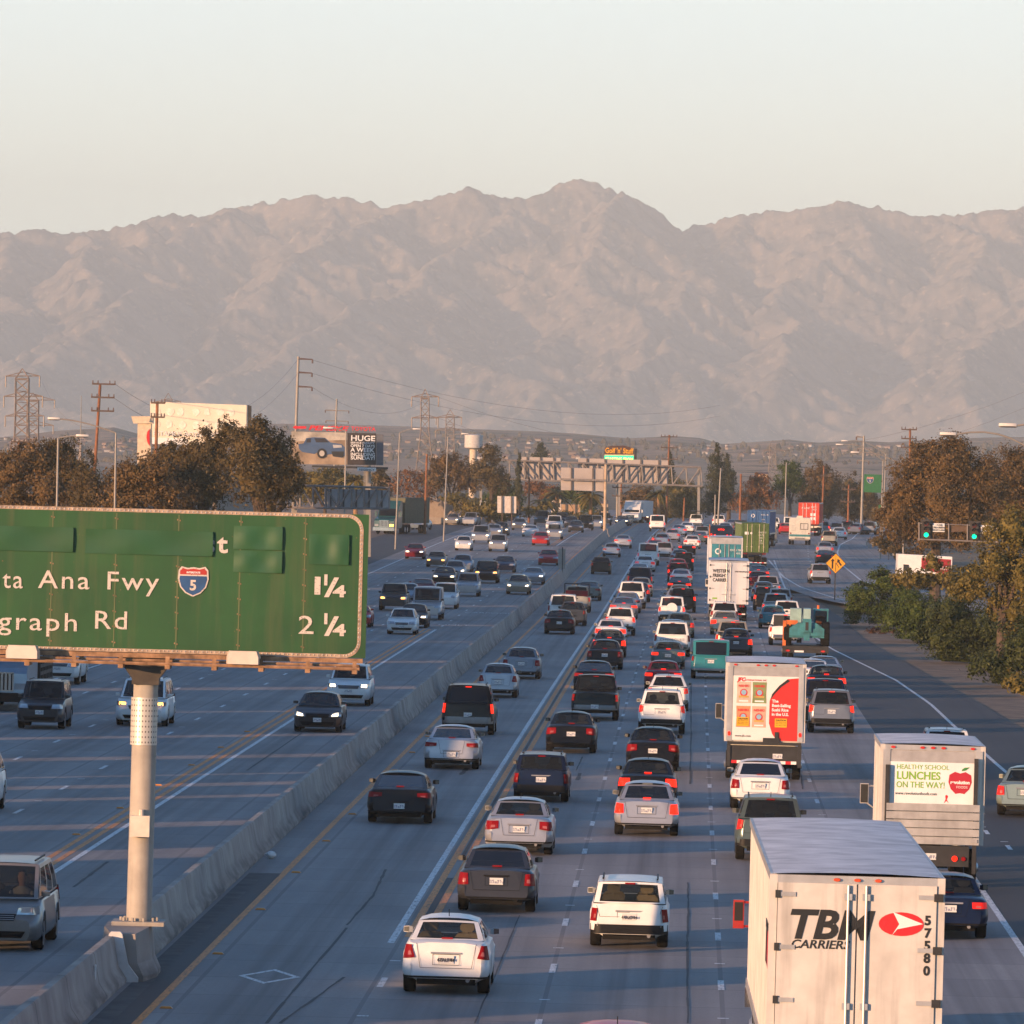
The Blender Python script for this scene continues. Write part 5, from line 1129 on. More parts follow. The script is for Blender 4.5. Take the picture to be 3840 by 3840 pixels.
lamp_post('lamp post crossing the pickup billboard beside its black panel', 1294, 1822, 1298, 1618, 1250, 1606, 520)
lamp_post('lamp post right of the pickup billboard, arm reaching right', 1490, 1857, 1499, 1623, 1548, 1609, 700)
lamp_post('lamp post left of the water tower with arm reaching right', 1670, 1874, 1680, 1638, 1730, 1627, 750)
lamp_post('lamp post rising from the dirt corner of the right ramp', 3301, 2097, 3312, 1726, 3162, 1668, 716, bow=.3)
lamp_post('farther lamp post just behind the one at the right ramp corner', 3308, 2050, 3322, 1703, 3180, 1654, 800, bow=.3)
lamp_post('lamp post half swallowed by the big brown tree on the right', 3387, 2060, 3389, 1749, 3222, 1697, 620, bow=.2)
lamp_post('near curved lamp arm entering over the big brown tree from the right edge', 3990, 2400, 4000, 1790, 3585, 1629, 330, bow=.5, r=.13)
lamp_post('second curved lamp arm entering highest at the right edge', 4200, 2400, 4210, 1740, 3812, 1596, 300, bow=.4, r=.13)
def utility_pole(label, px0, py0, px1, py1, Y, arms, m=M_WOOD, r=.16, group='wooden power poles', name='power_pole', cat='power pole', am=None):
    t = thing(name, label, cat, group=group); _, top = polebar(t, 'pole', px0, py0, px1, py1, Y, r, r * .75, m); L = Vector(t.location)
    for (xa, xb, ya) in arms:
        p, q = at(xa, ya + .026 * (xa - px1), Y) - L, at(xb, ya + .026 * (xb - px1), Y) - L; p.y -= .15; q.y -= .15; b = MB(); b.bar(p, q, .07, 4, 0, square=True); a = b.build('crossarm', am or M_WOODD, t)
        for k in range(4):
            g = MB(); c = p.lerp(q, (.03, .25, .75, .97)[k]); g.bar(c, c + Vector((0, 0, .32)), .07, 6, 0, .04); g.build('insulator', M_INS, a)
    return t
utility_pole('tall orange lit wooden pole with three crossarms left of the white billboard', 360, 1685, 376, 1437, 620, [(346, 434, 1440), (342, 430, 1490), (342, 428, 1541)])
utility_pole('short wooden pole top showing over the leftmost dark tree', 71, 1682, 72, 1653, 700, [(42, 107, 1657)])
utility_pole('reddish wooden pole standing in front of the white billboard', 586, 1658, 590, 1506, 580, [(567, 620, 1511), (566, 618, 1564)])
utility_pole('tall orange wooden pole with three crossarms right of the golf sign', 2498, 1954, 2510, 1631, 1000, [(2478, 2540, 1638), (2478, 2540, 1679), (2480, 2542, 1722)])
utility_pole('bare orange wooden pole under the left panel of the long gantry', 1983, 1934, 1985, 1790, 960, [])
utility_pole('thin dark wooden pole behind the right half of the long gantry', 2329, 1899, 2331, 1726, 1100, [])
utility_pole('bare wooden pole between the tall conifer and the rust brown tree', 2775, 1930, 2779, 1777, 900, [])
utility_pole('reddish wooden pole above the red container', 3085, 1886, 3090, 1747, 1000, [(3078, 3118, 1785)])
utility_pole('wooden pole with two crossarms left of the big pale steel pole', 3180, 1962, 3183, 1817, 950, [(3156, 3208, 1836), (3152, 3206, 1882)])
utility_pole('wooden pole with crossarms rising behind the big brown tree', 3412, 1720, 3413, 1607, 800, [(3380, 3438, 1611), (3380, 3436, 1645), (3378, 3434, 1678)])
utility_pole('slim wooden pole right of the steel lattice tower by the left trees', 1596, 1872, 1601, 1703, 800, [])
utility_pole('short orange wooden pole beyond the far barrier, left of the white work truck', 2563, 1955, 2567, 1866, 1050, [])
utility_pole('pale concrete post with two crossarms right of the cantilever sign', 2314, 1915, 2316, 1805, 1000, [(2296, 2358, 1828), (2296, 2358, 1860)], M_STEEL)
def steel_pole(label, px0, py0, px1, py1, Y, r, arms, one=0):
    t = thing('steel_power_pole', label, 'power pole', group='pale steel power poles'); _, top = polebar(t, 'pole', px0, py0, px1, py1, Y, r, r * .7, M_STEEL); L = Vector(t.location)
    for (xa, xb, ya) in arms:
        p, q = at(xa, ya, Y) - L, at(xb, ya + 3, Y) - L; b = MB(); b.bar(p, q, .14, 6, 0, .09); a = b.build('crossarm', M_INS if one else M_STEEL, t)
        for c in ((q,) if one else (p, q)): g = MB(); g.bar(c, c + Vector((0, 0, -.5)), .11, 6); g.build('insulator', M_INS, a)
    return t
steel_pole('tall pale steel pole with three short arms left of the pickup billboard', 1106, 1727, 1119, 1337, 900, .24, [(1119, 1172, 1345), (1118, 1170, 1396), (1117, 1170, 1449)], 1)
steel_pole('shorter steel pole with two thin crossarms behind the pickup billboard', 1258, 1640, 1263, 1496, 1400, .26, [(1220, 1308, 1538), (1222, 1306, 1577)])
steel_pole('big pale steel pole with three stub arms standing left of the big brown tree', 3230, 1962, 3240, 1634, 1000, .20, [(3212, 3240, 1637), (3218, 3240, 1681), (3216, 3258, 1726)])
steel_pole('pale steel pole in front of the tall conifer', 2694, 1928, 2703, 1756, 930, .13, []); steel_pole('thin pale steel pole left of the red container', 2944, 1926, 2949, 1734, 930, .11, []); steel_pole('short pale steel pole left of the pole before the tall conifer', 2681, 1932, 2682, 1855, 930, .11, [])
def tower(label, px, pyt, pyb, Y, hw_b, hw_t, arms, group='steel lattice pylons'):
    t = thing('lattice_pylon', label, 'pylon', group=group); top = at(px, pyt, Y); bt = Vector((at(px, pyb, Y).x, Y, gz(Y))); t.location = bt; h = top.z - bt.z; dx = top.x - bt.x; b = MB(); r = .10
    def P(u, sx, sy): w_ = lerp(hw_b, hw_t, min(1, u * 1.6)) if u < .92 else hw_t * (1 - (u - .92) / .08); return Vector((dx * u + sx * w_, sy * w_, h * u))
    N = 11; us = [k / N for k in range(N)] + [.92, 1.0]
    for a, c in zip(us[:-1], us[1:]):
        for sx in (-1, 1):
            for sy in (-1, 1): b.bar(P(a, sx, sy), P(c, sx, sy), r, 4)
            b.bar(P(a, sx, -1), P(c, sx, 1), r * .6, 3); b.bar(P(a, -1 * sx, -1), P(c, sx, -1), r * .6, 3); b.bar(P(a, sx, 1), P(c, -sx, 1), r * .6, 3)
        b.bar(P(c, -1, -1), P(c, 1, -1), r * .6, 3); b.bar(P(c, -1, 1), P(c, 1, 1), r * .6, 3)
    b.build('tower_frame', M_LATT, t)
    for (ya, xa, xb) in arms:
        p, q = at(xa, ya, Y) - bt, at(xb, ya, Y) - bt; b = MB(); b.bar(p, q, .10, 4); z2 = Vector((0, 0, (q.x - p.x) * .12)); c = p.lerp(q, .5) + z2; b.bar(p, c, .08, 4); b.bar(c, q, .08, 4); a = b.build('crossarm', M_LATT, t)
        for e in (p, q): g = MB(); g.bar(e, e - Vector((0, 0, h * .09)), .12, 5); g.build('insulator', M_INS, a)
    return t
tower('tall steel lattice pylon at the left edge with a pointed top', 84, 1382, 1668, 1300, 1.6, 1.2, [(1410, 22, 149), (1486, 15, 160), (1560, 20, 165)]); tower('flat shorter lattice pylon right beside the tall left one', 124, 1474, 1668, 1500, 1.5, 1.2, [(1500, 60, 205), (1595, 55, 200)])
tower('rusty lattice pylon right of the pickup billboard', 1594, 1459, 1830, 1400, 2.4, .8, [(1488, 1544, 1645), (1567, 1544, 1643)]); tower('smaller lattice pylon left of the water tower', 1688, 1536, 1780, 1700, 1.8, 1.0, [(1565, 1636, 1731), (1613, 1634, 1730)]); tower('distant lattice pylon top over the white billboard', 631, 1474, 1620, 2200, 2.6, 1.2, [(1506, 585, 678)]); tower('faint lattice pylon on the plain behind the green round tree', 2898, 1652, 1805, 2200, 2.2, .9, [(1690, 2860, 2944)])
t = thing('radio_mast', 'thin white radio mast right of the left pylons', 'mast'); polebar(t, 'pole', 303, 1658, 305, 1484, 1800, .22, .08, M_STEEL)
b = MB(); b.bar((0, 0, 0), (0, 0, 9), 1.3, 4, 0, .4); b.build('mast_frame', M_LATT, t)
# wires
def wire(pts, Y0, Y1, sag, label):
    b = MB(); n = 16; p, q = at(*pts[0], Y0), at(*pts[1], Y1); pp = []
    for k in range(n + 1): u = k / n; c = p.lerp(q, u); c.z -= sag * 4 * u * (1 - u); pp.append(c)
    b.path(pp, .019, 4); o = b.build('power_line', M_INS); tag(o, label, 'power line', 'sagging power lines'); return o
for pts, a, c, s_, l in ((((1172, 1350), (2700, 1520)), 900, 1400, 4, 'highest power line running right from the tall steel pole'), (((1170, 1400), (2700, 1560)), 900, 1400, 4, 'middle power line running right from the tall steel pole'), (((1170, 1452), (1600, 1500)), 900, 1400, 3, 'lowest power line running right from the tall steel pole'), (((434, 1442), (1119, 1345)), 620, 900, 5, 'power line from the top crossarm of the left wooden pole to the tall steel pole'), (((430, 1494), (1118, 1398)), 620, 900, 5, 'power line between the middle arms of the left wooden pole and tall steel pole'),
    (((1645, 1490), (3840, 1470)), 1400, 1500, 12, 'long power line crossing the mountains to the right edge'), (((1643, 1568), (3840, 1530)), 1400, 1500, 12, 'lower long power line crossing the mountains to the right edge'), (((149, 1410), (376, 1600)), 1300, 900, 3, 'power line dropping right from the left pylon')): wire(pts, a, c, s_, l)
# ---- billboards
def face(t, name, pts, Y, m, depth=.5):
    """panel with depth whose front corners are seen at these pixels"""
    L = Vector(t.location); f = [at(x, y, Y) - L for x, y in pts]; bk = [v + Vector((0, depth, 0)) for v in f]; b = MB(); n = len(f)
    b.poly(f); b.poly(bk[::-1])
    for k in range(n): b.quad(f[k], f[(k + 1) % n], bk[(k + 1) % n], bk[k])
    return b.build(name, m, t, normals=True)
def ptext(t, name, body, px, py, Y, hpx, m, align='LEFT', sx=1.0, bold=0.0, shear=0.0, wpx=None):
    p = at(px, py, Y) - Vector(t.location); s_ = hpx * Y / F / .70; o = text(name, body, s_, m, t, (p.x, p.y - .06, p.z), align=align, sx=sx, bold=bold * s_, shear=shear, ext=.01)
    if wpx:
        bpy.context.view_layer.update(); wd = max(c[0] for c in o.bound_box) - min(c[0] for c in o.bound_box); o.scale = (wpx * Y / F / max(wd, .01), 1, 1)
    return o
YB = 640
t = thing('billboard', 'big pale billboard in Spanish with a dark end face beyond the left trees', 'billboard', base(745, 1700, YB))
M_BB = mat('sunlit_pale_vinyl', (.74, .66, .52), .6, var=.06, scale=.5); pn = face(t, 'panel', [(563, 1665), (563, 1506), (925, 1519), (922, 1672)], YB, M_BB, .9)
face(t, 'end_face', [(927, 1672), (928, 1518), (942, 1522), (940, 1672)], YB, M_BLACK, .8); b = MB(); b.box(-1, 1, .5, 1.5, 0, 8); b.build('post', M_STEEL, t)
ptext(t, 'lettering', 'ESTAMOS ACOSTUMBRADOS', 574, 1633, YB, 17, M_LWHITE, wpx=330, bold=.01); face(t, 'white_strip', [(563, 1664), (563, 1640), (700, 1644), (700, 1668)], YB - .05, M_LWHITE, .03)
rb_ = random.Random(3); M_PALE = mat('pale_yellow_print', (.78, .74, .62), .6)
for r_ in range(2):
    for k in range(7):
        cx_, cy_ = 590 + k * 46 + rb_.uniform(-6, 6), 1542 + r_ * 48 + k * .9; n = 9; face(t, 'print_shape', [(cx_ + (14 + rb_.uniform(-4, 3)) * math.cos(-2 * math.pi * i / n), cy_ + (16 + rb_.uniform(-5, 3)) * math.sin(-2 * math.pi * i / n)) for i in range(n)], YB - .04, M_PALE, .03)
t = thing('stucco_sign_tower', 'cream stucco sign tower with stepped cap at the left end of the pale billboard', 'tower', base(530, 1700, 625)); M_STU = mat('cream_stucco', (.62, .50, .36), .8)
face(t, 'wall', [(513, 1860), (516, 1586), (566, 1588), (566, 1860)], 625, M_STU, 2); face(t, 'cap', [(500, 1588), (492, 1561), (572, 1561), (572, 1588)], 624.8, M_STU, 2.4); face(t, 'emblem', [(549, 1640), (552, 1620), (561, 1608), (561, 1672), (553, 1660)], 624.9, M_LRED, .05)
YP = 660
t = thing('billboard', 'pickup truck billboard with black text panel and red letters on top', 'billboard', base(1380, 1800, YP))
pic = face(t, 'panel', [(1092, 1740), (1092, 1618), (1302, 1622), (1302, 1743)], YP, mat('desert_picture', (.34, .25, .17), .6, var=.5, scale=.35), .8); face(t, 'picture_sky', [(1092, 1655), (1092, 1619), (1302, 1623), (1302, 1650)], YP - .03, mat('hazy_picture_hills', (.42, .38, .32), .6, var=.4, scale=.6), .02)
txp = face(t, 'text_panel', [(1303, 1743), (1303, 1623), (1410, 1625), (1410, 1744)], YP - .05, mat('dark_brown_panel', (.035, .025, .022), .5), .8); M_BBE = mat('grey_billboard_back', (.10, .11, .13), .6)
face(t, 'back_frame', [(1411, 1745), (1412, 1627), (1438, 1630), (1437, 1745)], YP, M_BBE, .8)
def pshape(pts, col, nm, d=.06): return face(t, 'pickup_picture', [(900 + .497 * x, 1300 + .497 * y) for x, y in pts][::-1], YP - d, mat(nm, col, .5, var=.15, scale=.8), .02)
pshape([(440, 735), (480, 730), (500, 690), (560, 683), (640, 687), (680, 722), (765, 735), (790, 760), (790, 820), (770, 838), (710, 830), (700, 810), (650, 815), (600, 790), (560, 810), (470, 795), (445, 770)], (.05, .10, .20), 'picture_blue'); pshape([(560, 690), (640, 692), (670, 722), (575, 722)], (.02, .02, .03), 'picture_glass', .09); pshape([(505, 695), (535, 692), (535, 722), (500, 724)], (.02, .02, .03), 'picture_glass', .09); pshape([(700, 740), (765, 742), (770, 760), (705, 765)], (.4, .4, .4), 'picture_chrome', .09); pshape([(690, 790), (785, 790), (780, 835), (700, 828)], (.02, .02, .02), 'picture_black', .09)
for cx_, cy_ in ((618, 805),): 
    pshape([(cx_ + 36 * math.cos(2 * math.pi * i / 16), cy_ + 38 * math.sin(2 * math.pi * i / 16)) for i in range(16)], (.015, .015, .015), 'picture_tyre', .11); pshape([(cx_ + 20 * math.cos(2 * math.pi * i / 16), cy_ + 22 * math.sin(2 * math.pi * i / 16)) for i in range(16)], (.45, .42, .38), 'picture_rim', .14)
for s_, y, h, w_ in (('HUGE', 708, 40, 182), ('SERVICE FACILITY', 730, 13, 182), ('OPEN 7 DAYS', 756, 20, 182), ('A WEEK', 792, 31, 182), ('INCLUDING', 823, 24, 182), ('SUNDAY!', 850, 24, 182)): ptext(t, 'lettering', s_, 900 + .497 * 834, 1300 + .497 * y, YP - .1, .497 * h, M_LWHITE, wpx=.497 * w_, bold=.02)
M_RLET = mat('red_sign_letters', (.62, .012, .02), .4); ptext(t, 'lettering', 'PENSKE', 900 + .497 * 515, 1300 + .497 * 628, YP, .497 * 34, M_RLET, wpx=.497 * 305, bold=.035, shear=.25); ptext(t, 'lettering', 'TOYOTA', 900 + .497 * 838, 1300 + .497 * 632, YP, .497 * 30, M_RLET, wpx=.497 * 186, bold=.02)
face(t, 'arrow', [(900 + .497 * x, 1300 + .497 * y) for x, y in ((395, 608), (425, 592), (425, 600), (500, 600), (500, 618), (425, 618), (425, 626))][::-1], YP, M_RLET, .2)
face(t, 'catwalk', [(1170, 1752), (1170, 1745), (1455, 1752), (1455, 1760)], YP - .8, M_BLACK, .8); face(t, 'name_plate', [(1340, 1766), (1340, 1753), (1410, 1754), (1410, 1767)], YP - .9, M_LWHITE, .1); ptext(t, 'lettering', 'REGENCY', 1346, 1764.5, YP - 1.0, 8, M_LBLACK, wpx=58, bold=.01)
face(t, 'post', [(1370, 2100), (1370, 1745), (1390, 1745), (1390, 2100)], YP + .3, M_STEEL, .5); face(t, 'post', [(1364, 2100), (1364, 1745), (1367, 1745), (1367, 2100)], YP + .3, M_STEEL, .1)
t = thing('golf_park_sign', 'dark sign with yellow lettering over a glowing green board above the gantry', 'sign', base(2322, 1800, 1060)); YG = 1060
face(t, 'panel', [(2267, 1706), (2268, 1678), (2290, 1672), (2340, 1671), (2376, 1681), (2377, 1706)], YG, mat('dark_sign_brown', (.07, .03, .02), .5), .6); face(t, 'end_face', [(2378, 1728), (2378, 1682), (2388, 1684), (2388, 1728)], YG, M_BLACK, .5); face(t, 'trim_strip', [(2267, 1708), (2267, 1704), (2378, 1705), (2378, 1709)], YG - .1, mat('cream_trim', (.6, .45, .25), .5), .1)
face(t, 'screen', [(2267, 1732), (2267, 1708), (2376, 1709), (2376, 1733)], YG - .02, emit('green_led_board', (.02, .42, .20), 1.0), .5); ptext(t, 'lettering', "Golf 'n' Stuff", 2269, 1698, YG - .05, 19, mat('yellow_letters', (.78, .36, .01), .5), wpx=106, bold=.03); ptext(t, 'lettering', 'STARTING FROM', 2270, 1726, YG - .1, 12, emit('led_letters', (.55, .9, .1), 1.2), wpx=102, bold=.02); face(t, 'post', [(2310, 1960), (2310, 1731), (2326, 1731), (2326, 1960)], YG + .2, M_STEEL, .5)
# ---- overhead gantries (seen from behind)
M_GAN = mat('gantry_grey', (.20, .175, .16), .6, var=.15); M_SBACK = mat('sign_back_aluminium', (.40, .35, .32), .5, .0, var=.08, scale=.4); M_RIB = mat('dark_rib', (.10, .085, .08), .6)
def truss(t, tl, tr_, bl, br, Y, n, r=.10, zz=True):
    L = Vector(t.location); b = MB()
    for dy in (0, 1.2):
        o = Vector((0, dy, 0)); P = lambda a, c, u: (at(*a, Y) - L).lerp(at(*c, Y) - L, u) + o
        b.bar(P(tl, tr_, 0), P(tl, tr_, 1), r * 1.4, 6); b.bar(P(bl, br, 0), P(bl, br, 1), r * 1.4, 6)
        for k in range(n + 1):
            u = k / n; b.bar(P(tl, tr_, u), P(bl, br, u), r, 5)
            if k < n: b.bar(P(tl, tr_, u), P(bl, br, (k + 1) / n), r * .9, 5) if k < n / 2 else b.bar(P(bl, br, u), P(tl, tr_, (k + 1) / n), r * .9, 5)
    for k in range(n + 1):
        u = k / n; b.bar((at(*tl, Y) - L).lerp(at(*tr_, Y) - L, u), (at(*tl, Y) - L).lerp(at(*tr_, Y) - L, u) + Vector((0, 1.2, 0)), r * .7, 4)
    return b.build('truss', M_GAN, t)
def sback(t, x0, x1, y0, y1, Y, ribs, m=M_SBACK):
    q = face(t, 'sign_back', [(x0, y1), (x0, y0), (x1, y0 + .026 * (x1 - x0)), (x1, y1 + .026 * (x1 - x0))], Y, m, .15)
    for k in range(ribs): x = lerp(x0, x1, (k + .5) / ribs); dy = .026 * (x - x0); face(t, 'rib', [(x - 3, y1 + dy), (x - 3, y0 + dy), (x + 3, y0 + dy), (x + 3, y1 + dy)], Y - .2, M_RIB, .15)
YT = 990
t = thing('sign_gantry', 'long overhead truss gantry with sign backs spanning the far freeway', 'gantry', base(1803, 1921, YT)); truss(t, (1800, 1722), (2628, 1752), (1800, 1793), (2634, 1823), YT, 15)
for (x, y) in ((1803, 1722), (2620, 1752)): face(t, 'column', [(x - 6, 2010), (x - 4, y), (x + 5, y), (x + 4, 2010)], YT + .3, M_STEEL, .5)
sback(t, 1952, 2102, 1713, 1802, YT + 1.5, 3); sback(t, 2168, 2505, 1718, 1805, YT + 1.5, 5)
for (x, y) in ((1797, 1878), (1815, 1880)): face(t, 'cabinet', [(x, y + 17), (x, y), (x + 8, y), (x + 8, y + 17)], YT, M_LWHITE, .3)
t = thing('sign_gantry', 'dark truss gantry with pale sign back over the left lanes behind the green sign corner', 'gantry', base(1095, 1900, 470)); truss(t, (1078, 1819), (1459, 1830), (1078, 1903), (1459, 1908), 470, 8, .06); sback(t, 1216, 1456, 1832, 1900, 471.4, 5, mat('bluish_sign_back', (.50, .49, .50), .5, .1, var=.06))
face(t, 'column', [(1093, 2300), (1096, 1822), (1114, 1822), (1111, 2300)], 470.5, M_STEEL, .4)
YC = 813; t = thing('cantilever_sign', 'cantilever sign back on one tall pole standing in the far median barrier', 'road sign', base(2267, 2014, YC))
b = MB(); q = at(2272, 1742, YC) - Vector(t.location); b.bar((0, 0, 0), q, .20, 14, 0, .16); b.build('pole', mat('tan_pole', (.45, .33, .22), .6, var=.2), t, smooth=40); face(t, 'arm', [(2103, 1801), (2103, 1793), (2272, 1798), (2272, 1806)], YC - .3, M_GAN, .3); q = at(2183, 1797, YC)
sback(t, 2103, 2264, 1753, 1838, YC + .3, 2)
def small_sign(label, x0, x1, y0, y1, Y, ribs, py_base, m=M_SBACK):
    t = thing('roadside_sign', label, 'road sign', base((x0 + x1) / 2, py_base, Y)); sback(t, x0, x1, y0, y1, Y, ribs, m)
    for x in (lerp(x0, x1, .25), lerp(x0, x1, .75)): face(t, 'post', [(x - 2, py_base), (x - 2, y1), (x + 2, y1), (x + 2, py_base)], Y + .2, M_WOODD, .15)
small_sign('pale roadside sign back with two dark ribs below the cypress', 1865, 1936, 1860, 1923, 850, 2, 1975, mat('pale_sign_back', (.58, .52, .46), .5)); small_sign('tan roadside sign back among the palms', 2105, 2176, 1891, 1927, 1020, 2, 1960, mat('tan_sign_back', (.40, .26, .15), .6))
t = thing('roadside_sign', 'grey sign back on a thin post clamped to the median barrier', 'road sign', base(2106, 2170, 585)); face(t, 'panel', [(2092, 2131), (2094, 2057), (2121, 2059), (2119, 2134)], 585, mat('grey_sign_back', (.30, .30, .28), .5), .1); face(t, 'post', [(2105, 2290), (2108, 2052), (2111, 2052), (2108, 2290)], 584.8, M_BLACK, .1)
# ---- yellow merge sign
t = thing('merge_sign', 'yellow diamond sign with two black merging arrows', 'road sign', (*ground(3130, 2250), 0)); YM = t.location.y; L = Vector(t.location); q = at(3134, 2113, YM) - L; s_ = 38 * YM / F; face(t, 'post', [(3128, 2252), (3131, 2110), (3135, 2110), (3132, 2252)], YM + .05, M_BLACK, .08)
M_YD = mat('yellow_sign', (.72, .33, .012), .5, var=.05); flat('border', [(q.x + x * s_ * 1.03, q.z + z * s_ * 1.03) for x, z in ((0, -1), (1, 0), (0, 1), (-1, 0))], q.y - .0, M_LBLACK, t, .012); dm = flat('sign_face', [(q.x + x * s_ * .96, q.z + z * s_ * .96) for x, z in ((0, -1), (1, 0), (0, 1), (-1, 0))], q.y - .013, M_YD, t, .008)
def sg(name, pts): flat(name, [(q.x + x * s_, q.z + z * s_) for x, z in pts], q.y - .022, M_LBLACK, dm, .006)
sg('arrow', [(-.40, -.52), (-.24, -.52), (-.24, .22), (-.10, .22), (-.30, .50), (-.50, .22), (-.40, .22)]); sg('arrow', [(.62, -.15), (.48, -.24), (.22, .12), (.12, .04), (.16, .46), (.44, .30), (.36, .20)])
sg('lane_mark', [(-.03, -.8), (.02, -.8), (.02, .10), (-.03, .10)]); sg('lane_mark', [(.02, .0), (.30, -.42), (.34, -.38), (.05, .08)])
for k in range(4): sg('lane_mark', [(-.03, .20 + k * .14), (.02, .20 + k * .14), (.02, .28 + k * .14), (-.03, .28 + k * .14)])
t = thing('warning_sign', 'small yellow sign half hidden at the left foot of the big brown tree', 'road sign', base(3332, 2060, 640)); face(t, 'panel', [(3326, 2012), (3331, 2005), (3342, 2022), (3337, 2029)][::-1], 640, M_YD, .05); face(t, 'post', [(3332, 2100), (3332, 2020), (3334, 2020), (3334, 2100)], 640.1, M_BLACK, .06)
t = thing('route_sign', 'green overhead sign with an interstate shield half behind the big brown tree', 'road sign', base(3300, 2040, 760)); pn = face(t, 'panel', [(3238, 1845), (3241, 1778), (3306, 1780), (3304, 1848)], 760, mat('plain_sign_green', (.02, .13, .045), .5), .12); L = Vector(t.location); q = at(3263, 1801, 760) - L; shield(q.x, q.z, .36, q.y - .02, t, '5'); face(t, 'column', [(3306, 2100), (3306, 1780), (3311, 1780), (3311, 2100)], 760.2, M_STEEL, .2)
t = thing('route_sign', 'small green sign seen edge on beside the lamp post at the right ramp', 'road sign', base(3300, 2060, 730)); face(t, 'panel', [(3294, 1946), (3295, 1893), (3305, 1893), (3304, 1946)], 730, mat('plain_sign_green', (.02, .13, .045), .5), .1); face(t, 'post', [(3299, 2100), (3299, 1945), (3301, 1945), (3301, 2100)], 730.1, M_STEEL, .1)
# ---- ramp meter signals on a mast arm
YR_ = 440; t = thing('signal_mast', 'ramp signal mast arm with two green lit signals and two white notice plates', 'traffic signal', base(3760, 2300, YR_)); L = Vector(t.location)
b = MB(); P = lambda x, y, d=0: at(x, y, YR_) - L + Vector((0, d, 0))
for (x0, y0, x1, y1, r) in ((3441, 2022, 3760, 2034, .055), (3441, 1962, 3760, 1974, .03), (3447, 1958, 3447, 2028, .05), (3558, 1963, 3558, 2030, .045), (3628, 1965, 3628, 2032, .045), (3738, 1968, 3738, 2036, .05)): b.bar(P(x0, y0), P(x1, y1), r, 8)
b.build('mast_arm', M_GAN, t); b = MB(); b.bar((P(3760, 2034).x, 0, 0), P(3762, 1955), .10, 12); b.build('pole', M_GAN, t)
for (x, y) in ((3473, 1985), (3653, 1991)):
    c = P(x, y, -.1); b = MB(); w_, h_ = .26, .54
    b.box(c.x - w_, c.x + w_, c.y - .1, c.y + .15, c.z - h_, c.z + h_); b.box(c.x - w_ - .10, c.x + w_ + .14, c.y + .15, c.y + .17, c.z - h_ - .08, c.z + h_ + .08)
    hd = b.build('signal_head', mat('signal_housing', (.04, .033, .028), .6), t)
    for k, m in enumerate((emit('signal_green_lit', (.0, .9, .36), .9), mat('amber_off', (.10, .04, .01), .3), mat('red_off', (.10, .015, .01), .3))):
        zz = c.z - .34 + k * .34; lamp(hd, c.x, zz, c.y - .1, .15, .15, m, 'signal_lamp', .02); v = MB()
        v.loft([[(c.x + .17 * math.cos(rad(a)), c.y - .1 - d, zz + .17 * math.sin(rad(a))) for a in range(-10, 191, 20)] for d in (0, .24)], 0, False, False); v.build('visor', M_BLACK, hd)
for (x0, x1, y0, y1) in ((3498, 3542, 1962, 1994), (3678, 3722, 1969, 2000)):
    pn = face(t, 'notice_plate', [(x0, y1), (x0, y0), (x1, y0 + 1), (x1, y1 + 1)], YR_ - .12, M_LWHITE, .02)
    for k, s2 in enumerate(('1 CAR', 'PER GREEN', 'EACH LANE')): ptext(t, 'lettering', s2, (x0 + x1) / 2, y0 + 9.5 + k * 9.6, YR_ - .13, 6.5, M_LBLACK, 'CENTER', bold=.01)
for x0, x1, y in ((3560, 3625, 1985), (3742, 3775, 1985)): face(t, 'backing_board', [(x0, y + 10), (x0, y - 14), (x1, y - 13), (x1, y + 8)], YR_ + .1, mat('backing_brown', (.10, .06, .035), .7), .04)
# ---- walls, guard rail, buildings
t = thing('sound_or_shade_wall', 'tan sound wall above a grey concrete footing beside the off-ramp', 'wall', base(1650, 1962, 905)); face(t, 'wall', [(1560, 1960), (1558, 1873), (1745, 1881), (1743, 1946)], 905, mat('tan_block_wall', (.30, .24, .19), .9), .3); face(t, 'footing', [(1560, 1985), (1560, 1938), (1746, 1944), (1746, 1966)], 904.6, M_BAR, .5)
t = thing('guard_rail', 'low grey guard rail curving at the corner of the right ramp', 'guard rail', (*ground(3297, 2066), 1.5)); b = MB(); L = Vector(t.location)
ps = [Vector((*ground(x, y), gz(ground(x, y)[1]) + .65)) - L for x, y in ((3250, 2048), (3258, 2056), (3300, 2066), (3350, 2082))]
for p, q in zip(ps[:-1], ps[1:]):
    for dz in (-.1, .08): b.bar(p + Vector((0, 0, dz)), q + Vector((0, 0, dz)), .09, 6)
for p in ps: b.box(p.x - .08, p.x + .08, p.y + .1, p.y + .25, -1, p.z)
b.build('rail', mat('dull_rail', (.32, .31, .29), .6, .2), t)
t = thing('shop_trailer', 'white and dark red box trailer half hidden behind the green bushes', 'trailer', base(3470, 2200, 520)); L = Vector(t.location); face(t, 'body', [(3364, 2165), (3367, 2077), (3571, 2088), (3569, 2172)], 520, P_['white'], 2.4); face(t, 'red_panel', [(3455, 2130), (3456, 2092), (3566, 2098), (3564, 2158), (3522, 2150)], 519.97, mat('dark_red_panel', (.30, .015, .02), .5), .02); ptext(t, 'lettering', 'AUTO', 3524, 2138, 519.9, 15, M_LWHITE, wpx=42); face(t, 'window', [(3387, 2142), (3388, 2116), (3408, 2118), (3407, 2144)], 519.97, M_BLACK, .02)
t = thing('water_tower', 'pale round water tower on a stem among distant trees', 'water tower', base(1770, 1800, 1500)); L = Vector(t.location); c = at(1776, 1655, 1500) - L; b = MB(); R = 34 * 1500 / F; h2 = 24 * 1500 / F
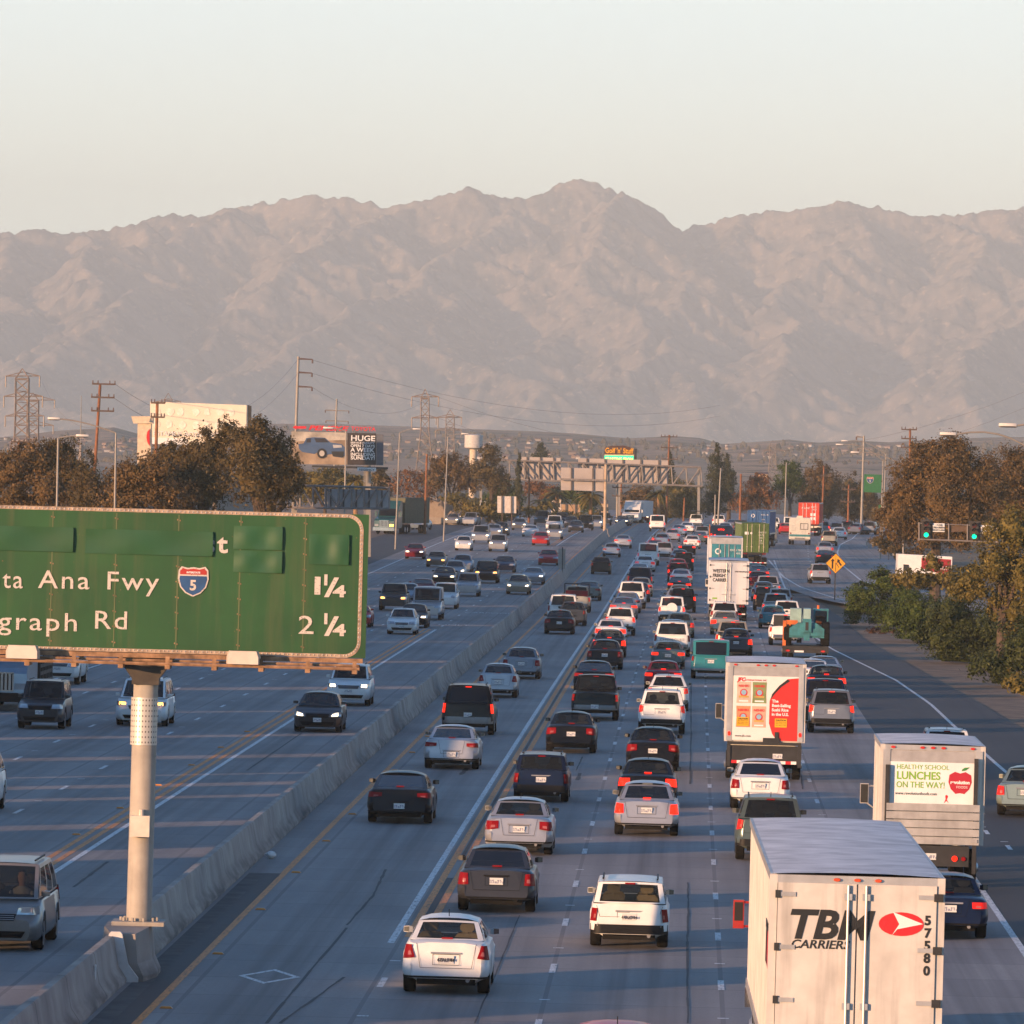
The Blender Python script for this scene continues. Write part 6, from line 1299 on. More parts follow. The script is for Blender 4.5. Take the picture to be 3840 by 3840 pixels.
b.loft([[(c.x + r * math.cos(2 * math.pi * k / 24), r * math.sin(2 * math.pi * k / 24), z) for k in range(24)] for r, z in ((R * .5, c.z + h2 * 1.1), (R, c.z + h2), (R, c.z - h2), (R * .5, c.z - h2 * 1.25))]); b.build('tank', mat('white_tank', (.56, .52, .48), .6), t, smooth=40); b = MB(); b.bar((c.x, 0, 0), (c.x, 0, c.z - h2), R * .38, 14, 0, R * .42); b.build('stem', M_STU, t, smooth=40)
for i, (x0, x1, y0, y1, Y, col, lab) in enumerate(((2068, 2104, 1862, 1925, 1120, (.62, .52, .42), 'pale building glimpsed between the palms'), (2256, 2280, 1880, 1940, 1080, (.40, .30, .22), 'tan building left of the white semi truck'), (2848, 2880, 1770, 1792, 1900, (.70, .48, .28), 'sunlit house on the rise behind the rust brown tree'), (1400, 1460, 1788, 1850, 900, (.30, .22, .17), 'brown low building behind the dark gantry'))):
    t = thing('building', lab, 'building', base((x0 + x1) / 2, y1, Y)); L = Vector(t.location); face(t, 'wall', [(x0, y1), (x0, y0 + 8), (x1, y0 + 8), (x1, y1)], Y, mat('wall_%s' % 'abcd'[i], col, .8), 8); p = at(x0 - 2, y0 + 8, Y) - L; q = at(x1 + 2, y0 + 8, Y) - L; hh = 8 * Y / F; b = MB(); b.loft([[(p.x, -.4, p.z), (p.x, 4, p.z + hh * 1.2), (p.x, 8.4, p.z)], [(q.x, -.4, p.z), (q.x, 4, p.z + hh * 1.2), (q.x, 8.4, p.z)]]); b.build('roof', mat('roof_brown', (.16, .10, .08), .8), t); b = MB(); b.box((p.x + q.x) / 2 - .6, (p.x + q.x) / 2 + .6, -.06, .02, p.z * .45, p.z * .75); b.build('window', M_BLACK, t)

# ================================================================ cars: type, how placed (b = wheels at this pixel, t = roof top at this pixel), px, py, colour, lamps, tint, label
GN = 'cars heading away in the jammed lanes'; GS = 'oncoming cars across the median'; GR = 'cars on the curving right ramp'; GH = 'cars in the carpool lane'
def car(tp, how, px, py, col, lights, label, group=GN, tint='GLASS', dh=0.0, front=False):
    if tp == 'sedan': _alt[0] += 1; tp = ('sedan', 'sedanb', 'sedanc')[_alt[0] * 7 // 3 % 3] if 'fastback' not in label and 'white-centred' not in label else 'sedanc'
    d = T_[tp]
    if how == 'b': X, Y = ground(px, py); back = d['yr'] - d['r'] * .3 if not front else d['L'] - d['yf'] - d['r'] * .3
    else: X, Y = ground(px, py, d['H']); back = (d['rw1'] + .3) if not front else d['L'] - d['ws1'] + .3
    h = heading(Y) + (0 if not front else 0); ry = Y - back
    rz = -h + dh + (math.pi if front else 0)
    X0 = X - back * math.tan(h); 
    return spawn(tp, X0, ry, gz(ry), rz, P0(col), lights, label, group, 'near' if Y < 430 else 'far', tint=tint)
def P0(c): return c
def fcar(tp, how, px, py, col, lights, label, **k): return car(tp, how, px, py, col, lights, label, GS, front=True, **k)
# carpool lane, from near to far
car('sedan', 'b', 1500, 3085, 'black', '', 'glossy black sedan with white-centred tail lights, nearest in the carpool lane', GH, 'dark')
car('sedan', 'b', 1694, 2882, 'silver', '', 'silver fastback sedan between the glossy black sedan and the big black SUV', GH)
car('bigsuv', 'b', 1755, 2754, 'black', 'k', 'big black SUV with lit brake lamps and chrome bumper beside the median barrier', GH, 'dark')
car('compact', 'b', 1867, 2615, 'silver', '', 'silver compact sedan with boot spoiler ahead of the big black SUV', GH)
car('sedan', 'b', 1955, 2545, 'grey', '', 'grey sedan ahead of the silver compact with boot spoiler in the carpool lane', GH)
car('sedan', 'b', 2097, 2378, 'black', '', 'black sedan alone with small white plate, followed by long empty carpool lane', GH)
car('hatch', 'b', 2146, 2346, 'dkgrey', '', 'dark grey hatchback half hidden by the black sedan in the carpool lane', GH)
car('bigsuv', 't', 2113, 2229, 'white', '', 'white SUV with dark rear window beside the barrier, left of the red and tan pickup', GH)
car('pickup', 'b', 2161, 2297, 'gold', 't', 'tan pickup with red load behind its cab in the carpool lane', GH)
car('sedan', 'b', 2206, 2252, 'green', '', 'dark green sedan just ahead of the tan pickup in the carpool lane', GH)
car('hatch', 'b', 2253, 2153, 'black', '', 'small black hatchback alone in the carpool lane with one lamp catching the sun', GH, 'dark')
car('oldsedan', 'b', 2293, 2089, 'bluegrey', '', 'pale blue sedan in the carpool lane ahead of the small black hatchback', GH)
car('sedan', 'b', 2335, 2056, 'silver', 't', 'silver sedan farthest but one in the carpool lane, near the cantilever sign pole', GH)
car('van', 'b', 2464, 1993, 'white', 'k', 'white passenger van farthest in the carpool lane with lit brake lamps', GH)
# first lane
car('compact', 'b', 1674, 3722, 'white', '', 'white compact sedan with tan seats, nearest car at the bottom of the freeway', tint='clear')
car('sedan', 'b', 1862, 3416, 'dkgrey', '', 'dark grey sedan with tinted rear window behind the silver beige sedan', tint='dark')
car('sedan', 'b', 1946, 3202, 'silver', '', 'warm silver sedan with large triangular red lamps ahead of the dark grey sedan', tint='clear')
car('wagon', 'b', 2029, 3004, 'navy', '', 'dark blue hatchback wagon with roof aerial and single exhaust')
car('sedan', 'b', 2141, 2822, 'black', '', 'black sedan with round red and white tail lamps ahead of the blue wagon', tint='clear')
car('pickup', 'b', 2230, 2700, 'black', 't', 'black pickup truck with lit tail lamps and dark rear window')
car('sedan', 't', 2231, 2476, 'black', 't', 'black sedan mostly hidden directly ahead of the black pickup')
car('sedan', 'b', 2267, 2510, 'black', '', 'black sedan with unlit dull red lamps behind the braking maroon-black sedan', tint='clear')
car('sedan', 't', 2287, 2359, 'black', 'k', 'black sedan braking beside the carpool stripe, behind a white braking sedan', tint='clear')
car('sedan', 't', 2292, 2320, 'white', 'k', 'white sedan braking right behind the tall white SUV')
car('suv', 'b', 2325, 2383, 'white', 'k', 'tall white SUV with curved rear window braking in the first lane')
car('sedan', 't', 2341, 2238, 'grey', 'k', 'grey sedan braking just ahead of the tall white SUV')
car('sedan', 't', 2354, 2219, 'bluegrey', '', 'blue grey sedan whose roof shows behind the grey braking sedan')
car('bigsuv', 'b', 2368, 2281, 'white', '', 'white high pickup with cap hugging the carpool stripe')
car('sedan', 'b', 2391, 2258, 'navy', 't', 'navy sedan peeking out right of the white capped pickup')
car('sedan', 'b', 2402, 2237, 'gold', 't', 'champagne sedan in the first lane behind the navy SUV')
car('bigsuv', 't', 2401, 2127, 'navy', 't', 'navy SUV with broad dark rear window in the first lane', tint='dark')
car('coupe', 't', 2400, 2110, 'white', '', 'white coupe between the navy SUV and the white sedan ahead')
car('sedan', 'b', 2418, 2144, 'white', 't', 'white sedan right behind the tall white cargo van')
car('van', 'b', 2430, 2120, 'white', 't', 'tall white cargo van with two rear door windows')
car('sedan', 't', 2456, 2022, 'red', '', 'red sedan whose roof shows above the white cargo van')
car('suv', 'b', 2490, 2098, 'silver', '', 'silver SUV right of the white cargo van')
car('sedan', 'b', 2475, 2050, 'dkgrey', 'k', 'dark sedan braking ahead of the red roof')
car('sedan', 't', 2483, 1999, 'bluegrey', '', 'blue grey sedan half hidden ahead of the dark braking sedan')
car('sedan', 'b', 2521, 2032, 'silver', 't', 'silver sedan in clear view right of the far white passenger van')
car('sedan', 'b', 2546, 2012, 'bluegrey', 'k', 'pale blue silver sedan with two lit brake lamps')
car('sedan', 'b', 2576, 2001, 'white', '', 'white sedan ahead of the pale blue braking sedan')
# second lane
car('wagon', 'b', 2358, 3550, 'white', '', 'old white estate car with tan headrests and brown bumper', tint='clear')
car('sedan', 'b', 2423, 3132, 'silver', 'k', 'silver sedan with three lit brake lamps behind a black sedan')
car('sedan', 't', 2432, 2843, 'black', 'k', 'black sedan with lit brake lamps squeezed behind the silver braking sedan', tint='clear')
car('sedan', 't', 2451, 2725, 'black', '', 'black sedan with wide red lamps and chrome strip behind the white SUV', tint='clear')
car('suv', 'b', 2480, 2751, 'white', 't', 'bright white SUV with black lower bumper in the second lane')
car('hatch', 'b', 2504, 2665, 'white', 't', 'white hatchback with oval rear window just ahead of the bright white SUV')
car('oldsedan', 'b', 2486, 2592, 'maroon', 'k', 'maroon sedan with four round lit brake lamps', tint='clear')
car('oldsedan', 'b', 2504, 2508, 'green', 'k', 'grey green sedan braking left of the teal van', tint='clear')
car('bigsuv', 'b', 2519, 2462, 'white', '', 'white pickup with cap and lettered tailgate in the second lane')
car('sedan', 't', 2524, 2322, 'bluegrey', '', 'blue grey car roof right ahead of the lettered white pickup')
car('sedan', 'b', 2547, 2391, 'green', 't', 'dark green sedan ahead and right of the lettered white pickup', tint='clear')
car('boxsuv', 'b', 2518, 2338, 'white', 'k', 'white SUV with round spare wheel cover on its tailgate')
car('suv', 'b', 2560, 2296, 'black', 'k', 'black SUV braking right of the SUV with the spare wheel')
car('sedan', 't', 2541, 2206, 'silver', 'k', 'silver sedan hidden behind the black SUV with one red lamp showing')
car('sedan', 't', 2549, 2192, 'gold', '', 'dark gold sedan roof ahead of the half hidden silver sedan')
car('sedan', 't', 2549, 2160, 'black', 'k', 'black sedan with bright plate braking behind a white coupe')
car('sedan', 'b', 2553, 2200, 'white', 't', 'white sedan ahead of the black sedan with bright plate')
car('suv', 't', 2545, 2109, 'maroon', 'k', 'dark maroon SUV with sunlit left lamps in the second lane', tint='dark')
car('sedan', 't', 2542, 2094, 'red', 't', 'red sedan just ahead of the dark maroon SUV')
car('suv', 'b', 2563, 2141, 'black', 'k', 'black SUV with high brake lamp behind the open convertible', tint='dark')
car('sedan', 't', 2549, 2059, 'silver', '', 'silver sedan roof left of the black convertible')
car('roadster', 'b', 2576, 2080, 'black', 'k', 'black open convertible with two roll hoops')
car('sedan', 'b', 2595, 2058, 'white', 't', 'white sedan ahead of the black convertible')
car('sedan', 'b', 2622, 2040, 'green', 'k', 'dark green sedan braking left of the refuse truck')
car('suv', 't', 2634, 1972, 'silver', '', 'pale SUV just left of the refuse truck roof')
car('pickup', 't', 2611, 1928, 'white', '', 'white work truck with ladder rack in the far second lane')
# third lane
car('sedan', 'b', 2848, 3033, 'white', '', 'bright white sedan with black dealer plate behind the rice truck', tint='dark')
car('suv', 'b', 2884, 3226, 'green', 't', 'dark green SUV with tall red pillar lamps beside the big trailer')
car('boxvan', 'b', 2664, 2545, 'teal', '', 'teal panel van with large dark rear window', tint='dark')
car('sedan', 'b', 2759, 2459, 'dkgrey', 'k', 'dark grey sedan with very bright brake lamps left of the telehandler', tint='clear')
car('pickup', 't', 2749, 2328, 'gold', 'k', 'champagne pickup braking ahead of the dark grey braking sedan')
car('sedan', 't', 2720, 2290, 'gold', 'k', 'champagne sedan braking below the Western Freight trailer')
car('suv', 'b', 2715, 2357, 'white', '', 'white SUV tucked against the Western Freight trailer', tint='dark')
car('sedan', 't', 2719, 1958, 'white', 't', 'white sedan above the roof of the refuse truck')
car('suv', 't', 2696, 1931, 'white', 't', 'sunlit white SUV farthest in the third lane', tint='dark')
car('sedan', 't', 2748, 1947, 'grey', '', 'grey sedan right of the sunlit white SUV')
car('bigsuv', 't', 2778, 1950, 'dkgrey', '', 'dark grey SUV left of the blue container', tint='dark')
car('sedan', 't', 2774, 1972, 'dkgrey', '', 'dark sedan behind the dark grey SUV beside the blue container')
car('sedan', 't', 2662, 1967, 'teal', '', 'teal grey car roof behind the refuse truck')
car('suv', 't', 2757, 1985, 'navy', '', 'navy SUV squeezed between refuse truck and green container')
car('van', 't', 2823, 1984, 'white', '', 'white van roof above the green container')
# fourth lane
car('suv', 'b', 3115, 2748, 'grey', 'k', 'grey SUV with lit brake lamps in the right lane by the asphalt', tint='GLASS')
car('pickup', 't', 3095, 2545, 'navy', 't', 'navy pickup directly ahead of the grey braking SUV', tint='dark')
car('sedan', 't', 3099, 2493, 'black', 'k', 'black sedan with sunlit mirror braking ahead of the navy pickup', tint='clear')
car('sedan', 't', 3045, 2470, 'white', '', 'white sedan left of the black sedan with the sunlit mirror')
car('coupe', 't', 3088, 2459, 'silver', '', 'silver coupe under the back of the low trailer')
car('pickup', 'b', 2944, 2420, 'white', 'k', 'white pickup with dark gear in its bed left of the telehandler')
car('sedan', 'b', 2897, 2357, 'teal', '', 'teal sedan left of the white pickup with gear')
car('suv', 't', 2951, 2252, 'white', 't', 'white SUV roof and dark window behind the telehandler', tint='dark')
car('pickup', 't', 2911, 2224, 'white', 'k', 'white pickup braking behind a black SUV in the right lane')
car('suv', 'b', 2872, 2290, 'black', 'k', 'black SUV with sunlit left lamp right of the Western Freight trailer')
car('suv', 't', 2926, 2207, 'silver', '', 'silver SUV window right of the black SUV with the sunlit lamp')
car('sedan', 'b', 2862, 2255, 'silver', '', 'silver sedan just right of the Western Freight trailer', tint='clear')
car('pickup', 't', 2880, 2158, 'silver', 'k', 'silver pickup with maroon tinted rear window', tint='dark')
car('sedan', 'b', 2843, 2209, 'red', 't', 'dark red sedan left of the silver pickup with maroon window')
car('sedan', 'b', 2843, 2183, 'dkgrey', 'k', 'dark grey sedan right below the green container')
car('sedan', 't', 2825, 2110, 'teal', '', 'dark teal car hidden under the green container tail')
# right lanes, merging traffic
car('oldsedan', 'b', 3553, 3515, 'navy', 't', 'dark navy sedan half hidden on the right of the big trailer', tint='clear')
car('sedan', 'b', 3838, 3058, 'sage', 't', 'sage green sedan cut off by the right edge', dh=-.10, tint='clear')
car('suv', 't', 3550, 2733, 'white', '', 'white SUV roof above the apple logo truck', tint='dark')
car('sedan', 't', 2316, 3836, 'red', '', 'red car whose roof just enters at the bottom edge')
car('pickup', 't', 2900, 1940, 'white', 't', 'white tow truck right of the blue container')
car('sedan', 'b', 2946, 2003, 'red', 't', 'red sedan left of the motorhome')
car('van', 't', 2966, 1938, 'white', '', 'sunlit white high-roof van behind the motorhome')
def rcar(tp, how, px, py, col, lights, label, dh=0.0, **k): return car(tp, how, px, py, col, lights, label, GR, dh=dh, **k)
rcar('suv', 'b', 3076, 2189, 'silver', 't', 'silver SUV alone left of the yellow merge sign', .04)
rcar('sedan', 'b', 3096, 2117, 'black', 't', 'black sedan overlapping the yellow merge sign edge', .02)
rcar('sedan', 'b', 3093, 2086, 'silver', 't', 'silver sedan with dark rear window ahead of the black sedan by the merge sign', .0, tint='dark')
rcar('suv', 'b', 3108, 2047, 'gold', '', 'beige SUV right of the motorhome', -.03)
rcar('sedan', 'b', 3144, 2023, 'white', 't', 'white sedan ahead of the beige SUV on the bend', -.05)
rcar('suv', 't', 3137, 1960, 'silver', 't', 'silver SUV with sunlit lamp ahead of the white sedan on the bend', -.05)
rcar('suv', 'b', 3175, 2003, 'dkgrey', 'k', 'dark SUV braking with bright high lamp on the far bend', -.06, tint='dark')
rcar('sedan', 'b', 3203, 2004, 'grey', '', 'grey sedan left of the bright red car on the far bend', -.08)
rcar('sedan', 'b', 3224, 2004, 'red', 'k', 'bright red car on the far bend', -.1)
rcar('suv', 'b', 3256, 2005, 'grey', '', 'grey SUV broad at the far bend, right of the bright red car', -.14)
rcar('sedan', 'b', 3322, 2006, 'white', '', 'white car glimpsed behind the lamp pole and tree on the far bend', -.2)
rcar('suv', 't', 3085, 1955, 'grey', 'k', 'grey SUV right behind the red container', -.05)
# oncoming side
fcar('minivan', 'b', 72, 3497, 'lilac', '', 'lilac grey minivan with a driver behind the windshield, nearest oncoming vehicle')
fcar('boxsuv', 'b', 197, 2715, 'dkgrey', 'c', 'dark SUV with chrome front bumper under the left of the sign')
fcar('minivan', 'b', 572, 2703, 'white', 'a', 'white minivan half hidden behind the sign pole')
fcar('sedan', 'b', 1217, 2727, 'dkgrey', 'h', 'dark grey sedan with lit headlights and two people inside in the oncoming carpool lane')
fcar('suv', 'b', 1328, 2632, 'white', 'h', 'white SUV with lit headlight right under the lower corner of the sign')
fcar('suv', 'b', -78, 3018, 'white', '', 'white SUV cut off by the left edge, only its flank in view')
fcar('pickup', 'b', 259, 2551, 'white', '', 'white pickup truck whose top is hidden behind the sign')
fcar('hatch', 'b', 1519, 2372, 'white', '', 'white hatchback in front of the silver van, nearest right of the sign')
fcar('sedan', 'b', 1561, 2347, 'black', 'h', 'black sedan with lit headlight behind the white hatchback')
fcar('van', 'b', 1611, 2317, 'silver', '', 'silver white old van with broad windshield')
fcar('pickup', 'b', 1487, 2283, 'dkgrey', 'a', 'grey pickup truck with amber lit lamps')
fcar('coupe', 'b', 1350, 2345, 'red', '', 'red car emerging from behind the right edge of the sign')
fcar('sedan', 't', 1541, 2181, 'bluegrey', '', 'blue grey sedan half hidden behind the grey pickup')
fcar('coupe', 't', 1597, 2164, 'maroon', '', 'maroon coupe behind the silver van')
fcar('boxsuv', 'b', 1677, 2277, 'white', '', 'white boxy SUV half hidden right of the silver van')
fcar('suv', 'b', 1760, 2231, 'silver', '', 'silver SUV with roof rails right of the white boxy SUV')
fcar('sedan', 'b', 1674, 2189, 'black', 'h', 'black sedan with two lit headlights behind the white boxy SUV')
fcar('sedan', 'b', 1712, 2166, 'silver', 'h', 'silver sedan with one bright headlight behind the black sedan')
fcar('sedan', 'b', 1740, 2140, 'bluegrey', '', 'unlit silver blue sedan ahead of the tan old sedan in the next lane')
fcar('oldsedan', 'b', 1643, 2123, 'brown', 'a', 'old taupe sedan with dim square lamps')
fcar('sedan', 'b', 1563, 2093, 'maroon', 'h', 'maroon sedan with lit headlights in the outermost oncoming lane')
fcar('minivan', 'b', 1831, 2182, 'black', 'a', 'black minivan with amber lit lamps')
fcar('sedan', 'b', 1898, 2143, 'navy', '', 'navy sedan right of the black minivan')
fcar('compact', 'b', 1744, 2062, 'white', 'h', 'white compact sedan with lit headlights')
fcar('bigsuv', 'b', 1808, 2035, 'silver', 'h', 'large silver SUV with bright headlights behind the white compact')
fcar('suv', 'b', 1872, 2066, 'silver', 'h', 'silver SUV with dark grille right of the white compact')
fcar('hatch', 'b', 1884, 2006, 'dkgrey', 'h', 'dark hatchback with one bright headlight')
fcar('sedan', 'b', 1856, 2011, 'silver', 'h', 'silver sedan with lit headlights left of the dark hatchback')
fcar('sedan', 'b', 1715, 1967, 'silver', 'h', 'silver sedan with lit headlights in front of the sound wall', dh=-.12)
fcar('suv', 'b', 1779, 1971, 'silver', '', 'pale silver SUV right of the car at the sound wall', dh=-.12)
fcar('boxsuv', 'b', 1873, 1970, 'grey', '', 'old grey SUV at the foot of the bushes')
fcar('bigsuv', 'b', 1923, 1961, 'navy', '', 'dark work truck with rack in front of the pale sign back')
fcar('sedan', 'b', 1951, 1986, 'grey', 'h', 'grey sedan with a pair of bright headlights')
fcar('coupe', 'b', 1992, 2011, 'white', '', 'low white sports car behind the red sedan')
fcar('sedan', 'b', 2031, 2043, 'red', '', 'bright red sedan, farther of the two red oncoming sedans')
fcar('sedan', 'b', 2061, 2116, 'red', '', 'red sedan partly behind the small roadside cabinet sign on the median')
fcar('coupe', 'b', 2004, 2187, 'silver', 'h', 'silver coupe with one lit headlight behind the gold sedan')
fcar('sedan', 'b', 1949, 2224, 'gold', 'h', 'gold sedan with two bright headlights beside the median')
fcar('suv', 'b', 2082, 2021, 'silver', 'h', 'silver SUV right of the bright red sedan')
fcar('bigsuv', 'b', 2081, 1990, 'white', '', 'white SUV right behind another silver SUV at the far curve')
fcar('bigsuv', 'b', 2034, 1968, 'dkgrey', '', 'dark grey SUV with chrome grille below the palm')
fcar('suv', 't', 2112, 1920, 'navy', '', 'navy SUV behind the white SUV at the far curve')
fcar('sedan', 'b', 2145, 1977, 'dkgrey', '', 'dark sedan behind the dark silver sedan at the far curve')
fcar('sedan', 'b', 2162, 1995, 'dkgrey', '', 'dark grey sedan with white plate at the far curve')
fcar('bigsuv', 'b', 2197, 1987, 'black', '', 'black SUV left of the silver SUV with one headlight')
fcar('suv', 'b', 2236, 1981, 'silver', 'h', 'silver SUV with one headlight left of the cantilever pole')
fcar('suv', 'b', 2269, 1969, 'dkgrey', '', 'dark SUV half behind the cantilever sign pole')
fcar('sedan', 'b', 2346, 1971, 'navy', 'h', 'navy sedan with a bright headlight in front of the white semi truck', dh=-.1)
fcar('pickup', 'b', 2428, 1959, 'red', 'h', 'red pickup truck with lit headlights above the far barrier', dh=-.12)
fcar('sedan', 'b', 1595, 1985, 'bluegrey', '', 'blue sedan on the off-ramp beside the olive trailer', dh=-.14)
# spare wheel cover, roof and bed loads that belong to single cars
for o in list(COL.objects):
    lb = o.get('label', '')
    if 'round spare wheel cover' in lb:
        b = MB(); b.bar((0, -.18, 1.0), (0, .02, 1.0), .36, 22); b.build('spare_wheel_cover', P_['white'], o)
    if 'red load behind' in lb:
        b = MB(); b.box(-.75, .75, 1.2, 1.9, 1.1, 1.5); b.build('toolbox', P_['maroon'], o)
        b = MB(); b.path([(-.85, 1.95, 1.1), (-.85, 1.95, 1.95), (.85, 1.95, 1.95), (.85, 1.95, 1.1)], .04); b.build('rack', M_BLACK, o)
    if 'with dark gear in its bed' in lb:
        b = MB(); b.box(-.7, -.1, .4, 1.5, .7, 1.75); b.box(.0, .75, .5, 1.6, .7, 1.4); b.build('bed_cover', M_BLACK, o)
    if 'ladder rack' in lb or 'dark work truck with rack' in lb:
        b = MB()
        for y in (.3, 2.2, 3.6):
            b.path([(-.95, y, 1.1), (-.95, y, 2.2), (.95, y, 2.2), (.95, y, 1.1)], .04)
        b.box(-.9, .9, .2, 3.7, 2.2, 2.26); b.build('rack', M_BLACK, o)
    if 'lettered tailgate' in lb:
        text('lettering', 'CHEVROLET', .19, M_GREYP, o, (0, -.005, .88), align='CENTER', sx=1.25)
    if 'tan seats, nearest' in lb: text('plate_lettering', '6ZAU184', .085, M_LBLACK, o, (0, .02, .67), align='CENTER', bold=.002, ext=.002)
    if 'old white estate' in lb: text('plate_lettering', '4RAX944', .085, M_LBLACK, o, (0, -.02, .67), align='CENTER', bold=.002, ext=.002)
    if 'half hidden on the right of the big trailer' in lb: text('lettering', 'CAMRY', .07, M_CHROME, o, (-.45, .06, .84), ext=.003)
# people seen through the windshields
def person(root, x, y, z, label, m):
    b = MB()
    def ell(cx_, cy_, cz_, a, bb, c, n=10): b.grid(lambda u, v: (cx_ + a * math.sin(math.pi * v) * math.cos(2 * math.pi * u), cy_ + bb * math.sin(math.pi * v) * math.sin(2 * math.pi * u), cz_ + c * math.cos(math.pi * v)), n, 8)
    M = root.matrix_basis
    prof = [(.17, .11, -.45), (.20, .13, -.2), (.22, .12, .0), (.19, .10, .10), (.07, .07, .16), (.06, .06, .22), (.085, .10, .27), (.095, .115, .36), (.08, .10, .44), (.03, .04, .49)]
    b.loft([[(a * math.cos(2 * math.pi * k / 14), bb * math.sin(2 * math.pi * k / 14), zz) for k in range(14)] for a, bb, zz in prof], 0, True, True, lambda i, j: 1 if i >= 4 else 0)
    for sx in (-1, 1): b.bar((sx * .21, .0, .03), (sx * .26, .16, -.18), .055, 8, 0, .045); b.bar((sx * .26, .16, -.18), (sx * .12, .42, -.08), .045, 8, 1, .035)
    o = b.build('person', [m, mat('skin', (.45, .25, .17), .6)], None, smooth=50)
    h = MB(); h.grid(lambda u, v: (.102 * math.sin(.62 * math.pi * v) * math.cos(2 * math.pi * u), -.02 + .122 * math.sin(.62 * math.pi * v) * math.sin(2 * math.pi * u), .385 + .125 * math.cos(.62 * math.pi * v)), 12, 6); h.build('hair', mat('dark_hair', (.02, .015, .012), .7), o, smooth=True)
    o.matrix_world = Matrix.Translation(root.location) @ Matrix.Rotation(root.rotation_euler[2], 4, 'Z') @ Matrix.Translation((x, y, z)); tag(o, label, 'person', 'people behind windshields')
for o in list(COL.objects):
    lb = o.get('label', '')
    if lb.startswith('lilac grey minivan'): person(o, -.38, 2.75, 1.08, 'person in pale top driving the lilac grey minivan', mat('pale_shirt', (.45, .42, .38), .9))
    if 'two people inside' in lb: person(o, -.36, 2.15, .86, 'person in dark top at the wheel of the dark grey sedan', mat('dark_shirt', (.05, .05, .06), .9)); person(o, .36, 2.15, .86, 'passenger person beside the driver of the dark grey sedan', mat('brown_shirt', (.14, .09, .07), .9))

# small things on the pavement
mm = MB(); mm.loft([[(-.09, -.055, 0), (.09, -.055, 0), (.09, .055, 0), (-.09, .055, 0)], [(-.06, -.035, .028), (.06, -.035, .028), (.06, .035, .028), (-.06, .035, .028)]]); MKM = mm.mesh('raised_marker', mat('orange_marker', (.60, .22, .03), .4))
for o_, lb in ((-7.02, 'small orange raised marker beside the yellow line of the carpool lane'), (-13.78, 'small orange raised marker beside the double yellow line of the oncoming lanes')):
    for k in range(11):
        Y = 118 + k * 14.63; o = bpy.data.objects.new('raised_marker', MKM); COL.objects.link(o); o.location = (C(Y) + o_, Y, .004); o.scale = (1.4, 1.4, 1.4); tag(o, lb, 'road marker', 'orange raised markers near ' + ('the barrier' if o_ > -8 else 'the oncoming carpool lane'))
X, Y = ground(1016, 3220); b = MB(); b.grid(lambda u, v: (.14 * math.sin(math.pi * v) * math.cos(6.283 * u) * (1 + .5 * noise.noise((u * 9, v * 9, 2))), .12 * math.sin(math.pi * v) * math.sin(6.283 * u) * (1 + .5 * noise.noise((u * 8, v * 7, 5))), .10 + .10 * math.cos(math.pi * v)), 12, 7); o = b.build('paper_litter', M_LWHITE, loc=(X, Y, 0)); tag(o, 'crumpled white paper lying at the foot of the median barrier', 'litter')

# ================================================================ trees and bushes
def leaf_mat(name, lo, hi, sc=.9):
    t = NT(name); o = t.obj(); n = t.noise(sc, 4, o, .6); g = t.new('ShaderNodeObjectInfo')
    geo = t.new('ShaderNodeNewGeometry'); r = geo.outputs['Random Per Island']
    c = t.ramp(n, [(.32, lo), (.68, hi)]); c = t.mix(t.math('MULTIPLY', r, .55), c, tuple(q * .45 for q in lo)); c = t.mix(t.ramp(r, [(.86, (0, 0, 0)), (.98, (.7, .7, .7))]), c, tuple(min(q * 1.5, 1) for q in hi))
    t.color(c); t.p.inputs['Roughness'].default_value = .6; t.p.inputs['Specular IOR Level'].default_value = .25
    tl = t.new('ShaderNodeBsdfTranslucent'); t.link(c, tl.inputs[0]); mx = t.new('ShaderNodeMixShader'); mx.inputs[0].default_value = .22
    out = t.n['Material Output']; t.link(t.p.outputs[0], mx.inputs[1]); t.link(tl.outputs[0], mx.inputs[2]); t.link(mx.outputs[0], out.inputs[0]); return t.mat
ML = {'brown': leaf_mat('rusty_olive_leaves', (.085, .060, .022), (.23, .135, .05)), 'dark': leaf_mat('dark_olive_leaves', (.062, .052, .02), (.165, .11, .04)), 'green': leaf_mat('green_leaves', (.030, .058, .011), (.10, .135, .022)), 'dkgreen': leaf_mat('dark_green_leaves', (.024, .040, .010), (.075, .088, .02)), 'gold': leaf_mat('golden_green_leaves', (.08, .075, .016), (.23, .17, .04)), 'rust': leaf_mat('rust_brown_leaves', (.13, .055, .022), (.28, .13, .05)), 'pine': leaf_mat('conifer_needles', (.036, .043, .022), (.086, .086, .036)), 'twig': leaf_mat('brown_dry_hedge', (.05, .022, .013), (.09, .04, .022))}
M_BARK = mat('bark', (.085, .058, .04), .95, var=.35, scale=3)
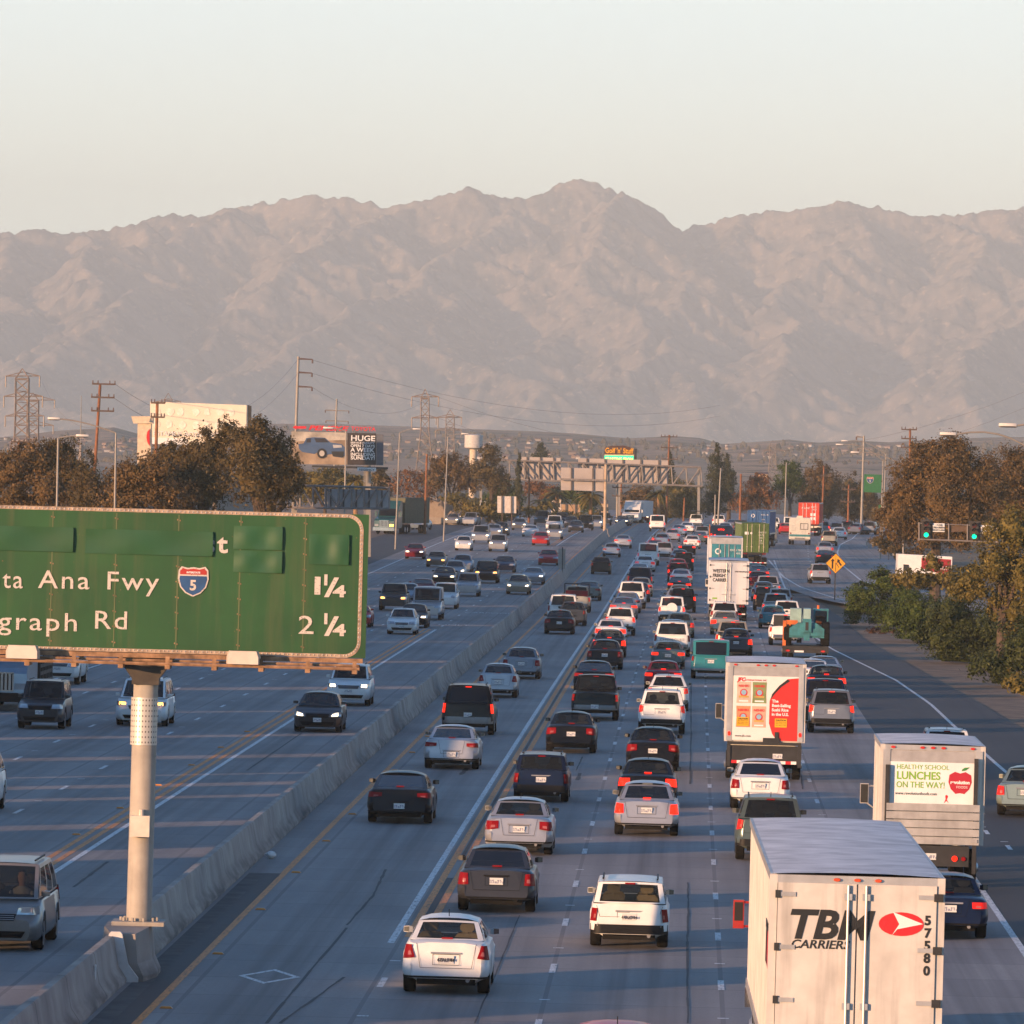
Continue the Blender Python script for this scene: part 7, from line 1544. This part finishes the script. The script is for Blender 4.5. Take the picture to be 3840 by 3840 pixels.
def tree(name, label, cat, Y, blobs, kind, leaf=.22, dens=1.15, group='roadside trees', seed=0, trunk=True, dy=1.0, gnd=None):
    """blobs: crown lobes as (px, py, rx, ry) in photograph pixels at distance Y; leaf sprays fill each lobe, limbs run to it"""
    rt = random.Random(seed * 31 + int(Y)); k = Y / F; L0 = at(sum(b_[0] for b_ in blobs) / len(blobs), 1900, Y); g0 = gz(Y) if gnd is None else gnd; L0.z = g0
    t = thing(name, label, cat, L0, 0, group); b = MB(); ends = []
    for (px, py, rx, ry) in blobs:
        c = at(px, py, Y) - L0; a, h = rx * k, ry * k; d = (a + h) / 2 * dy; c.y += rt.uniform(-.4, .4) * a; ends.append((c, min(a, h)))
        n = int(dens * 52 * (a * h + a * d + h * d) / (3 * leaf * leaf)) + 60; clumps = [(Vector((rt.gauss(0, 1), rt.gauss(0, 1), rt.gauss(0, 1))).normalized() * rt.uniform(.62, 1.05), rt.uniform(.16, .34)) for _ in range(max(10, int(18 + a * 4)))]
        def core(u, v_):
            e = Vector((math.sin(math.pi * v_) * math.cos(2 * math.pi * u), math.sin(math.pi * v_) * math.sin(2 * math.pi * u), math.cos(math.pi * v_))); s_ = .46 + .16 * noise.noise(e * 2.2 + c * 3.1) + .14 * noise.noise(e * 7.0 + c); return (c.x + e.x * a * s_, c.y + e.y * d * s_, max(c.z + e.z * h * s_, .05))
        if dens > .8: b.grid(core, 18, 12)
        for i in range(n):
            q, cr = rt.choice(clumps) if rt.random() < .78 else (Vector((rt.gauss(0, 1), rt.gauss(0, 1), rt.gauss(0, 1))).normalized() * rt.uniform(.35, 1.0), .08)
            v = q + Vector((rt.gauss(0, 1), rt.gauss(0, 1), rt.gauss(0, 1))) * cr * .55
            p = Vector((c.x + v.x * a, c.y + v.y * d, c.z + v.z * h))
            if p.z < .15: continue
            nrm = (v.normalized() + Vector((rt.gauss(0, .6), rt.gauss(0, .6), rt.gauss(0, .6) + .15))).normalized(); u = nrm.cross(Vector((rt.gauss(0, 1), rt.gauss(0, 1), rt.gauss(0, 1)))).normalized(); w_ = nrm.cross(u); s1 = leaf * rt.uniform(.55, 1.25); s2 = s1 * rt.uniform(.35, .6)
            b.add([p - u * s1 * .5, p - w_ * s2 * .5 + u * s1 * .05, p + u * s1 * .5, p + w_ * s2 * .5 - u * s1 * .02], [(0, 1, 2, 3)])
    b.build('crown', ML[kind], t)
    if trunk:
        b = MB(); top = max(c.z for c, _ in ends); cx_ = sum(c.x for c, _ in ends) / len(ends); r = max(.10, top * .03); fork = Vector((cx_ * .5, 0, top * .38)); b.bar((0, 0, -.4), fork, r * 1.3, 8, 0, r)
        for c, s_ in ends: m_ = fork.lerp(c, .55) + Vector((0, 0, s_ * .2)); b.bar(fork, m_, r * .7, 6, 0, r * .4); b.bar(m_, c + Vector((0, 0, s_ * .3)), r * .4, 5, 0, r * .12)
        b.build('trunk', M_BARK, t, smooth=40)
    return t
G1 = 'dark trees behind the green sign'
tree('tree', 'leftmost dark olive tree behind the green sign', 'tree', 480, [(40, 1770, 95, 90), (150, 1730, 105, 85), (60, 1870, 120, 80), (190, 1840, 110, 90)], 'brown', group=G1, seed=1)
tree('tree', 'second dark tree from the left, behind the straight lamp post', 'tree', 500, [(250, 1750, 95, 95), (310, 1800, 80, 100), (220, 1690, 60, 50), (340, 1870, 100, 90)], 'dark', group=G1, seed=2)
tree('tree', 'broad dark tree below the stucco sign tower', 'tree', 455, [(480, 1800, 110, 80), (560, 1770, 110, 85), (460, 1880, 110, 80), (600, 1860, 130, 90)], 'brown', group=G1, seed=3)
tree('tree', 'tall dark tree covering the lower half of the pale billboard', 'tree', 460, [(680, 1740, 110, 100), (790, 1700, 110, 100), (855, 1615, 45, 50), (760, 1830, 150, 110), (640, 1690, 50, 40)], 'dark', group=G1, seed=4)
tree('tree', 'tallest dark tree right of the pale billboard, tufted crown', 'tree', 450, [(930, 1690, 100, 100), (975, 1610, 55, 55), (1040, 1700, 70, 90), (960, 1800, 150, 120), (1060, 1800, 70, 110), (900, 1640, 40, 40), (1110, 1790, 40, 80)], 'dark', group=G1, seed=5)
G2 = 'trees beyond the far lanes'
tree('tree', 'brown green tree under the pickup billboard', 'tree', 800, [(1200, 1800, 70, 45), (1270, 1790, 45, 40), (1160, 1830, 60, 60), (1250, 1850, 70, 50)], 'gold', leaf=.36, group=G2, seed=6); tree('tree', 'dark round tree right of the pickup billboard post', 'tree', 820, [(1420, 1785, 32, 35), (1435, 1830, 40, 40)], 'dark', leaf=.36, group=G2, seed=7)
tree('tree', 'thin rusty tree between two lamp posts right of the billboard', 'tree', 900, [(1540, 1800, 55, 45), (1480, 1810, 35, 40), (1560, 1850, 70, 40)], 'rust', leaf=.36, dens=.7, group=G2, seed=8); tree('tree', 'broad brown tree left of the water tower stem', 'tree', 950, [(1660, 1740, 50, 45), (1640, 1800, 60, 60), (1720, 1760, 55, 60), (1760, 1800, 55, 50)], 'brown', leaf=.36, group=G2, seed=9)
tree('tree', 'olive tree right of the water tower at the gantry end', 'tree', 940, [(1840, 1700, 45, 40), (1820, 1770, 60, 60), (1870, 1800, 50, 60)], 'dark', leaf=.36, group=G2, seed=10); tree('bush', 'bright green bush above the sound wall end', 'bush', 900, [(1760, 1900, 55, 45), (1820, 1910, 50, 45), (1700, 1870, 60, 25), (1870, 1930, 60, 30)], 'gold', leaf=.42, group='roadside bushes', seed=11, trunk=False)
tree('conifer', 'dark conifer above the left panel of the long gantry', 'tree', 1400, [(2030, 1680, 14, 25), (2030, 1705, 35, 25), (2035, 1740, 45, 35)], 'pine', leaf=.6, group=G2, seed=12); tree('cypress', 'narrow dark cypress behind the pale roadside sign back', 'tree', 980, [(1948, 1712, 7, 16), (1945, 1760, 12, 40), (1943, 1830, 17, 60)], 'pine', leaf=.4, group=G2, seed=13)
tree('tree', 'green tree left of the bare orange pole under the gantry', 'tree', 1000, [(1890, 1830, 50, 45), (1930, 1870, 45, 45), (1840, 1870, 40, 40)], 'green', leaf=.36, group=G2, seed=14); tree('tree', 'rust tinted tree behind the bare orange pole', 'tree', 1040, [(2000, 1830, 50, 35), (2050, 1850, 40, 40)], 'rust', leaf=.36, group=G2, seed=15)
tree('tree', 'green tree behind the cantilever sign back', 'tree', 1040, [(2130, 1850, 60, 40), (2200, 1880, 55, 50), (2160, 1800, 60, 40)], 'green', leaf=.36, group=G2, seed=16); tree('bush', 'low green bushes along the far left lanes by the palms', 'bush', 950, [(2010, 1920, 55, 28), (2090, 1935, 50, 22), (2180, 1940, 60, 22), (2250, 1945, 40, 28)], 'gold', leaf=.4, group='roadside bushes', seed=17, trunk=False)
tree('tree', 'brown tree behind the golf sign post', 'tree', 1080, [(2400, 1860, 60, 45), (2450, 1880, 60, 55), (2360, 1880, 45, 45), (2420, 1920, 80, 40)], 'brown', leaf=.36, group=G2, seed=18); tree('tree', 'olive brown tree right of the golf sign behind the gantry', 'tree', 1090, [(2530, 1850, 60, 60), (2590, 1870, 55, 60), (2560, 1920, 80, 40)], 'gold', leaf=.36, group=G2, seed=19)
tree('conifer', 'tallest pointed conifer right of the long gantry column', 'tree', 1020, [(2692, 1685, 10, 26), (2690, 1725, 27, 32), (2688, 1780, 42, 45), (2690, 1850, 55, 55), (2670, 1900, 60, 40)], 'pine', leaf=.34, group=G2, seed=20); tree('conifer', 'shorter pointed conifer leaning on the tallest one', 'tree', 1040, [(2728, 1730, 12, 28), (2735, 1780, 26, 40), (2740, 1840, 32, 50)], 'pine', leaf=.34, group=G2, seed=21); tree('conifer', 'thin dark conifer right behind the gantry pole', 'tree', 1100, [(2514, 1710, 8, 25), (2516, 1760, 15, 40), (2518, 1830, 22, 55)], 'pine', leaf=.34, group=G2, seed=22)
tree('tree', 'rust brown bare-looking tree between conifers and green round tree', 'tree', 1000, [(2830, 1840, 60, 50), (2790, 1880, 55, 40), (2880, 1870, 50, 50), (2850, 1800, 40, 25)], 'rust', leaf=.34, dens=1.0, group=G2, seed=23); tree('tree', 'green round tree behind the thin pale steel pole', 'tree', 1010, [(2960, 1770, 50, 45), (2940, 1820, 45, 45), (2990, 1810, 40, 45)], 'green', leaf=.34, group=G2, seed=24)
tree('tree', 'large olive tree behind the red container', 'tree', 1020, [(3070, 1780, 55, 50), (3030, 1850, 60, 60), (3110, 1830, 60, 70), (3080, 1900, 90, 55)], 'brown', leaf=.34, group=G2, seed=25); tree('tree', 'dark tree right of the large olive tree, left of the big steel pole', 'tree', 1060, [(3190, 1830, 55, 60), (3200, 1900, 70, 70), (3250, 1850, 40, 60), (3280, 1920, 60, 60)], 'dark', leaf=.34, group=G2, seed=26)
tree('tree', 'big brown tree filling the right side behind the signals', 'tree', 540, [(3440, 1780, 110, 90), (3560, 1730, 120, 90), (3400, 1890, 110, 100), (3540, 1870, 150, 130), (3680, 1800, 120, 120), (3350, 1950, 80, 90), (3480, 1990, 120, 90), (3640, 1950, 130, 110), (3470, 1690, 70, 45), (3590, 1670, 70, 40)], 'brown', group='right side trees', seed=27)
tree('tree', 'dark rusty tree at the right edge behind the big brown tree', 'tree', 560, [(3780, 1790, 100, 100), (3830, 1720, 60, 50), (3760, 1900, 110, 100), (3850, 1880, 80, 110)], 'brown', group='right side trees', seed=28)
tree('tree', 'golden green leafy tree hanging in at the right edge', 'tree', 370, [(3800, 1990, 110, 100), (3740, 2120, 110, 90), (3840, 2150, 100, 130), (3650, 2190, 90, 70), (3800, 2290, 100, 100)], 'gold', leaf=.21, dens=1.1, group='right side trees', seed=29)
tree('bush', 'yellow green bush in front of the half hidden box trailer', 'bush', 460, [(3500, 2110, 38, 40), (3560, 2160, 50, 40), (3600, 2210, 70, 60), (3440, 2170, 55, 42), (3390, 2165, 45, 35), (3490, 2170, 50, 40)], 'gold', leaf=.26, group='roadside bushes', seed=30, trunk=False)
tree('bush', 'bright green rounded bush right of the merge sign', 'bush', 465, [(3320, 2190, 75, 60), (3240, 2240, 70, 65), (3380, 2230, 70, 60), (3200, 2300, 45, 50), (3290, 2290, 80, 50)], 'green', leaf=.18, dens=1.3, group='roadside bushes', seed=31, trunk=False)
tree('bush', 'green bush in the middle of the right verge above the brown hedge', 'bush', 430, [(3430, 2290, 95, 75), (3350, 2320, 80, 60), (3510, 2320, 95, 80), (3440, 2380, 85, 55), (3500, 2400, 70, 55)], 'green', leaf=.18, dens=1.3, group='roadside bushes', seed=32, trunk=False)
tree('bush', 'dark green mass of bush below the golden tree at right', 'bush', 385, [(3580, 2310, 110, 90), (3650, 2400, 130, 100), (3530, 2400, 110, 80), (3740, 2360, 120, 120), (3640, 2480, 130, 70), (3730, 2470, 110, 80), (3560, 2470, 70, 45)], 'dkgreen', leaf=.19, dens=1.2, group='roadside bushes', seed=33, trunk=False)
tree('bush', 'dark bush at the lower right edge above the dirt bank', 'bush', 345, [(3740, 2500, 100, 80), (3830, 2440, 110, 130), (3800, 2560, 100, 70)], 'dkgreen', leaf=.19, dens=1.2, group='roadside bushes', seed=34, trunk=False); tree('bush', 'small golden bush lowest at the right edge', 'bush', 330, [(3800, 2560, 45, 50), (3840, 2590, 40, 50)], 'gold', leaf=.22, group='roadside bushes', seed=35, trunk=False)
tree('hedge', 'dry brown clipped hedge at the edge of the asphalt shoulder', 'hedge', 445, [(3270, 2378, 32, 30), (3310, 2382, 34, 32), (3350, 2392, 32, 32)], 'twig', leaf=.16, dens=1.3, group='roadside bushes', seed=36, trunk=False)
tree('bush', 'dark scrub behind the guard rail on the right ramp corner', 'bush', 640, [(3300, 2030, 45, 22), (3350, 2060, 50, 30), (3400, 2090, 50, 40)], 'dark', leaf=.3, group='roadside bushes', seed=37, trunk=False)
def palm(label, px, pyt, pyb, Y, n=26, seed=0):
    rt = random.Random(seed); t = thing('palm_tree', label, 'palm tree', base(px, pyb, Y), 0, 'palms by the far lanes'); L = Vector(t.location); top = at(px, pyt, Y) - L; b = MB(); b.bar((0, 0, 0), top, .28, 8, 0, .22); b.build('trunk', mat('palm_trunk', (.30, .17, .08), .9), t); b = MB(); R = 2.6
    for k in range(n):
        a = rt.uniform(0, 6.28); el = rt.uniform(-.2, 1.1); d = Vector((math.cos(a), math.sin(a), 0)); s_ = Vector((-d.y, d.x, 0)); prev = None
        for i in range(7):
            u = i / 6; p = top + d * R * u * math.cos(el * .6) + Vector((0, 0, R * (math.sin(el) * u - .75 * u * u))); w_ = .30 * math.sin(math.pi * (u * .9 + .08)); q = (p - s_ * w_ - Vector((0, 0, w_ * .5)), p, p + s_ * w_ - Vector((0, 0, w_ * .5)))
            if prev: b.quad(prev[0], prev[1], q[1], q[0]); b.quad(prev[1], prev[2], q[2], q[1])
            prev = q
    b.build('crown', ML['gold'], t)
palm('shaggy palm right of the pale roadside sign back', 2040, 1885, 1950, 960, seed=1); palm('palm with golden trunk left of the tan sign back', 2088, 1850, 1945, 1010, seed=2); palm('palm between tan sign back and the cantilever pole', 2215, 1855, 1945, 1000, seed=3); palm('palm under the right half of the long gantry', 2470, 1850, 1945, 1050, seed=4); palm('small palm below the pickup billboard post', 1335, 1800, 1880, 780, seed=5)
# houses scattered over the hill foot, a few pixels each
from mathutils.bvhtree import BVHTree
hm_ = HILL.data; bv = BVHTree.FromPolygons([v.co.copy() for v in hm_.vertices], [tuple(p.vertices) for p in hm_.polygons]); rh = random.Random(9); hp = None; cnt = 0; HC = [mat('house_wall_%s' % n, c, .8) for n, c in (('cream', (.42, .33, .25)), ('white', (.55, .50, .44)), ('tan', (.32, .22, .16)), ('pink', (.38, .27, .21)))]
hb = MB(); hb.box(-5, 5, 0, 9, -3, 3.4); HW = hb.mesh('house_wall', [None]); hb = MB(); hb.loft([[(-5.6, -.5, 3.4), (-5.6, 4.5, 6), (-5.6, 9.5, 3.4)], [(5.6, -.5, 3.4), (5.6, 4.5, 6), (5.6, 9.5, 3.4)]]); HR = hb.mesh('house_roof', [mat('house_roof', (.20, .12, .09), .8)])
while cnt < 230:
    z_ = rh.random(); px, py = (rh.uniform(0, 960), rh.uniform(1645, 1700)) if z_ < .42 else ((rh.uniform(1420, 2250), rh.uniform(1650, 1725)) if z_ < .8 else (rh.uniform(2500, 3400), rh.uniform(1672, 1720)))
    d = Vector(ray(px, py)); h = bv.ray_cast(Vector((0, 0, CAMH)), d.normalized())
    cnt += 1
    if h[0] is None: continue
    t = thing('house', 'tiny pale house among many scattered over the foot of the dry hills', 'house', h[0], rh.uniform(-.8, .8), 'houses on the distant hill foot')
    for nm, me in (('wall', HW), ('roof', HR)):
        o = bpy.data.objects.new(nm, me); COL.objects.link(o); o.parent = t
        if nm == 'wall': o.material_slots[0].link = 'OBJECT'; o.material_slots[0].material = rh.choice(HC)
    s_ = rh.uniform(.22, .42); t.scale = (s_, s_, s_)
fw = MB(); fr_ = random.Random(21)
for k in range(1300):
    px = fr_.uniform(-60, 3900); tp_ = interp(HS, px); py = lerp(tp_ + 16, 1742, fr_.random() ** .8)
    if noise.noise((px / 160, py / 30, 4.0)) < -.08 and fr_.random() < .8: continue
    dd = Vector(ray(px, py)); h = bv.ray_cast(Vector((0, 0, CAMH)), dd.normalized())
    if h[0] is None: continue
    p = h[0]; r_ = fr_.uniform(.7, 1.9) * (p.y / 4000); hh = r_ * fr_.uniform(.8, 1.3); rg = []
    for f_, z_ in ((.75, -.5), (1.0, .45), (.8, 1.1), (.35, 1.6)): rg.append([p + Vector((r_ * f_ * math.cos(a_) * fr_.uniform(.75, 1.2), r_ * f_ * math.sin(a_), hh * z_ * fr_.uniform(.85, 1.15))) for a_ in (0, 1.05, 2.1, 3.14, 4.2, 5.2)])
    fw.loft(rg)
o = fw.build('woods', mat('far_tree_green', (.11, .085, .055), .95, var=.4, scale=.02)); o['kind'] = 'stuff'; o['label'] = 'small dark trees dotted over the distant hill foot'
# lettering becomes real meshes
bpy.context.view_layer.update(); dg = bpy.context.evaluated_depsgraph_get()
for o in [q for q in COL.objects if q.type == 'FONT']:
    me = bpy.data.meshes.new_from_object(o.evaluated_get(dg)); n = bpy.data.objects.new('tmp', me); COL.objects.link(n); n.parent = o.parent; n.matrix_local = o.matrix_local.copy()
    for kk in o.keys(): n[kk] = o[kk]
    nm = o.name; bpy.data.objects.remove(o); n.name = nm
